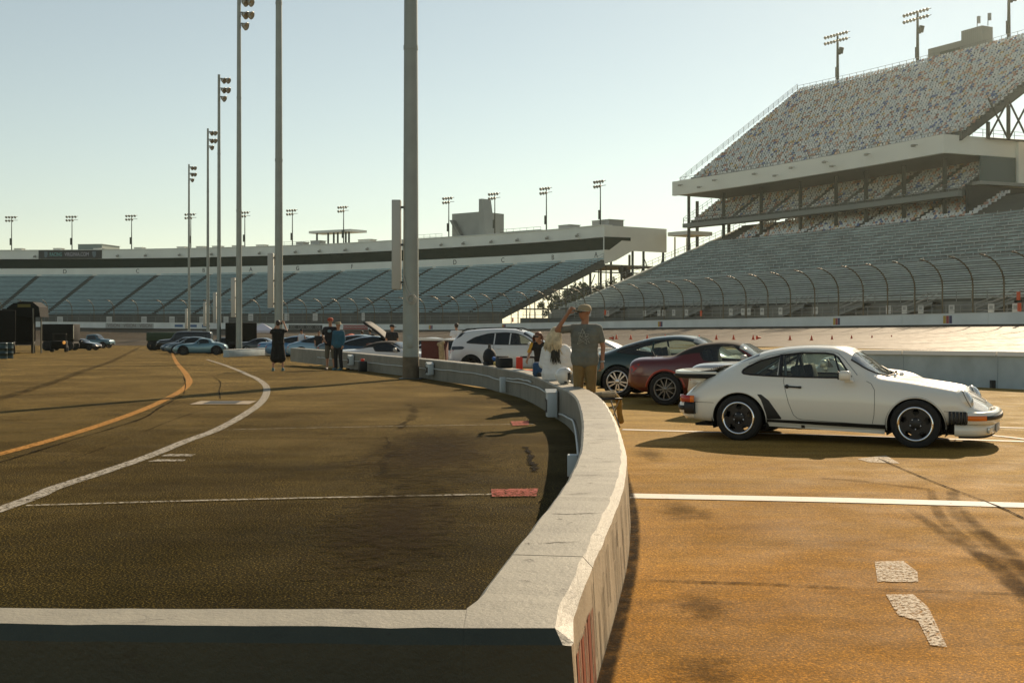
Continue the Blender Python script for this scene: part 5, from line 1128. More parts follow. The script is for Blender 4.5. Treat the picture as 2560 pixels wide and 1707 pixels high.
for k in range(9): m = MB(); m.cbox((-1.47 - k * .03, 0, .985 - k * .008), (.012, .7, .012)); m.build('grille_slat', BLACK, pc)
for sg in (1, -1):
    for side_x in (-1.136, 1.136): wheel(pc, side_x, sg * (.725 if side_x > 0 else .735), .305, .205 if side_x > 0 else .225, .218, 'fuchs', sg)
underside(pc, -1.8, 1.7, .62, .17, .40, (-1.136, 1.136), .3)
m = MB(); m.box(-.9, .62, -.64, .64, .30, .34); m.box(.42, .66, -.64, .64, .34, .80); m.box(-1.2, -.75, -.62, .62, .34, .74); m.build('cabin_tub', INTER, pc); m = MB(); m.cbox((.52, 0, .82), (.34, 1.2, .07), 0, None, .03); m.build('dashboard', M('dash_grey', (.20, .20, .17), .8), pc)
for y in (-.36, .36): bucket(pc, -.22 if y < 0 else -.20, y)
m = MB(); m.lathe([(.18, -.012), (.192, 0), (.18, .012), (.168, 0)], 24, closed=True); m.box(-.17, .17, -.02, .02, -.008, .008); T_ = Matrix.Translation((.30, .36, .80)) @ Matrix.Rotation(R(-65), 4, 'Y'); m.v = [tuple(T_ @ Vector(p)) for p in m.v]; m.build('steering_wheel', BLACK, pc)
m = MB()                                               # roll cage
for sg in (1, -1): m.tube([(-.55, sg * .58, .35), (-.56, sg * .56, .9), (-.60, sg * .45, 1.14), (-.60, 0, 1.17)], .02, 6); m.tube([(-.60, sg * .45, 1.12), (-1.15, sg * .45, .78)], .02, 6)
m.tube([(-.56, -.55, .45), (-.60, .42, 1.12)], .02, 6); m.build('roll_cage', GREYMET, pc)
for y in (-.05, .38): m = MB(); m.tube([(.70, y, .915), (.66, y - .25, .95), (.60, y - .50, 1.0)], .006, 5); m.tube([(.74, y, .885), (.73, y, .93)], .016, 6); m.build('wiper', BLACK, pc)
for x, y in ((.82, .22), (.83, .30), (.82, -.32)): m = MB(); m.ball((x, y, B.top(x) + .02), .022, n=8); m.build('washer_jet', CHROME, pc)
m = MB(); m.tube([(.80, -.40, .875), (1.3, -.40, .795), (1.72, -.33, .668), (1.90, -.2, .575), (1.92, 0, .565), (1.90, .2, .575), (1.72, .33, .668), (1.3, .40, .795), (.80, .40, .875)], .004, 4); m.v = [(x, y, z - .003) for x, y, z in m.v]; m.build('bonnet_seam', BLACK, pc)
# ------------------------------------------------ the other vehicles
def paint(name, c, metal=.25, rough=.3): return M(name, c, rough, metal, .5, .7)
P_GREEN = paint('dark_green_paint', (.012, .038, .032)); P_RED = paint('dark_red_paint', (.10, .009, .006), 0); P_SIL = paint('silver_paint', (.45, .46, .45), .5); P_WHT = paint('white_paint', (.62, .64, .64), 0)
P_BLU = paint('blue_paint', (.06, .17, .30), .3); P_TEAL = paint('silver_blue_paint', (.12, .23, .27), .35); P_BLK = paint('black_paint', (.012, .014, .015), .1); P_DKB = paint('dark_blue_paint', (.03, .07, .11), .3); P_LBL = paint('pale_blue_paint', (.20, .33, .42), .2); P_GRY = paint('slate_paint', (.07, .11, .13), .3)
FABRIC = M('soft_top_fabric', (.02, .02, .018), .9); MIRG = M('mirror_grey', (.4, .41, .4), .4)
SPEC = dict(
 coupe=dict(top=[(-2.12, .58), (-2.07, .80), (-1.85, .88), (-1.5, .985), (-1.0, 1.155), (-.45, 1.285), (0, 1.315), (.35, 1.275), (.65, 1.13), (1.08, .885), (1.5, .80), (1.9, .68), (2.12, .52)],
   sh=[(-2.12, .55), (-2.03, .76), (-1.6, .875), (-1.2, .885), (-.4, .855), (.5, .84), (1.0, .825), (1.3, .80), (1.7, .73), (2.0, .60), (2.12, .48)], w=[(-2.12, .62), (-2.0, .78), (-1.7, .87), (-1.25, .90), (-.6, .865), (.6, .855), (1.2, .885), (1.6, .86), (1.95, .74), (2.12, .55)],
   bot=[(-2.12, .36), (-1.8, .24), (-1, .19), (1, .18), (1.8, .2), (2.12, .3)], ax=(-1.2, 1.215), r=.335, ra=.385, win=rounded([(-1.28, .965), (-.9, 1.10), (-.45, 1.2), (0, 1.225), (.32, 1.19), (.48, 1.10), (.82, .875), (.2, .875), (-.6, .895), (-1.0, .925)], 3, .2), split=(-.48,), ws=(.36, 1.07), rw=(-1.75, -.75), hw=.90),
 roadster=dict(top=[(-1.95, .55), (-1.9, .86), (-1.75, .905), (-1.3, .925), (-1.12, .95), (-.75, 1.12), (-.45, 1.2), (-.1, 1.225), (.15, 1.205), (.28, 1.15), (.78, .86), (1.2, .80), (1.6, .72), (1.95, .5)],
   sh=[(-1.95, .5), (-1.9, .78), (-1.6, .855), (-1.0, .87), (-.3, .83), (.5, .82), (1.0, .80), (1.4, .77), (1.75, .66), (1.95, .45)], w=[(-1.95, .66), (-1.85, .76), (-1.5, .82), (-1.1, .845), (-.4, .82), (.6, .82), (1.15, .84), (1.6, .80), (1.85, .7), (1.95, .55)],
   bot=[(-1.95, .36), (-1.6, .25), (-1, .19), (1, .18), (1.6, .2), (1.95, .3)], ax=(-1.155, 1.155), r=.315, ra=.36, win=rounded([(-.52, 1.0), (-.40, 1.12), (-.1, 1.15), (.12, 1.13), (.55, .85), (.1, .845), (-.42, .86)], 3, .2), split=(), ws=(.22, .78), rw=None, hw=.845),
 suv=dict(top=[(-2.25, .62), (-2.2, 1.0), (-2.1, 1.30), (-1.85, 1.55), (-1.2, 1.645), (-.5, 1.675), (.1, 1.655), (.5, 1.56), (1.25, 1.11), (1.7, 1.03), (2.15, .86), (2.3, .6)],
   sh=[(-2.25, .65), (-2.18, .97), (-1.8, 1.075), (-1, 1.065), (.5, 1.04), (1.2, 1.01), (1.7, .96), (2.1, .80), (2.3, .55)], w=[(-2.25, .70), (-2.1, .86), (-1.6, .93), (-1, .93), (.8, .92), (1.5, .93), (1.9, .86), (2.2, .7), (2.3, .55)],
   bot=[(-2.25, .45), (-2, .32), (-1, .27), (1, .27), (2, .3), (2.3, .38)], ax=(-1.38, 1.4), r=.36, ra=.42, win=rounded([(-1.62, 1.15), (-1.3, 1.35), (-.8, 1.49), (-.2, 1.525), (.2, 1.50), (.5, 1.41), (1.0, 1.10), (.2, 1.09), (-.8, 1.10)], 3, .2), split=(-.55, .02), ws=(.48, 1.2), rw=(-2.17, -1.95), hw=.93),
 van=dict(top=[(-2.6, .7), (-2.58, 1.75), (-2.4, 1.87), (-1, 1.93), (.3, 1.92), (.7, 1.85), (1.3, 1.2), (2.2, 1.1), (2.5, .95), (2.6, .6)], sh=[(-2.6, .6), (-2.55, 1.08), (-1, 1.12), (1, 1.1), (2.2, 1.04), (2.5, .9), (2.6, .55)], w=[(-2.6, .85), (-2.5, .97), (0, 1.0), (2, .98), (2.5, .9), (2.6, .75)],
   bot=[(-2.6, .45), (0, .38), (2.6, .42)], ax=(-1.5, 1.6), r=.39, ra=.45, win=[(-2.2, 1.2), (-2.15, 1.68), (.3, 1.72), (.62, 1.62), (.95, 1.18)], split=(-1.1, -.1), ws=(.68, 1.3), rw=None, hw=1.0, tum=.22),
 pickup=dict(top=[(-2.9, .75), (-2.88, 1.15), (-.75, 1.17), (-.70, 1.2), (-.58, 1.78), (-.3, 1.87), (.5, 1.9), (.8, 1.84), (1.35, 1.3), (2.4, 1.2), (2.75, 1.05), (2.85, .7)], sh=[(-2.9, .7), (-2.85, 1.12), (-.7, 1.14), (1, 1.13), (2.4, 1.1), (2.75, .98), (2.85, .6)], w=[(-2.9, .92), (-2.8, .98), (0, 1.0), (2.3, 1.0), (2.7, .92), (2.85, .8)],
   bot=[(-2.9, .6), (0, .5), (2.85, .5)], ax=(-1.75, 1.85), r=.44, ra=.51, win=[(-.42, 1.2), (-.36, 1.66), (.45, 1.72), (.68, 1.62), (1.02, 1.2)], split=(.12,), ws=(.78, 1.35), rw=None, hw=1.0, tum=.25),
 classic=dict(top=[(-1.85, .5), (-1.75, .68), (-1.5, .80), (-1.1, .87), (-.92, .90), (-.72, 1.09), (-.5, 1.16), (-.2, 1.19), (.05, 1.17), (.15, 1.12), (.48, .86), (.9, .82), (1.4, .74), (1.75, .62), (1.92, .45)],
   sh=[(-1.85, .46), (-1.7, .70), (-1.3, .83), (-.95, .845), (-.5, .79), (.2, .76), (.7, .775), (1.1, .79), (1.5, .70), (1.8, .54), (1.92, .4)], w=[(-1.85, .5), (-1.7, .7), (-1.2, .84), (-.8, .82), (-.2, .76), (.5, .76), (1.1, .82), (1.5, .77), (1.8, .6), (1.92, .42)],
   bot=[(-1.85, .36), (-1.3, .24), (0, .17), (1.3, .18), (1.92, .27)], ax=(-1.14, 1.14), r=.33, ra=.39, win=rounded([(-.62, .85), (-.55, 1.06), (-.25, 1.11), (.0, 1.09), (.24, .84)], 3, .15), split=(), ws=(.1, .48), rw=(-.92, -.66), hw=.83))
def gcar(kind, col, name, y=None, px=None, yaw=0, pos=None, anchor=None, style='five', lite=True, see=False, soft=False, extras=(), **k):
    q = SPEC[kind]; d = Vector((math.cos(R(yaw)), math.sin(R(yaw)), 0)); nrm = Vector((-d.y, d.x, 0))
    if anchor:                                         # centre found from the near rear wheel seen in column px at depth y
        p = at(px, y); c = p + d * ((q['ax'][1] - q['ax'][0]) / 2) * anchor[0] + nrm * q['hw'] * anchor[1]; c = c - d * ((q['ax'][0] + q['ax'][1]) / 2); pos = (c.x, c.y)
    rt = carroot(name, px, y, yaw, pos, cat=k.pop('cat', 'car'), **k)
    Bq = Body(q['top'], q['sh'], q['w'], q['bot'], q.get('tum', .52), nx=56 if lite else 110, per=4 if lite else 5, breaks=[b for b in (q['ws'] or ()) + (q['rw'] or ())])
    gl = GLASS if see else DGLASS; win = q['win']; regs = []
    if q['split'] and not lite:
        xs = [-9] + list(q['split']) + [9]
        for a, b in zip(xs[:-1], xs[1:]):
            bm = bmesh.new(); f = bm.faces.new([bm.verts.new((x, 0, z)) for x, z in win])
            for co, no in (((a + .02, 0, 0), (-1, 0, 0)), ((b - .02, 0, 0), (1, 0, 0))): bmesh.ops.bisect_plane(bm, geom=bm.verts[:] + bm.edges[:] + bm.faces[:], plane_co=co, plane_no=no, clear_outer=True)
            if bm.faces: regs.append(('side_window', [(v.co.x, v.co.z) for v in bm.faces[:][0].verts], GLASS if kind == 'suv' and b == 9 else gl))
            bm.free()
    else: regs.append(('side_window', win, gl))
    bands = [('windscreen', *q['ws'], 6.75, SKYGLASS if see else DGLASS)]
    if q['rw']: bands.append(('rear_window', *q['rw'], 7.0, DGLASS))
    if soft: bands.append(('soft_top', -1.28, q['ws'][0], 5.9, FABRIC))
    Bq.build(rt, col, regs, bands, [circ(a, q['r'] - .02, q['ra'], 30) for a in q['ax']])
    Bq.trim(rt, 'window_trim', win, .012 if not lite else .018, BLACK, closed=True, n=3)
    for a in q['ax']:
        if not lite: Bq.trim(rt, 'arch_lip', [(a + q['ra'] * math.cos(t), q['r'] - .02 + q['ra'] * math.sin(t)) for t in np.linspace(0, math.pi, 24)], .012, col, n=1)
        for sg in (1, -1):
            m = MB(); vs = []
            for j in range(17):
                t = R(-15) + R(210) * j / 16
                for yy in ((q['hw'] - .06) * sg, (q['hw'] - .45) * sg): vs.append((a + (q['ra'] + .01) * math.cos(t), yy, q['r'] - .02 + (q['ra'] + .01) * math.sin(t)))
            m.add(vs, [(2 * j, 2 * j + 1, 2 * j + 3, 2 * j + 2) for j in range(16)] + [tuple(2 * j + 1 for j in range(17))]); m.build('wheel_well', BLKRUB, rt)
            wheel(rt, a, sg * (q['hw'] - .115), q['r'], .22, q['r'] * (.70 if kind in ('coupe', 'roadster', 'suv') else .62), style, sg, lite)
    underside(rt, q['ax'][0] - .5, q['ax'][1] + .5, q['hw'] * .78, q['bot'][2][1] - .02 if len(q['bot']) > 3 else .4, .5, q['ax'], q['r'])
    x0, x1 = Bq.x0, Bq.x1
    for sg in (1, -1):                                 # lamps wrapped on the corners
        Pq = rounded([(x1 - .40, Bq.sh(x1 - .40) - .03), (x1 - .16, Bq.sh(x1 - .16) - .05), (x1 - .15, Bq.sh(x1 - .15) - .13), (x1 - .34, Bq.sh(x1 - .34) - .14)], 2, .2)
        m = MB(); m.add([(x, sg * (Bq.side(x, z) + .006), z) for x, z in Pq] + [(x, sg * (Bq.side(x, z) - .03), z) for x, z in Pq], [tuple(range(len(Pq)))] + [(i, (i + 1) % len(Pq), (i + 1) % len(Pq) + len(Pq), i + len(Pq)) for i in range(len(Pq))]); m.build('headlight', LENS, rt)
        Pq = rounded([(x0 + .30, Bq.sh(x0 + .3) - .05), (x0 + .06, Bq.sh(x0 + .06) - .06), (x0 + .06, Bq.sh(x0 + .06) - .19), (x0 + .15, Bq.sh(x0 + .15) - .20)], 2, .2)
        m = MB(); m.add([(x, sg * (Bq.side(x, z) + .006), z) for x, z in Pq] + [(x, sg * (Bq.side(x, z) - .03), z) for x, z in Pq], [tuple(range(len(Pq)))] + [(i, (i + 1) % len(Pq), (i + 1) % len(Pq) + len(Pq), i + len(Pq)) for i in range(len(Pq))]); m.build('tail_light', REDL, rt)
        xm = q['ws'][1] - .42; ym = Bq.side(xm, Bq.sh(xm)) ; m = MB(); m.cbox((xm, sg * (ym + .09), Bq.sh(xm) + .10), (.10, .17, .12), 0, None, .03); m.cbox((xm + .02, sg * (ym + .02), Bq.sh(xm) + .03), (.06, .10, .04)); m.build('mirror', col if not soft else MIRG, rt)
    if not lite:
        wx = [p[0] for p in win]; xa, xb = (q['split'][0] if q['split'] else min(wx) + .1), max(wx) - .25; zs = lambda x: Bq.sh(x)
        Bq.trim(rt, 'door_seam', [(xa, zs(xa)), (xa - .02, .6), (xa + .12, .30)], .004, BLACK); Bq.trim(rt, 'door_seam', [(xb + .15, zs(xb) - .02), (xb + .2, .5), (xb + .15, .28), (xa + .12, .29)], .004, BLACK)
        for sg in (1, -1): m = MB(); yq = Bq.side(xa + .2, .74); m.tube([(xa + .12, sg * (yq + .012), zs(xa) - .10), (xa + .30, sg * (yq + .012), zs(xa) - .105)], .013, 6); m.build('door_handle', col, rt)
        Bq.trim(rt, 'bumper_seam', [(x0 + .12, .55), (x0 + .45, .56), (q['ax'][0] - q['ra'] + .03, .5)], .003, BLACK)
        m = MB(); m.box(-.9, .5, -.6, .6, .3, .34); m.box(.4, .75, -.6, .6, .34, .78); m.box(-1.2, -.7, -.6, .6, .34, .76); m.build('cabin_tub', INTER, rt)
        for yy in (-.36, .36): bucket(rt, -.22, yy, SEATF, 1.06)
        m = MB(); m.lathe([(.17, -.012), (.182, 0), (.17, .012), (.158, 0)], 20, closed=True); T_ = Matrix.Translation((.32, .36, .84)) @ Matrix.Rotation(R(-65), 4, 'Y'); m.v = [tuple(T_ @ Vector(p)) for p in m.v]; m.build('steering_wheel', BLACK, rt)
    return rt, Bq
def lid(rt, name, x0, z0, x1, z1, hw, col, th=.04):    # a raised bonnet or tailgate panel
    m = MB(); n = 6; vs = []
    for i in range(n + 1):
        t = i / n
        for dz in (0, -th):
            for y in (-hw, -hw * .5, 0, hw * .5, hw): vs.append((x0 + (x1 - x0) * t, y, z0 + (z1 - z0) * t + .05 * math.sin(math.pi * t) - .03 * (y / hw)**2 + dz))
    f = []
    for i in range(n):
        for j in range(4): a = i * 10 + j; f += [(a, a + 1, a + 11, a + 10), (a + 5, a + 15, a + 16, a + 6)]
        f += [(i * 10, i * 10 + 10, i * 10 + 15, i * 10 + 5), (i * 10 + 4, i * 10 + 9, i * 10 + 19, i * 10 + 14)]
    f += [(0, 5, 6, 1), (1, 6, 7, 2), (2, 7, 8, 3), (3, 8, 9, 4)] + [tuple(n * 10 + q for q in p) for p in ((0, 1, 6, 5), (1, 2, 7, 6), (2, 3, 8, 7), (3, 4, 9, 8))]
    m.add(vs, f, 0, True); return m.build(name, col, rt)
gcar('coupe', P_GREEN, 'green_coupe', 25.3, 1543, -21, anchor=(1, 1), style='five', lite=False, see=True, label='dark green sports coupe with silver five spoke wheels behind the standing man')
rr, RB = gcar('roadster', P_RED, 'red_roadster', 22.9, 1662, -23, anchor=(1, 1), style='ten', lite=False, see=True, soft=True, label='dark red roadster with black soft top between green and white coupes')
m = MB(); m.tube([(-1.55, -.2, .92), (-1.62, -.2, 1.06)], [.02, .008], 6); m.cbox((-1.55, -.2, .915), (.10, .05, .03), 0, None, .01); m.build('fin_antenna', BLACK, rr)
RB.trim(rr, 'arch_flare', [(-1.155 + .385 * math.cos(t), .295 + .385 * math.sin(t)) for t in np.linspace(R(8), R(172), 24)], .02, paint('bright_red_paint', (.42, .035, .012), 0), n=1)
# low silver roadster behind the white coupe, hood folded
q = dict(SPEC['roadster']); q['top'] = [(-1.95, .55), (-1.9, .84), (-1.75, .885), (-1.3, .90), (-.9, .89), (-.5, .87), (.2, .86), (.3, 1.02), (.42, 1.03), (.82, .85), (1.2, .80), (1.6, .72), (1.95, .5)]; q['win'] = [(.30, .87), (.34, .98), (.40, .98), (.5, .87)]; q['ws'] = (.40, .8); SPEC['open'] = q
gcar('open', P_SIL, 'silver_roadster', 20.25, yaw=-25, pos=(5.05, 20.3), style='five', lite=False, label='silver open roadster mostly hidden behind the white coupe')
sv, SB = gcar('suv', P_WHT, 'white_crossover', 43.0, 1177, -14, anchor=(1, 1), style='dark', lite=False, label='white crossover with dark rear windows parked behind the wall')
for sg in (1, -1): m = MB(); m.tube([(-1.75, sg * .58, 1.60), (-1.6, sg * .60, 1.655), (-.4, sg * .60, 1.70), (.2, sg * .58, 1.68), (.42, sg * .57, 1.61)], .022, 6); m.build('roof_rail', BLACK, sv)
SB.plate(sv, 'rear_lamp_cover', rounded([(-2.16, 1.02), (-1.72, 1.03), (-1.62, .99), (-1.70, .92), (-2.14, .89)], 3, .2), P_BLK, .008)
SB.plate(sv, 'spoiler_flank', [(-2.0, 1.30), (-1.85, 1.50), (-1.68, 1.54), (-1.82, 1.38)], P_BLK, .008)
m = MB(); m.add([(-2.15, -.55, 1.58), (-1.8, -.58, 1.60), (-1.8, .58, 1.60), (-2.15, .55, 1.58), (-2.15, -.55, 1.55), (-1.8, -.58, 1.54), (-1.8, .58, 1.54), (-2.15, .55, 1.55)], [(0, 1, 2, 3), (4, 7, 6, 5), (0, 4, 5, 1), (0, 3, 7, 4), (2, 6, 7, 3)]); m.build('roof_spoiler', P_WHT, sv)
wc, _ = gcar('open', P_WHT, 'white_roadster', 33.0, yaw=-20, pos=(3.3, 33.5), style='five', label='white open roadster with raised rear lid behind the standing man'); lid(wc, 'raised_lid', -.95, 1.28, -.1, .92, .55, P_SIL)
gcar('coupe', P_WHT, 'white_coupe', 47, 1065, -12, pos=(-3.2, 48.2), label='white coupe just right of the tall pole, far one of two')
gcar('coupe', P_WHT, 'white_coupe', 45, 1110, -12, pos=(-2.2, 45.9), label='white coupe beside the crossover, near one of two')
gcar('roadster', P_WHT, 'white_convertible', 44, yaw=-14, pos=(-4.3, 43.5), soft=True, label='white car with dark roof just left of the tall pole')
dk, _ = gcar('coupe', P_DKB, 'dark_coupe', 53, 938, yaw=-12, label='dark blue coupe with raised tailgate near the red umbrella'); lid(dk, 'raised_tailgate', -.35, 1.95, .75, 1.12, .60, BLKRUB, .07)
gcar('coupe', P_GRY, 'slate_coupe', 60, 903, yaw=-12, label='slate coupe behind the red umbrella')
gcar('coupe', P_LBL, 'pale_blue_coupe', 66, 818, yaw=-8, label='pale blue coupe behind the couple')
b1, _ = gcar('coupe', P_BLU, 'blue_coupe', 71, 757, yaw=-10, label='blue coupe with raised bonnet left of the couple'); lid(b1, 'raised_bonnet', .95, .95, 2.1, 1.35, .6, P_BLU)
gcar('coupe', P_LBL, 'pale_blue_coupe', 76, 775, yaw=-8, label='pale blue coupe second in line left of the couple')
gcar('roadster', P_BLU, 'blue_roadster', 80, 722, yaw=-8, label='blue roadster right of the photographer')
gcar('roadster', P_BLK, 'black_roadster', 90, 662, yaw=-6, label='black low car between the photographer and the canopy tent')
gcar('classic', P_TEAL, 'classic_roadster', 85, 503, yaw=187, style='dark', label='silver blue classic roadster with hardtop parked left of the concrete block')
gcar('coupe', P_GRY, 'grey_coupe', 91, 486, yaw=187, label='grey coupe right behind the classic roadster'); gcar('coupe', P_DKB, 'dark_coupe', 98, 470, yaw=187, label='dark coupe farther behind the classic roadster')
gcar('coupe', P_BLK, 'black_coupe', 104, 560, yaw=187, label='black coupe whose tail shows behind the classic roadster')
gcar('van', P_BLK, 'black_van', 116, 462, yaw=186, cat='van', label='black van behind the row with the classic roadster')
gcar('pickup', paint('blue_grey_paint', (.05, .12, .15), .3), 'pickup_truck', 163, 232, yaw=-6, style='dark', cat='pickup', label='blue grey crew cab pickup on the far left')
gcar('roadster', P_BLK, 'black_convertible', 125, 205, yaw=-8, style='dark', label='black low convertible in front of the pickup')
# ---------------------------------------------------------------- people
SKIN = M('skin', (.42, .22, .13), .55); SKIN2 = M('skin_tan', (.34, .16, .085), .55)
def solid(segs, vox=.011, sm=6):                       # tapered limbs blended into one skin
    bm = bmesh.new()
    for p, q, r0, r1 in segs:
        p, q = Vector(p), Vector(q); d = q - p; n = max(1, int(d.length / (min(r0, r1) * .5 + 1e-6))); n = min(n, 40)
        for i in range(n + 1):
            t = i / n; g = bmesh.ops.create_icosphere(bm, subdivisions=2, radius=r0 + (r1 - r0) * t, matrix=Matrix.Translation(p + d * t))
    me = bpy.data.meshes.new('tmp'); bm.to_mesh(me); bm.free(); o = bpy.data.objects.new('tmp', me); COL.objects.link(o)
    r = o.modifiers.new('r', 'REMESH'); r.mode = 'VOXEL'; r.voxel_size = vox; r.use_smooth_shade = True
    s_ = o.modifiers.new('s', 'SMOOTH'); s_.iterations = sm; s_.factor = .5
    dg = bpy.context.evaluated_depsgraph_get(); dg.update(); out = bpy.data.meshes.new_from_object(o.evaluated_get(dg)); bpy.data.objects.remove(o); bpy.data.meshes.remove(me); return out
def skin_obj(name, segs, mat, parent, vox=.011, sm=6, extra=None):
    me = solid(segs, vox, sm)
    if extra is not None:                              # join fingers, face and other fine shapes
        bm = bmesh.new(); bm.from_mesh(me); t = extra.mesh('t', mat); bm.from_mesh(t); bm.to_mesh(me); bm.free()
    me.materials.clear(); me.materials.append(mat)
    for p in me.polygons: p.use_smooth = True
    me.name = name; o = bpy.data.objects.new(name, me); COL.objects.link(o); o.parent = parent; return o
def hand(m, wrist, direc, palm_n, curl=.5, side=1, s=1.0):   # palm, four fingers of unequal length and a thumb
    w = Vector(wrist); d = Vector(direc).normalized(); n = Vector(palm_n); n = (n - d * n.dot(d)).normalized(); c = d.cross(n) * side
    m.tube([w - d * .01, w + d * .035 * s, w + d * .085 * s], [.024 * s, .032 * s, .030 * s], 8)
    for k, (off, L_) in enumerate(((-.030, .068), (-.010, .078), (.010, .073), (.029, .058))):
        b = w + d * .080 * s + c * off * s; e1 = b + (d * math.cos(curl * .5) + n * math.sin(curl * .5)) * L_ * .5 * s; e2 = e1 + (d * math.cos(curl * 1.4) + n * math.sin(curl * 1.4)) * L_ * .5 * s
        m.tube([b, e1, e2], [.0095 * s, .0088 * s, .0065 * s], 6)
    b = w + d * .025 * s - c * .03 * s; e1 = b + (d * .6 - c * .7 + n * .25).normalized() * .042 * s; e2 = e1 + (d * .8 - c * .2 + n * .4).normalized() * .032 * s; m.tube([b, e1, e2], [.013 * s, .011 * s, .008 * s], 6)
def limb(a, j, b, r): return [(a, j, r[0], r[1]), (j, b, r[1], r[2])]
def head_segs(c, fwd, s=1.0, neck=None):
    c = Vector(c); f = Vector(fwd).normalized(); u = Vector((0, 0, 1))
    out = [(c + u * .035 * s - f * .02 * s, c + u * .035 * s + f * .022 * s, .082 * s, .080 * s), (c + f * .03 * s - u * .01 * s, c + f * .045 * s - u * .065 * s, .066 * s, .040 * s), (c + f * .088 * s + u * .012 * s, c + f * .108 * s - u * .022 * s, .008 * s, .014 * s)]
    sd = f.cross(u)
    for sg in (1, -1): out += [(c + sd * sg * .030 * s + f * .06 * s + u * .03 * s, c + sd * sg * .045 * s + f * .05 * s + u * .03 * s, .020 * s, .018 * s), (c + sd * sg * .08 * s - u * .0 * s, c + sd * sg * .083 * s + u * .025 * s, .012 * s, .014 * s)]
    out += [(c + f * .085 * s - u * .045 * s - sd * .018 * s, c + f * .085 * s - u * .045 * s + sd * .018 * s, .010 * s, .010 * s)]
    if neck is not None: out += [(c - f * .02 * s - u * .03 * s, neck, .056 * s, .062 * s)]
    return out
def eyes(par, c, fwd, s=1.0):
    c = Vector(c); f = Vector(fwd).normalized(); sd = f.cross(Vector((0, 0, 1))); m = MB()
    for sg in (1, -1): m.ball(c + sd * sg * .031 * s + f * .079 * s + Vector((0, 0, .022 * s)), .011 * s, n=8)
    m.build('eyes', BLACK, par)
def cap(par, c, fwd, mat, brim=True, s=1.0, pitch=0):
    c = Vector(c); f = Vector(fwd).normalized(); sd = f.cross(Vector((0, 0, 1))); a = Matrix((( sd.x, f.x, 0, c.x), (sd.y, f.y, 0, c.y), (0, 0, 1, c.z), (0, 0, 0, 1))) @ Matrix.Rotation(R(pitch), 4, 'X')
    m = MB(); prof = [(.101, .035), (.103, .06), (.098, .09), (.08, .118), (.05, .134), (.001, .140)]; m.lathe([(r * s, z * s) for r, z in prof], 20, c=(0, 0, 0)); m.v = [tuple(a @ Vector((x, y * 1.08, z))) for x, y, z in m.v]; m.build('cap', mat, par)
    if brim:
        m = MB(); vs = []
        for k in range(13):
            t = R(20 + 140 * k / 12)
            for r in (.095, .185): vs.append(a @ Vector((math.cos(t) * (.1 if r < .1 else .115) * s, math.sin(t) * r * s, (.042 - .08 * max(0, r - .1) - .02 * abs(math.cos(t))) * s)))
        m.add(vs, [(2 * k, 2 * k + 1, 2 * k + 3, 2 * k + 2) for k in range(12)]); m.add([v + Vector((0, 0, .008)) for v in vs], [(2 * k, 2 * k + 2, 2 * k + 3, 2 * k + 1) for k in range(12)]); m.build('cap_brim', mat, par)
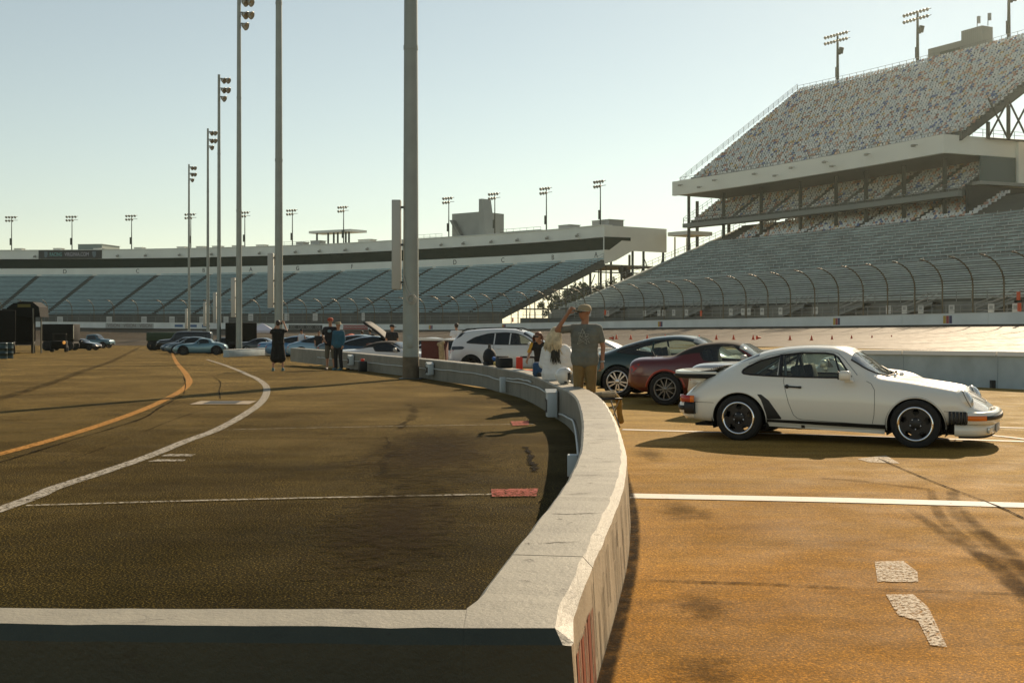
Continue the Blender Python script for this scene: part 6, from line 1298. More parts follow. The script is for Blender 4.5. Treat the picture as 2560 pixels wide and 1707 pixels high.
def stand(name, loc, rz, H, lab, shirt, trousers, shoes, skin=SKIN, sleeves='short', legs='long', arms=None, vox=.012, build=1.0, hair=None, hat=None, headdir=None, gap=.11, dress=None, cat='person', group=None, lean=0):
    s = H / 1.78; P = empty(name, loc, R(rz), label=lab, cat=cat, group=group); V = lambda x, y, z: Vector((x * s, y * s, z * s)); b = build
    hipz, kz, shz = .93, .50, 1.46; fwd = headdir or (0, 1, 0); hc = V(0, .02 + lean, 1.665)
    A = arms or {}
    aL = A.get('L', ((.20 * b, 0, shz - .03), (.25 * b, -.02, 1.17), (.24 * b, .06, .93))); aR = A.get('R', ((-.20 * b, 0, shz - .03), (-.25 * b, -.02, 1.17), (-.24 * b, .06, .93)))
    leg = [((sg * .09, 0, hipz), (sg * gap, .015, kz), (sg * (gap + .015), -.02, .085)) for sg in (1, -1)]
    body = [(V(-.08, 0, .98), V(.08, 0, .98), .12 * s * b, .12 * s * b), (V(-.075, 0, 1.0), V(-.085, .01, 1.32), .105 * s * b, .115 * s * b), (V(.075, 0, 1.0), V(.085, .01, 1.32), .105 * s * b, .115 * s * b), (V(-.155 * b, 0, shz - .04), V(.155 * b, 0, shz - .04), .062 * s, .062 * s), (V(0, 0, 1.42), V(0, .0, 1.52), .075 * s, .06 * s)]
    limbs = []
    for a in (aL, aR): limbs += limb(V(*a[0]), V(*a[1]), V(*a[2]), (.052 * s * b, .040 * s, .028 * s))
    lg = []
    for l in leg: lg += limb(V(*l[0]), V(*l[1]), V(*l[2]), (.085 * s * b, .056 * s, .038 * s)); lg += [(V(l[1][0], -.01, .40), V(l[1][0] + .01, -.03, .28), .055 * s, .045 * s), (V(*l[2]), V(l[2][0] + .01, .10, .045), .036 * s, .03 * s)]
    m = MB()
    for a, sg in ((aL, 1), (aR, -1)):
        w, e = V(*a[2]), V(*a[1]); hand(m, w, w - e, A.get('Ln' if sg > 0 else 'Rn', (-sg, 0, 0)), A.get('curl', .6), sg, s)
    skin_obj('body', body + limbs + lg + head_segs(hc, fwd, s, V(0, .0, 1.50)), skin, P, vox, 5, m); eyes(P, hc, fwd, s)
    k = 1.0; gsh = lambda segs, d: [(p, q, r0 + d, r1 + d) for p, q, r0, r1 in segs]
    sh = gsh(body[:4], .018 * s) + [(V(0, 0, 1.42), V(0, .0, 1.455), .095 * s, .075 * s)]
    for a in (aL, aR):
        p, e, w = V(*a[0]), V(*a[1]), V(*a[2]); sh += [(p, p + (e - p) * .62, .066 * s, .066 * s)] if sleeves == 'short' else ([(p, e, .064 * s, .054 * s), (e, e + (w - e) * .92, .054 * s, .044 * s)] if sleeves == 'long' else [])
    if dress: sh += [(V(-.07, 0, .9), V(-.10, 0, dress), .14 * s * b, .17 * s * b), (V(.07, 0, .9), V(.10, 0, dress), .14 * s * b, .17 * s * b)]
    else: sh += [(V(-.08, 0, .93), V(.08, 0, .93), .13 * s * b, .13 * s * b)]
    skin_obj('dress' if dress else 'shirt', sh, shirt, P, vox, 5)
    if not dress:
        tr = [(V(-.08, 0, .96), V(.08, 0, .96), .128 * s * b, .128 * s * b)]
        for l in leg:
            h_, kk, an = V(*l[0]), V(*l[1]), V(*l[2]); tr += [(h_, kk, .102 * s * b, .082 * s)] + ([(kk, an + V(0, 0, .02), .080 * s, .066 * s)] if legs == 'long' else [(kk, kk + (an - kk) * .12, .082 * s, .08 * s)] if legs == 'short' else [])
        skin_obj('trousers' if legs == 'long' else 'shorts', tr, trousers, P, vox, 5)
    for l in leg:
        an = V(*l[2]); m = MB(); m.ball((an.x, an.y + .075 * s, .045 * s), (.052 * s, .135 * s, .045 * s)); m.ball((an.x, an.y - .0 * s, .075 * s), (.048 * s, .058 * s, .055 * s)); m.cbox((an.x, an.y + .07 * s, .016), (.095 * s, .27 * s, .028), 0, None, .008); m.build('shoe', shoes, P)
    if hair is not None: hair_cap(P, hc, fwd, hair, s)
    if hat is not None: cap(P, hc, fwd, hat, s=s)
    return P, s, hc
def hair_cap(P, hc, fwd, mat, s=1.0, length=0):
    f = Vector(fwd).normalized(); u = Vector((0, 0, 1)); segs = [(hc + u * .05 * s - f * .035 * s, hc + u * .058 * s + f * .01 * s, .088 * s, .082 * s), (hc - f * .05 * s + u * .0 * s, hc - f * .045 * s + u * .05 * s, .075 * s, .08 * s)]
    skin_obj('hair', segs, mat, P, .012, 3)
def face_cam(x, y): return math.degrees(math.atan2(-x, -y)) * -1

# the man in a cap, shading his eyes
TEE = M('olive_grey_tee', (.165, .17, .14), .85, var=.18, vscale=5, bump=.2, bscale=12); CHINO = M('tan_trousers', (.22, .145, .05), .85, var=.25, vscale=4, bump=.3, bscale=9); KHAKI = M('khaki_cap', (.33, .27, .16), .85)
SHOE = M('dark_shoe', (.03, .028, .025), .6); PALE_SHOE = M('pale_shoe', (.5, .48, .42), .6)
mx_, my_ = (1462 - CX) / 3000 * 19.7, 19.7
arms = dict(L=((.215, .0, 1.42), (.42, .16, 1.40), (.24, .20, 1.66)), R=((-.215, 0, 1.42), (-.285, -.03, 1.14), (-.275, .02, .88)), curl=1.0, Ln=(-.2, -.6, -.5), Rn=(1, .2, 0))
man, ms, mh = stand('person', (mx_, my_, 0), 170, 1.86, 'man in grey tee and tan trousers with a hand at his cap brim', TEE, CHINO, SHOE, SKIN2, arms=arms, vox=.010, build=1.12, headdir=(.70, .71, -.05), gap=.10)
cap(man, mh, (.70, .71, 0), KHAKI, s=ms)
f = Vector((.70, .71, 0)).normalized(); sd = f.cross(Vector((0, 0, 1))); m = MB()
for sg in (1, -1): m.cbox(Vector((0, 0, 0)), (.058, .012, .040), 0, Matrix.Translation(mh + f * .105 + sd * sg * .034 + Vector((0, 0, .028))) @ Matrix(((sd.x, f.x, 0, 0), (sd.y, f.y, 0, 0), (0, 0, 1, 0), (0, 0, 0, 1))), .008)
m.build('sunglass_lens', BLACK, man)
m = MB()
for sg in (1, -1): m.tube([mh + f * .11 + sd * sg * .066 + Vector((0, 0, .036)), mh + f * .05 + sd * sg * .092 + Vector((0, 0, .036)), mh - f * .02 + sd * sg * .093 + Vector((0, 0, .03))], .0055, 5)
m.tube([mh + f * .113 + sd * .07 + Vector((0, 0, .045)), mh + f * .118 + Vector((0, 0, .042)), mh + f * .113 - sd * .07 + Vector((0, 0, .045))], .005, 5); m.build('sunglass_frame', M('sunglass_white', (.6, .56, .45), .4), man)
m = MB(); m.lathe([(.036, -.014), (.040, -.01), (.040, .01), (.036, .014)], 16); T_ = Matrix.Translation(Vector((-.276 * ms, .02 * ms, .905 * ms))); m.v = [tuple(T_ @ Vector(p)) for p in m.v]; m.build('wristwatch', GREYMET, man)
m = MB()                                               # scribbled star print on the chest
pts = [(-.13, 1.33), (.11, 1.36), (-.09, 1.20), (.02, 1.42), (.10, 1.18), (-.13, 1.30), (.12, 1.30), (-.05, 1.18), (-.01, 1.38), (.07, 1.22), (-.10, 1.34)]
for (a, b), (c, d) in zip(pts[:-1], pts[1:]):
    q = [Vector(((a + (c - a) * t) * ms, 0, (b + (d - b) * t) * ms)) for t in np.linspace(0, 1, 6)]
    for p in q: p.y = (.137 - 1.1 * max(0, abs(p.x) - .06)**2 / .1) * ms * 1.08 + .012
    m.tube(q, .0035, 4)
m.build('chest_print', M('print_grey', (.42, .42, .36), .8), man)

# the blonde woman sitting on the wall with her back to us
SWEAT = M('white_sweatshirt', (.80, .80, .77), .9, var=.12, vscale=5, bump=.35, bscale=8); BLOND = M('blonde_hair', (.66, .53, .32), .5, var=.5, vscale=9); DKHAIR = M('dark_under_hair', (.035, .032, .022), .6, var=.4, vscale=9); JEANS = M('pale_jeans', (.20, .24, .25), .85, var=.2, vscale=6)
ws_ = wall_s(22.0); wx, wy, wa = wall_at(ws_, .24); lady = empty('person', (wx, wy, HW), R(-15), label='blonde woman in white sweatshirt sitting on the wall with her back turned', cat='person')
lady.scale = (1.1, 1.1, 1.1); hc = Vector((.005, .03, .745)); fw = (.25, .97, 0)
body = [((-.09, .02, .10), (.09, .02, .10), .125, .125), ((-.08, .02, .12), (-.085, .03, .43), .11, .105), ((.08, .02, .12), (.085, .03, .43), .11, .105), ((-.14, .03, .50), (.14, .03, .50), .058, .058), ((0, .03, .50), (0, .03, .60), .07, .055)]
al, ar = ((.175, .03, .49), (.235, .06, .24), (.17, .26, .10)), ((-.175, .03, .49), (-.225, .05, .25), (-.15, .26, .14))
lg = [((.10, .05, .09), (.13, .46, .085), .095, .065), ((.13, .46, .085), (.15, .50, -.36), .06, .04), ((-.10, .05, .09), (-.12, .46, .085), .095, .065), ((-.12, .46, .085), (-.12, .50, -.36), .06, .04), ((.15, .5, -.40), (.16, .62, -.45), .04, .032), ((-.12, .5, -.40), (-.12, .62, -.45), .04, .032)]
m = MB()
for a, sg in ((al, 1), (ar, -1)): hand(m, a[2], Vector(a[2]) - Vector(a[1]), (-sg, 0, -.4), .8, sg, .9)
arm = []
for a in (al, ar): arm += limb(*[Vector(q) for q in a], (.046, .038, .027))
skin_obj('body', body + arm + lg + head_segs(hc, fw, .95, Vector((0, .03, .58))), SKIN, lady, .011, 5, m); eyes(lady, hc, fw, .95)
sw_ = [(p, q, a + .035, b + .035) for p, q, a, b in body[:4]] + [((0, .03, .50), (0, .03, .54), .10, .08), ((-.10, .02, .06), (.10, .02, .06), .145, .145)]
for a in (al, ar): sw_ += [(a[0], a[1], .078, .078), (a[1], Vector(a[1]) + (Vector(a[2]) - Vector(a[1])) * .9, .078, .055)]
skin_obj('sweatshirt', sw_, SWEAT, lady, .011, 4)
skin_obj('trousers', [(p, q, a + .014, b + .016) for p, q, a, b in lg[:4]], JEANS, lady, .012, 4)
for x in (.16, -.12): m = MB(); m.ball((x, .60, -.475), (.048, .13, .05)); m.build('shoe', PALE_SHOE, lady)
m = MB(); rr_ = random.Random(3)                        # hair: blond crown and long strands, darker underneath
f = Vector(fw).normalized(); sd = f.cross(Vector((0, 0, 1)))
skin_obj('hair', [(hc + Vector((0, 0, .045)) - f * .03, hc + Vector((0, 0, .05)) + f * .02, .095, .088), (hc - f * .05 + Vector((0, 0, .02)), hc - f * .07 - Vector((0, 0, .16)), .088, .075), (hc + sd * .06 - f * .02, hc + sd * .085 - f * .05 - Vector((0, 0, .20)), .055, .045), (hc - sd * .06 - f * .02, hc - sd * .075 - f * .05 - Vector((0, 0, .16)), .055, .045)], BLOND, lady, .012, 3)
for nm, mt, num, x0, x1, l0, l1, dp in (('hair_strands', BLOND, 70, -.10, .12, .22, .36, .155), ('dark_strands', DKHAIR, 26, -.10, .0, .30, .42, .165)):
    m = MB()
    for k in range(num):
        t = rr_.uniform(x0, x1); L_ = rr_.uniform(l0, l1); z0 = .03 if mt is BLOND else -.08; c = hc - f * (dp - abs(t) * .5) * .85 + sd * -t * .9 + Vector((0, 0, z0))
        m.tube([c, c - f * .02 + Vector((0, 0, -L_ * .4)) - sd * t * .3, c - f * (.035 + rr_.uniform(-.01, .02)) + Vector((0, 0, -L_ * .75)) - sd * t * .5, c - f * .03 + Vector((0, 0, -L_)) - sd * t * .6 + sd * rr_.uniform(-.03, .03)], [.012, .014, .011, .004], 5)
    m.build(nm, mt, lady)

# the person in black and yellow bending over a red bag beyond the wall
YEL = M('yellow_sleeve', (.62, .33, .03), .7); BLKF = M('black_fabric', (.016, .016, .016), .85); AUB = M('auburn_hair', (.16, .06, .025), .6, var=.4, vscale=9)
c = at(1354, 27.2); child = empty('person', c, R(160), label='person in black and yellow top with auburn hair reaching into a red bag', cat='person'); hc = Vector((.03, .17, 1.265)); fw = (.15, .95, -.28)
body = [((-.07, 0, .80), (.07, 0, .80), .10, .10), ((-.06, 0, .82), (-.075, .06, 1.04), .09, .095), ((.06, 0, .82), (.075, .06, 1.04), .09, .095), ((-.125, .09, 1.10), (.125, .09, 1.10), .052, .052), ((0, .09, 1.10), (0, .12, 1.18), .06, .05)]
al, ar = ((.16, .09, 1.10), (.24, .16, .90), (.22, .36, .76)), ((-.16, .09, 1.10), (-.20, .12, .86), (-.14, .30, .74)); lg = []
for sg in (1, -1): lg += limb(Vector((sg * .08, 0, .76)), Vector((sg * .09, .03, .42)), Vector((sg * .09, -.01, .07)), (.08, .052, .036)) + [((sg * .09, -.01, .06), (sg * .10, .10, .04), .034, .028)]
arm = []
for a in (al, ar): arm += limb(*[Vector(q) for q in a], (.042, .035, .025))
m = MB()
for a, sg in ((al, 1), (ar, -1)): hand(m, a[2], Vector(a[2]) - Vector(a[1]), (-sg, 0, -.3), .7, sg, .85)
skin_obj('body', body + arm + lg + head_segs(hc, fw, .92, Vector((0, .11, 1.14))), SKIN, child, .011, 5, m); eyes(child, hc, fw, .92)
skin_obj('shirt', [(p, q, a + .016, b + .016) for p, q, a, b in body[:4]] + [(ar[0], Vector(ar[0]).lerp(Vector(ar[1]), .8), .055, .05), (al[0], Vector(al[0]).lerp(Vector(al[1]), .5), .05, .046)], BLKF, child, .011, 4)
for a in (al, ar): m = MB(); p, e = Vector(a[0]), Vector(a[1]); o_ = Vector((.022 if a is al else -.022, .012, .01)); m.tube([p + o_ + Vector((0, 0, .03)), p.lerp(e, .4) + o_, p.lerp(e, .95) + o_], [.047, .045, .040], 8); m.build('yellow_sleeve_panel', YEL, child)
skin_obj('trousers', [(p, q, a + .016, b + .016) for p, q, a, b in lg if p[2] > .1], BLKF, child, .013, 4)
hair_cap(child, hc, fw, AUB, .95)
f = Vector((.15, .95, 0)).normalized(); sd = f.cross(Vector((0, 0, 1))); m = MB(); rr_ = random.Random(5)
for k in range(60):
    a = rr_.uniform(0, 6.28); p = hc + Vector((math.cos(a) * .085, math.sin(a) * .085, .06)); 
    if (p - hc).dot(f) > .055: continue
    m.tube([p, p * 1 + Vector((math.cos(a) * .03, math.sin(a) * .03, -.06)), p + Vector((math.cos(a) * .035, math.sin(a) * .035, -.17 + rr_.uniform(-.03, .03)))], [.012, .013, .004], 5)
m.build('hair_strands', AUB, child)
m = MB(); m.cbox(hc + f * .092 + Vector((0, 0, .022)), (.13, .02, .035), 0, None, .008); m.build('sunglasses', BLACK, child)
for x in (.1, -.1): m = MB(); m.ball((x, .06, .045), (.045, .12, .045)); m.build('shoe', SHOE, child)

# photographer in a long dark tunic
DKT = M('dark_tunic', (.012, .011, .008), .9); DKSHIRT = M('dark_tee', (.016, .016, .018), .85, var=.2, vscale=6); BLUJ = M('blue_jacket', (.02, .10, .15), .7, var=.2, vscale=6); KSH = M('khaki_shorts', (.115, .10, .07), .85); DKP = M('dark_trousers', (.018, .018, .017), .85); TEALS = M('teal_shoe', (.08, .16, .16), .6); REDCAP = M('red_cap', (.34, .06, .025), .8); STRAW = M('straw_hat', (.26, .22, .13), .85); BRH = M('brown_hair', (.03, .02, .012), .6)
Yp = 39.6; p = at(695, Yp)
arms = dict(R=((-.19, 0, 1.43), (-.26, .20, 1.33), (-.06, .26, 1.60)), L=((.19, 0, 1.43), (.30, .16, 1.42), (.20, .22, 1.68)), curl=1.2, Rn=(.6, 0, .3), Ln=(-.6, 0, .3))
ph, s_, hc = stand('person', p, 8, 1.66, 'person in long dark tunic seen from behind taking a photograph', DKT, DKP, TEALS, arms=arms, vox=.014, dress=.46, gap=.155, build=1.1, sleeves='short')
hair_cap(ph, hc, (0, 1, 0), BRH, s_); m = MB(); m.cbox((.06 * s_, .30 * s_, 1.69 * s_), (.16, .035, .085), 0, None, .01); m.build('phone', BLACK, ph)
p = at(826, 40.8); mc, s_, hc = stand('person', p, 175, 1.76, 'man in red cap, dark tee and khaki shorts standing by the wall', DKSHIRT, KSH, SHOE, vox=.014, build=1.05, legs='short', headdir=(-.35, .9, 0), arms=dict(L=((.20, 0, 1.42), (.28, -.06, 1.18), (.17, .12, 1.02)), R=((-.20, 0, 1.42), (-.30, -.05, 1.2), (-.22, .1, 1.0))))
cap(mc, hc, (-.35, .9, 0), REDCAP, s=s_)
m = MB(); m.ball((0, .142 * s_, 1.34 * s_), (.07, .012, .05)); m.build('chest_print', M('print_blue', (.2, .3, .34), .8), mc)
p = at(846, 40.5); wcp, s_, hc = stand('person', p, 150, 1.60, 'person in blue jacket and brimmed hat beside the man in red cap', BLUJ, DKP, TEALS, vox=.014, sleeves='long', build=1.05, headdir=(-.3, .9, 0)); hair_cap(wcp, hc, (-.3, .9, 0), BRH, s_)
m = MB(); m.lathe([(.17, .055), (.11, .065), (.10, .10), (.085, .135), (.001, .145)], 18, c=hc); m.build('hat', STRAW, wcp)
def extra_person(px, Y, H, rz, lab, shirt, tr, **k): return stand('person', at(px, Y), rz, H, lab, shirt, tr, SHOE, vox=.02, **k)
WT = M('white_tee', (.6, .62, .66), .85); YT = M('yellow_tee', (.6, .42, .02), .85); DKC = M('dark_cap', (.015, .015, .015), .8)
extra_person(980, 51, 1.80, 200, 'man in dark cap and shirt left of the tall pole', DKSHIRT, DKP, hat=DKC, headdir=(-.8, .5, 0))
extra_person(1141, 52, 1.86, 20, 'man in white tee behind the white crossover', WT, DKP, hair=BRH)
extra_person(905, 70, 1.58, 10, 'person in yellow tee beyond the red umbrella', YT, DKP, hair=BRH)
extra_person(925, 62, 1.60, 30, 'man in dark shirt leaning between the cars', DKSHIRT, DKP, hair=BRH, build=1.1)
extra_person(797, 62, 1.5, 190, 'person in dark top standing left of the red capped man', DKSHIRT, JEANS, hair=BRH)
extra_person(754, 66, 1.62, 160, 'person in white vest and dark cap between the blue cars', WT, DKP, hat=DKC, sleeves='none')
# ---------------------------------------------------------------- poles, barriers, props
def tall_pole(px, y, dia, H, lab, cab_side=-1, heads=True, base=None):
    p = at(px, y); o = empty('light_pole', p, 0, label=lab, cat='light pole', group=None); m = MB(); r = dia / 2
    m.tube([(0, 0, -.2 if base is None else base), (0, 0, H * .5), (0, 0, H)], [r, r * .80, r * .6], 16); m.build('pole', GALV, o)
    m = MB(); m.cbox((cab_side * (r + .17), .02, 3.75), (.25, .3, 2.5), 0, None, .02); m.build('ballast_cabinet', M('cabinet_grey', (.46, .47, .43), .5, .1), o)
    m = MB()
    for z in (2.7, 3.75, 4.8): m.cbox((cab_side * (r + .02), .02, z), (.12, .08, .06))
    m.build('cabinet_bracket', DKSTEEL, o)
    for zj in (9.2, 16.4): m = MB(); rj = r * (1 - .4 * zj / H) + .012; m.tube([(0, 0, zj), (0, 0, zj + .12)], rj, 16); m.build('joint_collar', GALV, o)
    m = MB(); m.cbox((0, -r - .01, 1.05), (.16, .05, .34), 0, None, .01); m.build('access_hatch', GALV, o)
    if y < 40: m = MB(); m.tube([(0, 0, -.02), (0, 0, .62)], [r + .004, r + .003], 16); m.build('stained_foot', M('stained_foot', (.13, .10, .06), .7, var=.3, vscale=5), o); m = MB(); m.cbox((0, 0, .012), (.62, .62, .024), 0, None, .006); m.build('base_plate', DKSTEEL, o)
    if heads:
        for k, (z, nn) in enumerate(((H - .3, 2), (H - 1.1, 2), (H - 1.8, 1))):
            m = MB(); m.tube([(0, 0, z), (.62, .2, z)], .04, 6); m.build('crossarm', STEEL, o)
            for j in range(nn):
                m = MB(); m.lathe([(.07, -.08), (.13, 0), (.27, .3), (.25, .32), (.04, .16)], 12); T_ = Matrix.Translation((.22 + .34 * j, .1, z - .1)) @ Matrix.Rotation(R(115), 4, 'Y') @ Matrix.Rotation(R(20), 4, 'X'); m.v = [tuple(T_ @ Vector(q)) for q in m.v]; m.build('lamp', FLOODM, o)
    return o
for px, y, dia, lab in ((1027, 33.6, .46, 'nearest and thickest galvanised light pole standing at the pit wall'), (697, 55, .40, 'second tall light pole behind the photographer'), (597.5, 76.4, .40, 'third light pole rising behind the concrete block'), (547.5, 99.3, .36, 'fourth light pole, its lamps showing high against the sky'), (519.7, 124.5, .34, 'fifth light pole with lamps halfway up the sky'), (472.4, 149.7, .34, 'farthest and shortest looking tall light pole')):
    tall_pole(px, y, dia, 23, lab)
m = MB(); c_ = Vector(at(1027, 33.6)); rr_ = random.Random(2)
for k in range(3): m.lathe([(.10 + .012 * k, -.008), (.112 + .012 * k, 0), (.10 + .012 * k, .008), (.09 + .012 * k, 0)], 18, axis='Y', closed=True, c=(.03 * k, -.26 - .01 * k, 2.26 - .02 * k))
m.tube([(-.2, -.16, 2.9), (-.08, -.23, 2.5), (0, -.26, 2.36)], .012, 5); o = m.build('cable_coil', M('cable_grey', (.42, .42, .38), .6), label='coil of pale cable hung on the nearest light pole', cat='cable'); o.location = c_
# grey barrier wall along the pit lane
BA, BB = Vector((13.5, 26.8)), Vector((-7.5, 69.5)); bd = (BB - BA).normalized(); bn_ = Vector((-bd.y, bd.x)); bz = lambda q: gz(q.x, q.y)
bar = empty('pit_barrier', (BA.x, BA.y, 0), label='grey concrete barrier with white capping blocks behind the white coupe', cat='barrier'); L_ = (BB - BA).length; n = int(L_ / 3)
for i in range(n):
    for nm, mt, z0, z1, w, gap in (('wall_section', PCONC, -.1, .80, .15, .006), ('capping', CAPM, .803, .915, .20, .03)):
        a, b = BA + bd * (i * L_ / n + gap), BA + bd * ((i + 1) * L_ / n - gap); m = MB(); vs = []
        for q in (a, b):
            g_ = bz(q)
            for o_, z in ((-w, z0), (w, z0), (w * .85, z1), (-w * .85, z1)): p = q + bn_ * o_; vs.append((p.x - BA.x, p.y - BA.y, g_ + z))
        m.add(vs, [(0, 1, 2, 3), (7, 6, 5, 4), (0, 4, 5, 1), (1, 5, 6, 2), (2, 6, 7, 3), (3, 7, 4, 0)]); m.build(nm, mt, bar)
q = BA + bd * 3.3 + bn_ * .17; m = MB(); m.cbox((q.x - BA.x, q.y - BA.y, bz(q) + .10), (.10, .12, .2)); m.build('drain_slot', BLACK, bar)
# cones along the far side of the lane
CONE = M('cone_orange', (.62, .07, .015), .6)
def cone(px, py, k, fallen=0):
    y = 104 + (px - 2000) * -.012; x = (px - CX) * y / F; z = EYE - (py - YH) * y / F
    o = empty('traffic_cone', (x, y, z), label=f'orange traffic cone {k}', cat='cone', group='traffic cones along the far lane'); m = MB(); m.lathe([(.13, .03), (.12, .05), (.035, .43), (.001, .44)], 12); b = m.build('body', CONE, o)
    m = MB(); m.cbox((0, 0, .015), (.32, .32, .03)); c = m.build('base', CONE if k else BLACK, o)
    if fallen: o.rotation_euler = (0, R(90 * fallen), .3); o.location.z += .14
ords = ['farthest left, lying', 'behind it, upright at far left', 'second upright from the left', 'third upright from the left', 'lying just right of the standing man', 'upright above the green coupe', 'first upright past the red roadster', 'second past the red roadster', 'upright with a fallen one on its right', 'lying on its side above the white coupe tail', 'above the white coupe rear window', 'above the white coupe roof', 'above the white coupe door', 'above the white coupe windscreen', 'above the white coupe wing mirror', 'upright at the right end of the row', 'lying at the right end of the row']
for k, (px, py, fl) in enumerate(((1533, 849, -1), (1541, 848, 0), (1577, 848.5, 0), (1618, 848.5, 0), (1655, 850, -1), (1663, 848, 0), (1748, 849, 0), (1791, 849, 0), (1834, 849, 0), (1883, 849.5, 0), (1892, 848, 1), (1975, 850.5, 0), (2029, 851, 0), (2080, 851, 0), (2129, 851, 0), (2180, 851, 0), (2229, 850.5, 0), (2217, 852, 1))):
    cone(px, py, k, fl); bpy.context.scene.objects  # labels set below
for k, o in enumerate([o for o in S.objects if o.name.split('.')[0] == 'traffic_cone']): o['label'] = 'orange traffic cone, ' + (['leftmost, lying by another', 'upright beside the leftmost lying one', 'alone behind the left shoulder of the green coupe', 'above the green coupe rear window', 'lying above the green coupe roof', 'upright beside the one above the green roof', 'above the black soft top, left', 'above the black soft top, middle', 'above the black soft top, right', 'upright beside a fallen one before the white coupe', 'fallen, pointing right, before the white coupe', 'above the white coupe quarter window', 'above the white coupe rear roof', 'above the white coupe mid roof', 'above the white coupe front roof', 'above the white coupe windscreen', 'upright at the right end of the row', 'fallen at the right end of the row'][k])
# concrete block left of the photographer
x0, y0 = gp2(572, 893); x1, y1 = gp2(745, 889); bl = empty('concrete_block', (x0, y0, gz(x0, y0)), math.atan2(y1 - y0, x1 - x0), label='low concrete wall block left of the photographer', cat='concrete block'); ln = math.hypot(x1 - x0, y1 - y0)
m = MB()
for k in range(2): m.cbox((ln * (k + .5) / 2, .2, .225), (ln / 2 - .01, .4, .45), 0, None, .02)
m.build('block', PCONC, bl)
m = MB(); m.cbox((ln / 2, .2, .455), (ln, .42, .012)); m.build('painted_top', CAPM, bl)
# electrical boxes and conduit on the wall
def on_wall(y, off, z=0): s = wall_s(y); x, yy, a = wall_at(s, -off); return Vector((x, yy, z)), a + math.pi
BOXM = M('cabinet_white', (.50, .55, .55), .5)
def wbox(y, w, h, d, z, lab, win=True, roof=True):
    p, a = on_wall(y, .03, z); o = empty('electrical_box', p, a + R(90), label=lab, cat='electrical box'); m = MB(); m.cbox((0, -d / 2, h / 2), (w, d, h), 0, None, .008); m.build('case', BOXM, o)
    if roof: m = MB(); m.add([(-w * .55, .0, h), (w * .55, 0, h), (w * .55, -d * 1.15, h), (-w * .55, -d * 1.15, h), (0, 0, h + .055), (0, -d * 1.15, h + .055)], [(0, 4, 5, 3), (4, 1, 2, 5), (3, 5, 2), (0, 1, 4), (0, 3, 2, 1)]); m.build('lid', BOXM, o)
    if win: m = MB(); m.cbox((.02, -d - .006, h * .45), (w * .62, .008, h * .52), 0, None, .002); m.build('cover_plate', BLACK, o); m = MB(); m.cbox((-w * .42, -d - .006, h * .68), (.03, .012, .05)); m.cbox((-w * .42, -d - .006, h * .2), (.03, .012, .05)); m.build('hinge', DKSTEEL, o)
    return o
wbox(19.6, .24, .40, .16, .05, 'white electrical box with dark cover on the wall below the helmet'); wbox(11.2, .13, .2, .1, .16, 'small pale junction box low on the inner wall face', False, False)
wbox(26.6, .10, .33, .12, .04, 'narrow rounded post box on the wall below the red bag', False, False); wbox(33.0, .25, .30, .16, .14, 'white electrical box on the wall left of the nearest pole'); wbox(40.5, .25, .30, .16, .14, 'white electrical box on the wall behind the couple')
PIPE = M('conduit_white', (.45, .48, .46), .5)
def conduit(pts, lab):
    m = MB(); P = []
    for (ya, za), (yb, zb) in zip(pts[:-1], pts[1:]):
        for k in range(10): t = k / 10; P.append(on_wall(ya + (yb - ya) * t, .035, za + (zb - za) * t + .006 * math.sin(9 * t + ya))[0])
    P.append(on_wall(pts[-1][0], .035, pts[-1][1])[0]); m.tube(P, .016, 6); o = m.build('conduit', PIPE, label=lab, cat='conduit')
    return o
conduit([(19.9, .36), (23, .36), (26.5, .30)], 'white conduit on the wall between the electrical box and the post box'); conduit([(23.5, .42), (25, .40), (26.5, .34)], 'short upper conduit below the seated woman'); conduit([(26.8, .28), (29, .31), (31, .32), (33, .30)], 'white conduit on the wall right of the nearest pole'); conduit([(33.4, .28), (37, .28), (40.3, .28)], 'white conduit on the wall between the pole and the couple'); conduit([(40.8, .28), (44, .27), (44.7, .27)], 'white conduit on the far end of the wall')
conduit([(19.2, .12), (16.5, .22), (13.4, .16), (12.2, .20), (11.4, .30), (11.1, .05)], 'thick pale conduit dropping along the inner wall to the small box')
# open face helmet on the wall
s_ = wall_s(20.4); hx, hy, _ = wall_at(s_, .20); hel = empty('helmet', (hx, hy, HW), R(-100), label='white open face racing helmet resting on the wall', cat='helmet')
bm = bmesh.new(); bmesh.ops.create_uvsphere(bm, u_segments=36, v_segments=24, radius=1)
for v in bm.verts: v.co = Vector((v.co.x * .125, v.co.y * .150, max(-.145, v.co.z * (.142 if v.co.z > 0 else .16))))
bmesh.ops.delete(bm, geom=[f for f in bm.faces if f.calc_center_median().y > .075 and -.10 < f.calc_center_median().z < .055], context='FACES')
m = MB(); m.bm(bm, 0, Matrix.Translation((0, 0, .145)), True); sh_ = m.build('shell', M('helmet_white', (.72, .72, .68), .25, coat=.6), hel); md = sh_.modifiers.new('thick', 'SOLIDIFY'); md.thickness = .02
m = MB(); m.ball((0, .0, .15), (.10, .12, .11)); m.build('lining', M('helmet_lining', (.05, .06, .06), .9), hel)
m = MB(); m.tube([(math.cos(t) * .112, .085 + .02 * math.sin(t * 2) ** 2, .145 + math.sin(t) * .055 + .02) for t in np.linspace(R(-30), R(210), 20)], .006, 5); m.build('edge_trim', BLACK, hel)
for sg in (1, -1): m = MB(); m.cbox((sg * .118, .04, .035), (.012, .05, .028), 0, None, .005); m.build('side_label', BLACK, hel)
m = MB()
for x in (-.02, .02, 0): m.ball((x + .07, .03, .278 - abs(x)), .007, n=6)
m.build('snap_studs', BLACK, hel)
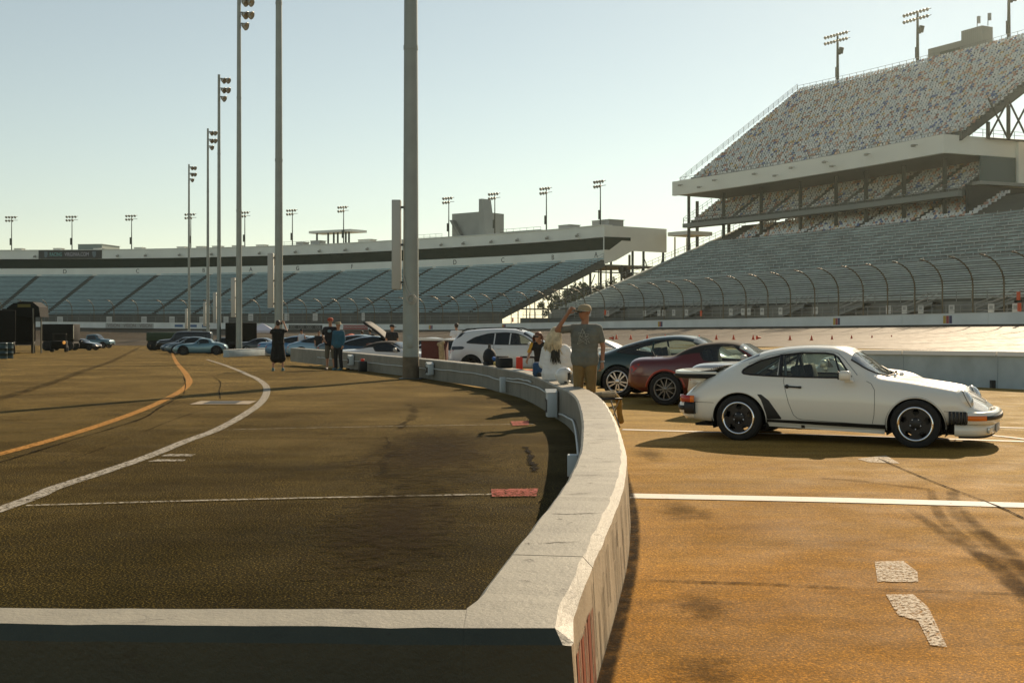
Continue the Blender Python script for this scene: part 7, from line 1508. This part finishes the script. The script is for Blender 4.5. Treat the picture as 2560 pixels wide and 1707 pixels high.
# folding stool with jacket beside the wall
sx, sy = 1.42, 18.3
st_ = empty('folding_stool', (sx, sy, 0), R(20), label='low folding stool standing just outside the wall', cat='stool'); m = MB()
for x in (-.16, .16): m.tube([(x, -.17, .01), (x, .17, .42)], .012, 6); m.tube([(x, .17, .01), (x, -.17, .42)], .012, 6)
m.build('leg', GREYMET, st_); m = MB(); m.cbox((0, 0, .43), (.40, .38, .03), 0, None, .01); m.build('seat', BLACK, st_)
OCH = M('ochre_cloth', (.38, .22, .04), .9, var=.4, vscale=9, bump=.5, bscale=14); TANC = M('tan_cloth', (.36, .28, .17), .9, var=.3, vscale=9, bump=.5, bscale=14)
j = empty('jacket', (sx, sy, .45), R(20), label='tan and ochre jacket draped over the folding stool', cat='jacket')
skin_obj('jacket_body', [((-.14, 0, .03), (.13, .02, .045), .055, .06), ((-.05, -.08, .03), (.10, -.10, .04), .05, .05), ((0, .06, .02), (.13, -.02, .06), .06, .05)], TANC, j, .012, 3)
skin_obj('jacket_sleeve', [((.13, -.05, .03), (.20, -.07, -.05), .05, .05), ((.20, -.07, -.05), (.20, -.09, -.24), .05, .045), ((.20, -.09, -.24), (.22, -.10, -.36), .045, .05)], OCH, j, .012, 3)
# bags on the wall
s_ = wall_s(29.3); bx, by, ba = wall_at(s_, .2); d_ = Vector((-math.sin(ba), math.cos(ba), 0)); BAG = M('bag_black', (.012, .013, .013), .8, bump=.3, bscale=20)
bg1 = empty('backpack', (bx, by, HW), ba + R(90), label='round black backpack with loop handles on the wall', cat='backpack'); m = MB(); m.ball((0, 0, .20), (.24, .16, .22)); m.cbox((0, 0, .04), (.34, .26, .08), 0, None, .03); m.build('body', BAG, bg1)
for sg in (-.04, .04): m = MB(); m.tube([(-.05 + sg, 0, .40), (-.03 + sg, 0, .49), (.03 + sg, 0, .50), (.07 + sg, 0, .41)], .012, 6); m.build('handle', BAG, bg1)
m = MB(); m.tube([(.24, -.1, .1), (.28, -.2, -.05), (.27, -.235, -.3)], .012, 6); m.build('strap', BAG, bg1)
bx, by, ba = wall_at(wall_s(27.7), .2); bg2 = empty('equipment_case', (bx, by, HW), ba + R(90), label='black equipment case on the wall right of the backpack', cat='case'); m = MB(); m.cbox((0, 0, .12), (.58, .3, .23), 0, None, .03); m.build('body', BAG, bg2); m = MB(); m.cbox((.2, .0, .25), (.3, .25, .03), 0, None, .01); m.cbox((0, -.155, .15), (.10, .01, .04)); m.build('flap', BLACK, bg2)
bx, by, ba = wall_at(wall_s(28.5), .12); bg3 = empty('cloth_bundle', (bx, by, HW), ba + R(90), label='small bundle of blue and yellow cloths between backpack and case', cat='cloth'); skin_obj('blue_cloth', [((-.07, 0, .17), (.06, 0, .19), .05, .045)], M('cloth_blue', (.03, .12, .35), .9), bg3, .012, 3); skin_obj('yellow_cloth', [((-.08, -.03, .06), (.05, -.02, .07), .05, .04)], M('cloth_yellow', (.5, .38, .12), .9), bg3, .012, 3)
RBAG = M('red_bag', (.62, .045, .02), .7)
c = at(1316, 29); rb = empty('red_tote', c, R(0), label='open red tote in front of the bending person', cat='bag'); m = MB(); m.cbox((-.17, 0, .52), (.16, .3, .56), 0, None, .02); m.build('upright_panel', RBAG, rb); m = MB(); m.cbox((.2, 0, .35), (.6, .34, .28), 0, None, .03); m.build('body', RBAG, rb); m = MB(); m.cbox((.02, .0, .80), (.34, .2, .05), 0, None, .015); m.build('lid', BLACK, rb); m = MB(); m.tube([(.25, -.05, .48), (.28, -.02, .75)], .02, 6); m.build('cord', RBAG, rb)
m = MB(); m.box(-.3, .6, -.25, .3, 0, .21); m.build('stand_box', BLACK, rb)
bx, by, ba = wall_at(wall_s(23.4), .1); pk = empty('small_pack', (bx, by, HW), ba + R(90), label='blue and black pack hanging on the wall left of the seated woman', cat='bag'); m = MB(); m.cbox((0, 0, .13), (.22, .22, .28), 0, None, .05); m.build('body', M('pack_blue', (.02, .07, .16), .7, var=.4, vscale=14), pk)
jk = empty('dark_jacket', (bx, by, HW), ba + R(90), label='dark jacket slung over the wall beside the seated woman', cat='jacket'); skin_obj('cloth', [((-.25, 0, .02), (.12, 0, .02), .06, .07), ((-.12, -.16, 0), (-.20, -.19, -.28), .07, .07), ((.0, -.16, .0), (-.05, -.2, -.36), .09, .06)], BLKF, jk, .014, 4)
# maroon stool of tyres / cabinet behind the wall right of the pole
MAR = M('maroon_panel', (.085, .018, .012), .7); c = at(1087, 41.5); ch = empty('maroon_cabinet', c, R(-8), label='maroon tool cabinet behind the wall right of the nearest pole', cat='cabinet'); m = MB(); m.cbox((0, 0, .62), (.86, .5, 1.2), 0, None, .02); m.build('body', MAR, ch); m = MB(); m.add([(-.5, -.3, 1.23), (.62, -.3, 1.23), (.62, .3, 1.23), (-.5, .3, 1.23), (-.54, -.3, 1.33), (.62, -.3, 1.27), (.62, .3, 1.27), (-.54, .3, 1.33)], [(0, 3, 2, 1), (4, 5, 6, 7), (0, 1, 5, 4), (2, 3, 7, 6), (3, 0, 4, 7), (1, 2, 6, 5)]); m.build('top_rail', P_WHT, ch)
jc = empty('jacket', at(1103, 40.9), 0, label='pale jacket hanging on the maroon cabinet', cat='jacket'); skin_obj('cloth', [((0, 0, 1.05), (.03, 0, .6), .10, .11), ((-.08, 0, 1.1), (.06, 0, 1.15), .07, .07)], M('cream_cloth', (.38, .31, .19), .9, var=.4, vscale=10), jc, .016, 3)
c = at(943, 46.5); mc2 = empty('maroon_cabinet', c, R(-8), label='maroon tool cabinet under the red umbrella side, left of the pole', cat='cabinet'); m = MB(); m.cbox((0, 0, .55), (.75, .5, 1.1), 0, None, .02); m.build('body', MAR, mc2)
# umbrella lying open
um = empty('umbrella', at(880, 68) + Vector((0, 0, .95)), R(10), label='open coral red umbrella tilted between the parked cars', cat='umbrella'); T_ = Matrix.Rotation(R(66), 4, 'X') @ Matrix.Rotation(R(14), 4, 'Y'); CORAL = M('coral_fabric', (.72, .13, .05), .7)
for k in range(8):
    m = MB(); vs = [(0, 0, .18)]; n_ = 4
    for i in range(1, n_ + 1):
        for jj in (0, 1, 2): a = 2 * math.pi * (k + jj / 2) / 8; r = .52 * i / n_ * (.95 if jj == 1 else 1); vs.append((r * math.cos(a), r * math.sin(a), .18 - .22 * (i / n_)**2 + (.02 * i / n_ if jj == 1 else 0)))
    f = [(0, 1, 2), (0, 2, 3)] + [(3 * i + 1 + q - 0, 3 * i + 4 + q, 3 * i + 5 + q, 3 * i + 2 + q) for i in range(n_ - 1) for q in (0, 1)]
    m.add([T_ @ Vector(v) for v in vs], f); m.build('canopy_panel', CORAL, um, fix=False)
m = MB(); m.tube([T_ @ Vector((0, 0, .24)), T_ @ Vector((0, 0, -.55))], .01, 6); m.build('shaft', BLACK, um)
for k, (px, Y, lab) in enumerate(((870, 66.5, 'left'), (892, 66, 'right'))):
    fc = empty('folding_chair', at(px, Y), R(20 * (1 - 2 * k)), label=f'white framed folding chair {lab} of the umbrella shaft', cat='chair'); 
    for x in (-.22, .22): m = MB(); m.tube([(x, -.2, 0), (x, .0, .45), (x, .22, .95)], .016, 6); m.build('side_frame', CHROME, fc)
    m = MB(); m.cbox((0, -.02, .44), (.44, .42, .03)); m.build('seat', P_GRY, fc); m = MB(); m.cbox((0, .17, .78), (.44, .03, .3)); m.build('backrest', P_GRY, fc)
# can by the wall, canopy tent, far equipment
p, a = on_wall(38.6, .25, gz(-5, 38.6)); cn = empty('fuel_can', p, a, label='dark fuel can with red cap at the foot of the wall', cat='fuel can'); m = MB(); m.cbox((0, 0, .17), (.26, .22, .34), 0, None, .03); m.build('body', BLACK, cn); m = MB(); m.lathe([(.06, .34), (.06, .42), (.001, .42)], 12); m.build('red_cap', RBAG, cn)
tc_ = at(656, 155); tn = empty('canopy_tent', tc_, R(8), label='white and lilac pop up canopy tent behind the photographer', cat='tent'); TENT = M('tent_fabric', (.52, .52, .60), .8)
m = MB(); h0 = 2.35; m.add([(-1.5, -1.5, h0), (1.5, -1.5, h0), (1.5, 1.5, h0), (-1.5, 1.5, h0), (0, 0, h0 + .95)], [(0, 1, 4), (1, 2, 4), (2, 3, 4), (3, 0, 4)]); m.build('roof', TENT, tn, fix=False)
m = MB(); 
for a, b in (((-1.5, -1.5), (1.5, -1.5)), ((1.5, -1.5), (1.5, 1.5)), ((1.5, 1.5), (-1.5, 1.5)), ((-1.5, 1.5), (-1.5, -1.5))): m.add([(*a, h0), (*b, h0), (*b, h0 - .3), (*a, h0 - .3)], [(0, 1, 2, 3)])
m.build('valance', TENT, tn, fix=False)
for x in (-1.45, 1.45):
    for y in (-1.45, 1.45): m = MB(); m.tube([(x, y, 0), (x, y, h0)], .03, 6); m.build('leg', GREYMET, tn)
HAUL = M('hauler_black', (.009, .009, .007), .8, spec=.2); HAUL2 = M('hauler_green', (.02, .045, .015), .6)
def truck(px, y, L_, H, yaw, lab, mat=HAUL, name='transporter', wd=2.5, cab=True):
    o = empty(name, at(px, y), R(yaw), label=lab, cat='truck'); m = MB(); m.cbox((0, 0, (H + 1.0) / 2), (L_, wd, H - 1.0), 0, None, .06); m.build('box_body', mat, o)
    m = MB(); m.cbox((0, 0, .85), (L_ * .95, wd * .8, .25)); m.build('chassis', BLKRUB, o)
    for x in (-L_ * .36, -L_ * .26, L_ * .34):
        for sg in (1, -1): m = MB(); m.lathe([(.2, -.14), (.47, -.14), (.5, 0), (.47, .14), (.2, .14)], 16, axis='Y', c=(x, sg * (wd / 2 - .18), .5)); m.build('wheel', TYRE, o)
    m = MB(); m.tube([(L_ / 2 + .02, -wd / 2, H - .1), (L_ / 2 + .02, -wd / 2, 1.2)], .05, 6); m.build('corner_rail', CHROME, o)
    if cab: m = MB(); m.cbox((L_ / 2 + .9, 0, 1.55), (1.7, wd * .92, 1.9), 0, None, .12); m.build('cab', mat, o); m = MB(); m.cbox((L_ / 2 + 1.72, 0, 1.95), (.06, wd * .8, .7)); m.build('cab_windscreen', DGLASS, o)
    return o
truck(-6, 92, 9, 3.3, 113, 'big black race transporter at the left edge', cab=False); truck(48, 100, 8, 3.6, 112, 'tall dark transporter right of the one at the edge', cab=False); truck(153, 122, 3.1, 2.7, 5, 'dark low trailer behind the forklift lights', cab=False); truck(602, 100, 4.6, 2.5, 103.5, 'dark box truck behind the third light pole'); truck(415, 128, 3.6, 1.9, 5, 'dark green trailer left of the black van', HAUL2, cab=False)
aw = empty('awning', at(62, 96) + Vector((0, 0, 3.6)), R(4), label='dark rounded awning with dull yellow stripe on the transporter roof', cat='awning'); m = MB(); m.prism([(-1.5, -.7), (-1.4, .05), (-.9, .4), (-.2, .55), (.6, .5), (1.1, .1), (1.2, -.7)], 2.2); m.build('fabric', HAUL, aw); m = MB(); m.cbox((-.05, -.02, .2), (1.0, .03, .25)); m.build('stripe', M('dull_yellow', (.12, .10, .015), .7), aw)
for px, y, lab in ((83, 96, 'left'), (103, 97, 'right')): m = MB(); m.tube([(0, 0, 0), (0, 0, 3.6)], .06, 6); o = m.build('tent_post', M('post_pale', (.2, .19, .14), .6), label=f'pale upright post beside the transporters, {lab} of two', cat='post'); o.location = at(px, y)
fk = empty('forklift', at(148, 108), R(-75), label='dark small forklift with amber lamp at far left', cat='forklift'); m = MB(); m.cbox((0, 0, .65), (1.8, 1.3, .7), 0, None, .1); m.cbox((-.3, 0, 1.6), (.9, 1.2, .08)); m.build('body', HAUL, fk)
for x in (-.7, .15):
    for yv in (-.55, .55): m = MB(); m.tube([(x, yv, .9), (x, yv, 1.6)], .04, 6); m.build('roof_post', HAUL, fk)
for x in (-.6, .6):
    for yv in (-.6, .6): m = MB(); m.lathe([(.1, -.1), (.28, -.1), (.28, .1), (.1, .1)], 14, axis='Y', c=(x, yv, .28)); m.build('wheel', TYRE, fk)
for yv, e in ((.5, .35),): m = MB(); m.ball((.92, yv, .85), (.06, .13, .16), n=8); m.build('lamp', M('forklift_lamp', (.8, .35, .05), .4, emit=((1, .45, .1), e)), fk)
for k, (px, y) in enumerate(((5, 66), (20, 68))):
    br = empty('barrel', at(px, y), 0, label='dark metal barrel at the left edge, ' + ('cut by the frame' if k == 0 else 'fully in view'), cat='barrel'); m = MB(); m.lathe([(.001, 0), (.29, 0), (.30, .03), (.285, .06), (.285, .28), (.30, .30), (.285, .32), (.285, .56), (.30, .58), (.285, .60), (.285, .84), (.29, .88), (.001, .87)], 20); m.build('drum', M('barrel_dark', (.03, .05, .05), .3, .6), br)
# ---------------------------------------------------------------- haze over the speedway
m = MB(); m.box(-420, 300, -40, 560, -6, 70)
hm = bpy.data.materials.new('haze'); hm.use_nodes = True; t = hm.node_tree; t.nodes.clear()
pv = t.nodes.new('ShaderNodeVolumePrincipled'); pv.inputs['Color'].default_value = (.80, .88, .78, 1); pv.inputs['Density'].default_value = .00013; pv.inputs['Anisotropy'].default_value = .8
out = t.nodes.new('ShaderNodeOutputMaterial'); t.links.new(pv.outputs[0], out.inputs['Volume'])
m.build('haze', hm, kind='stuff')
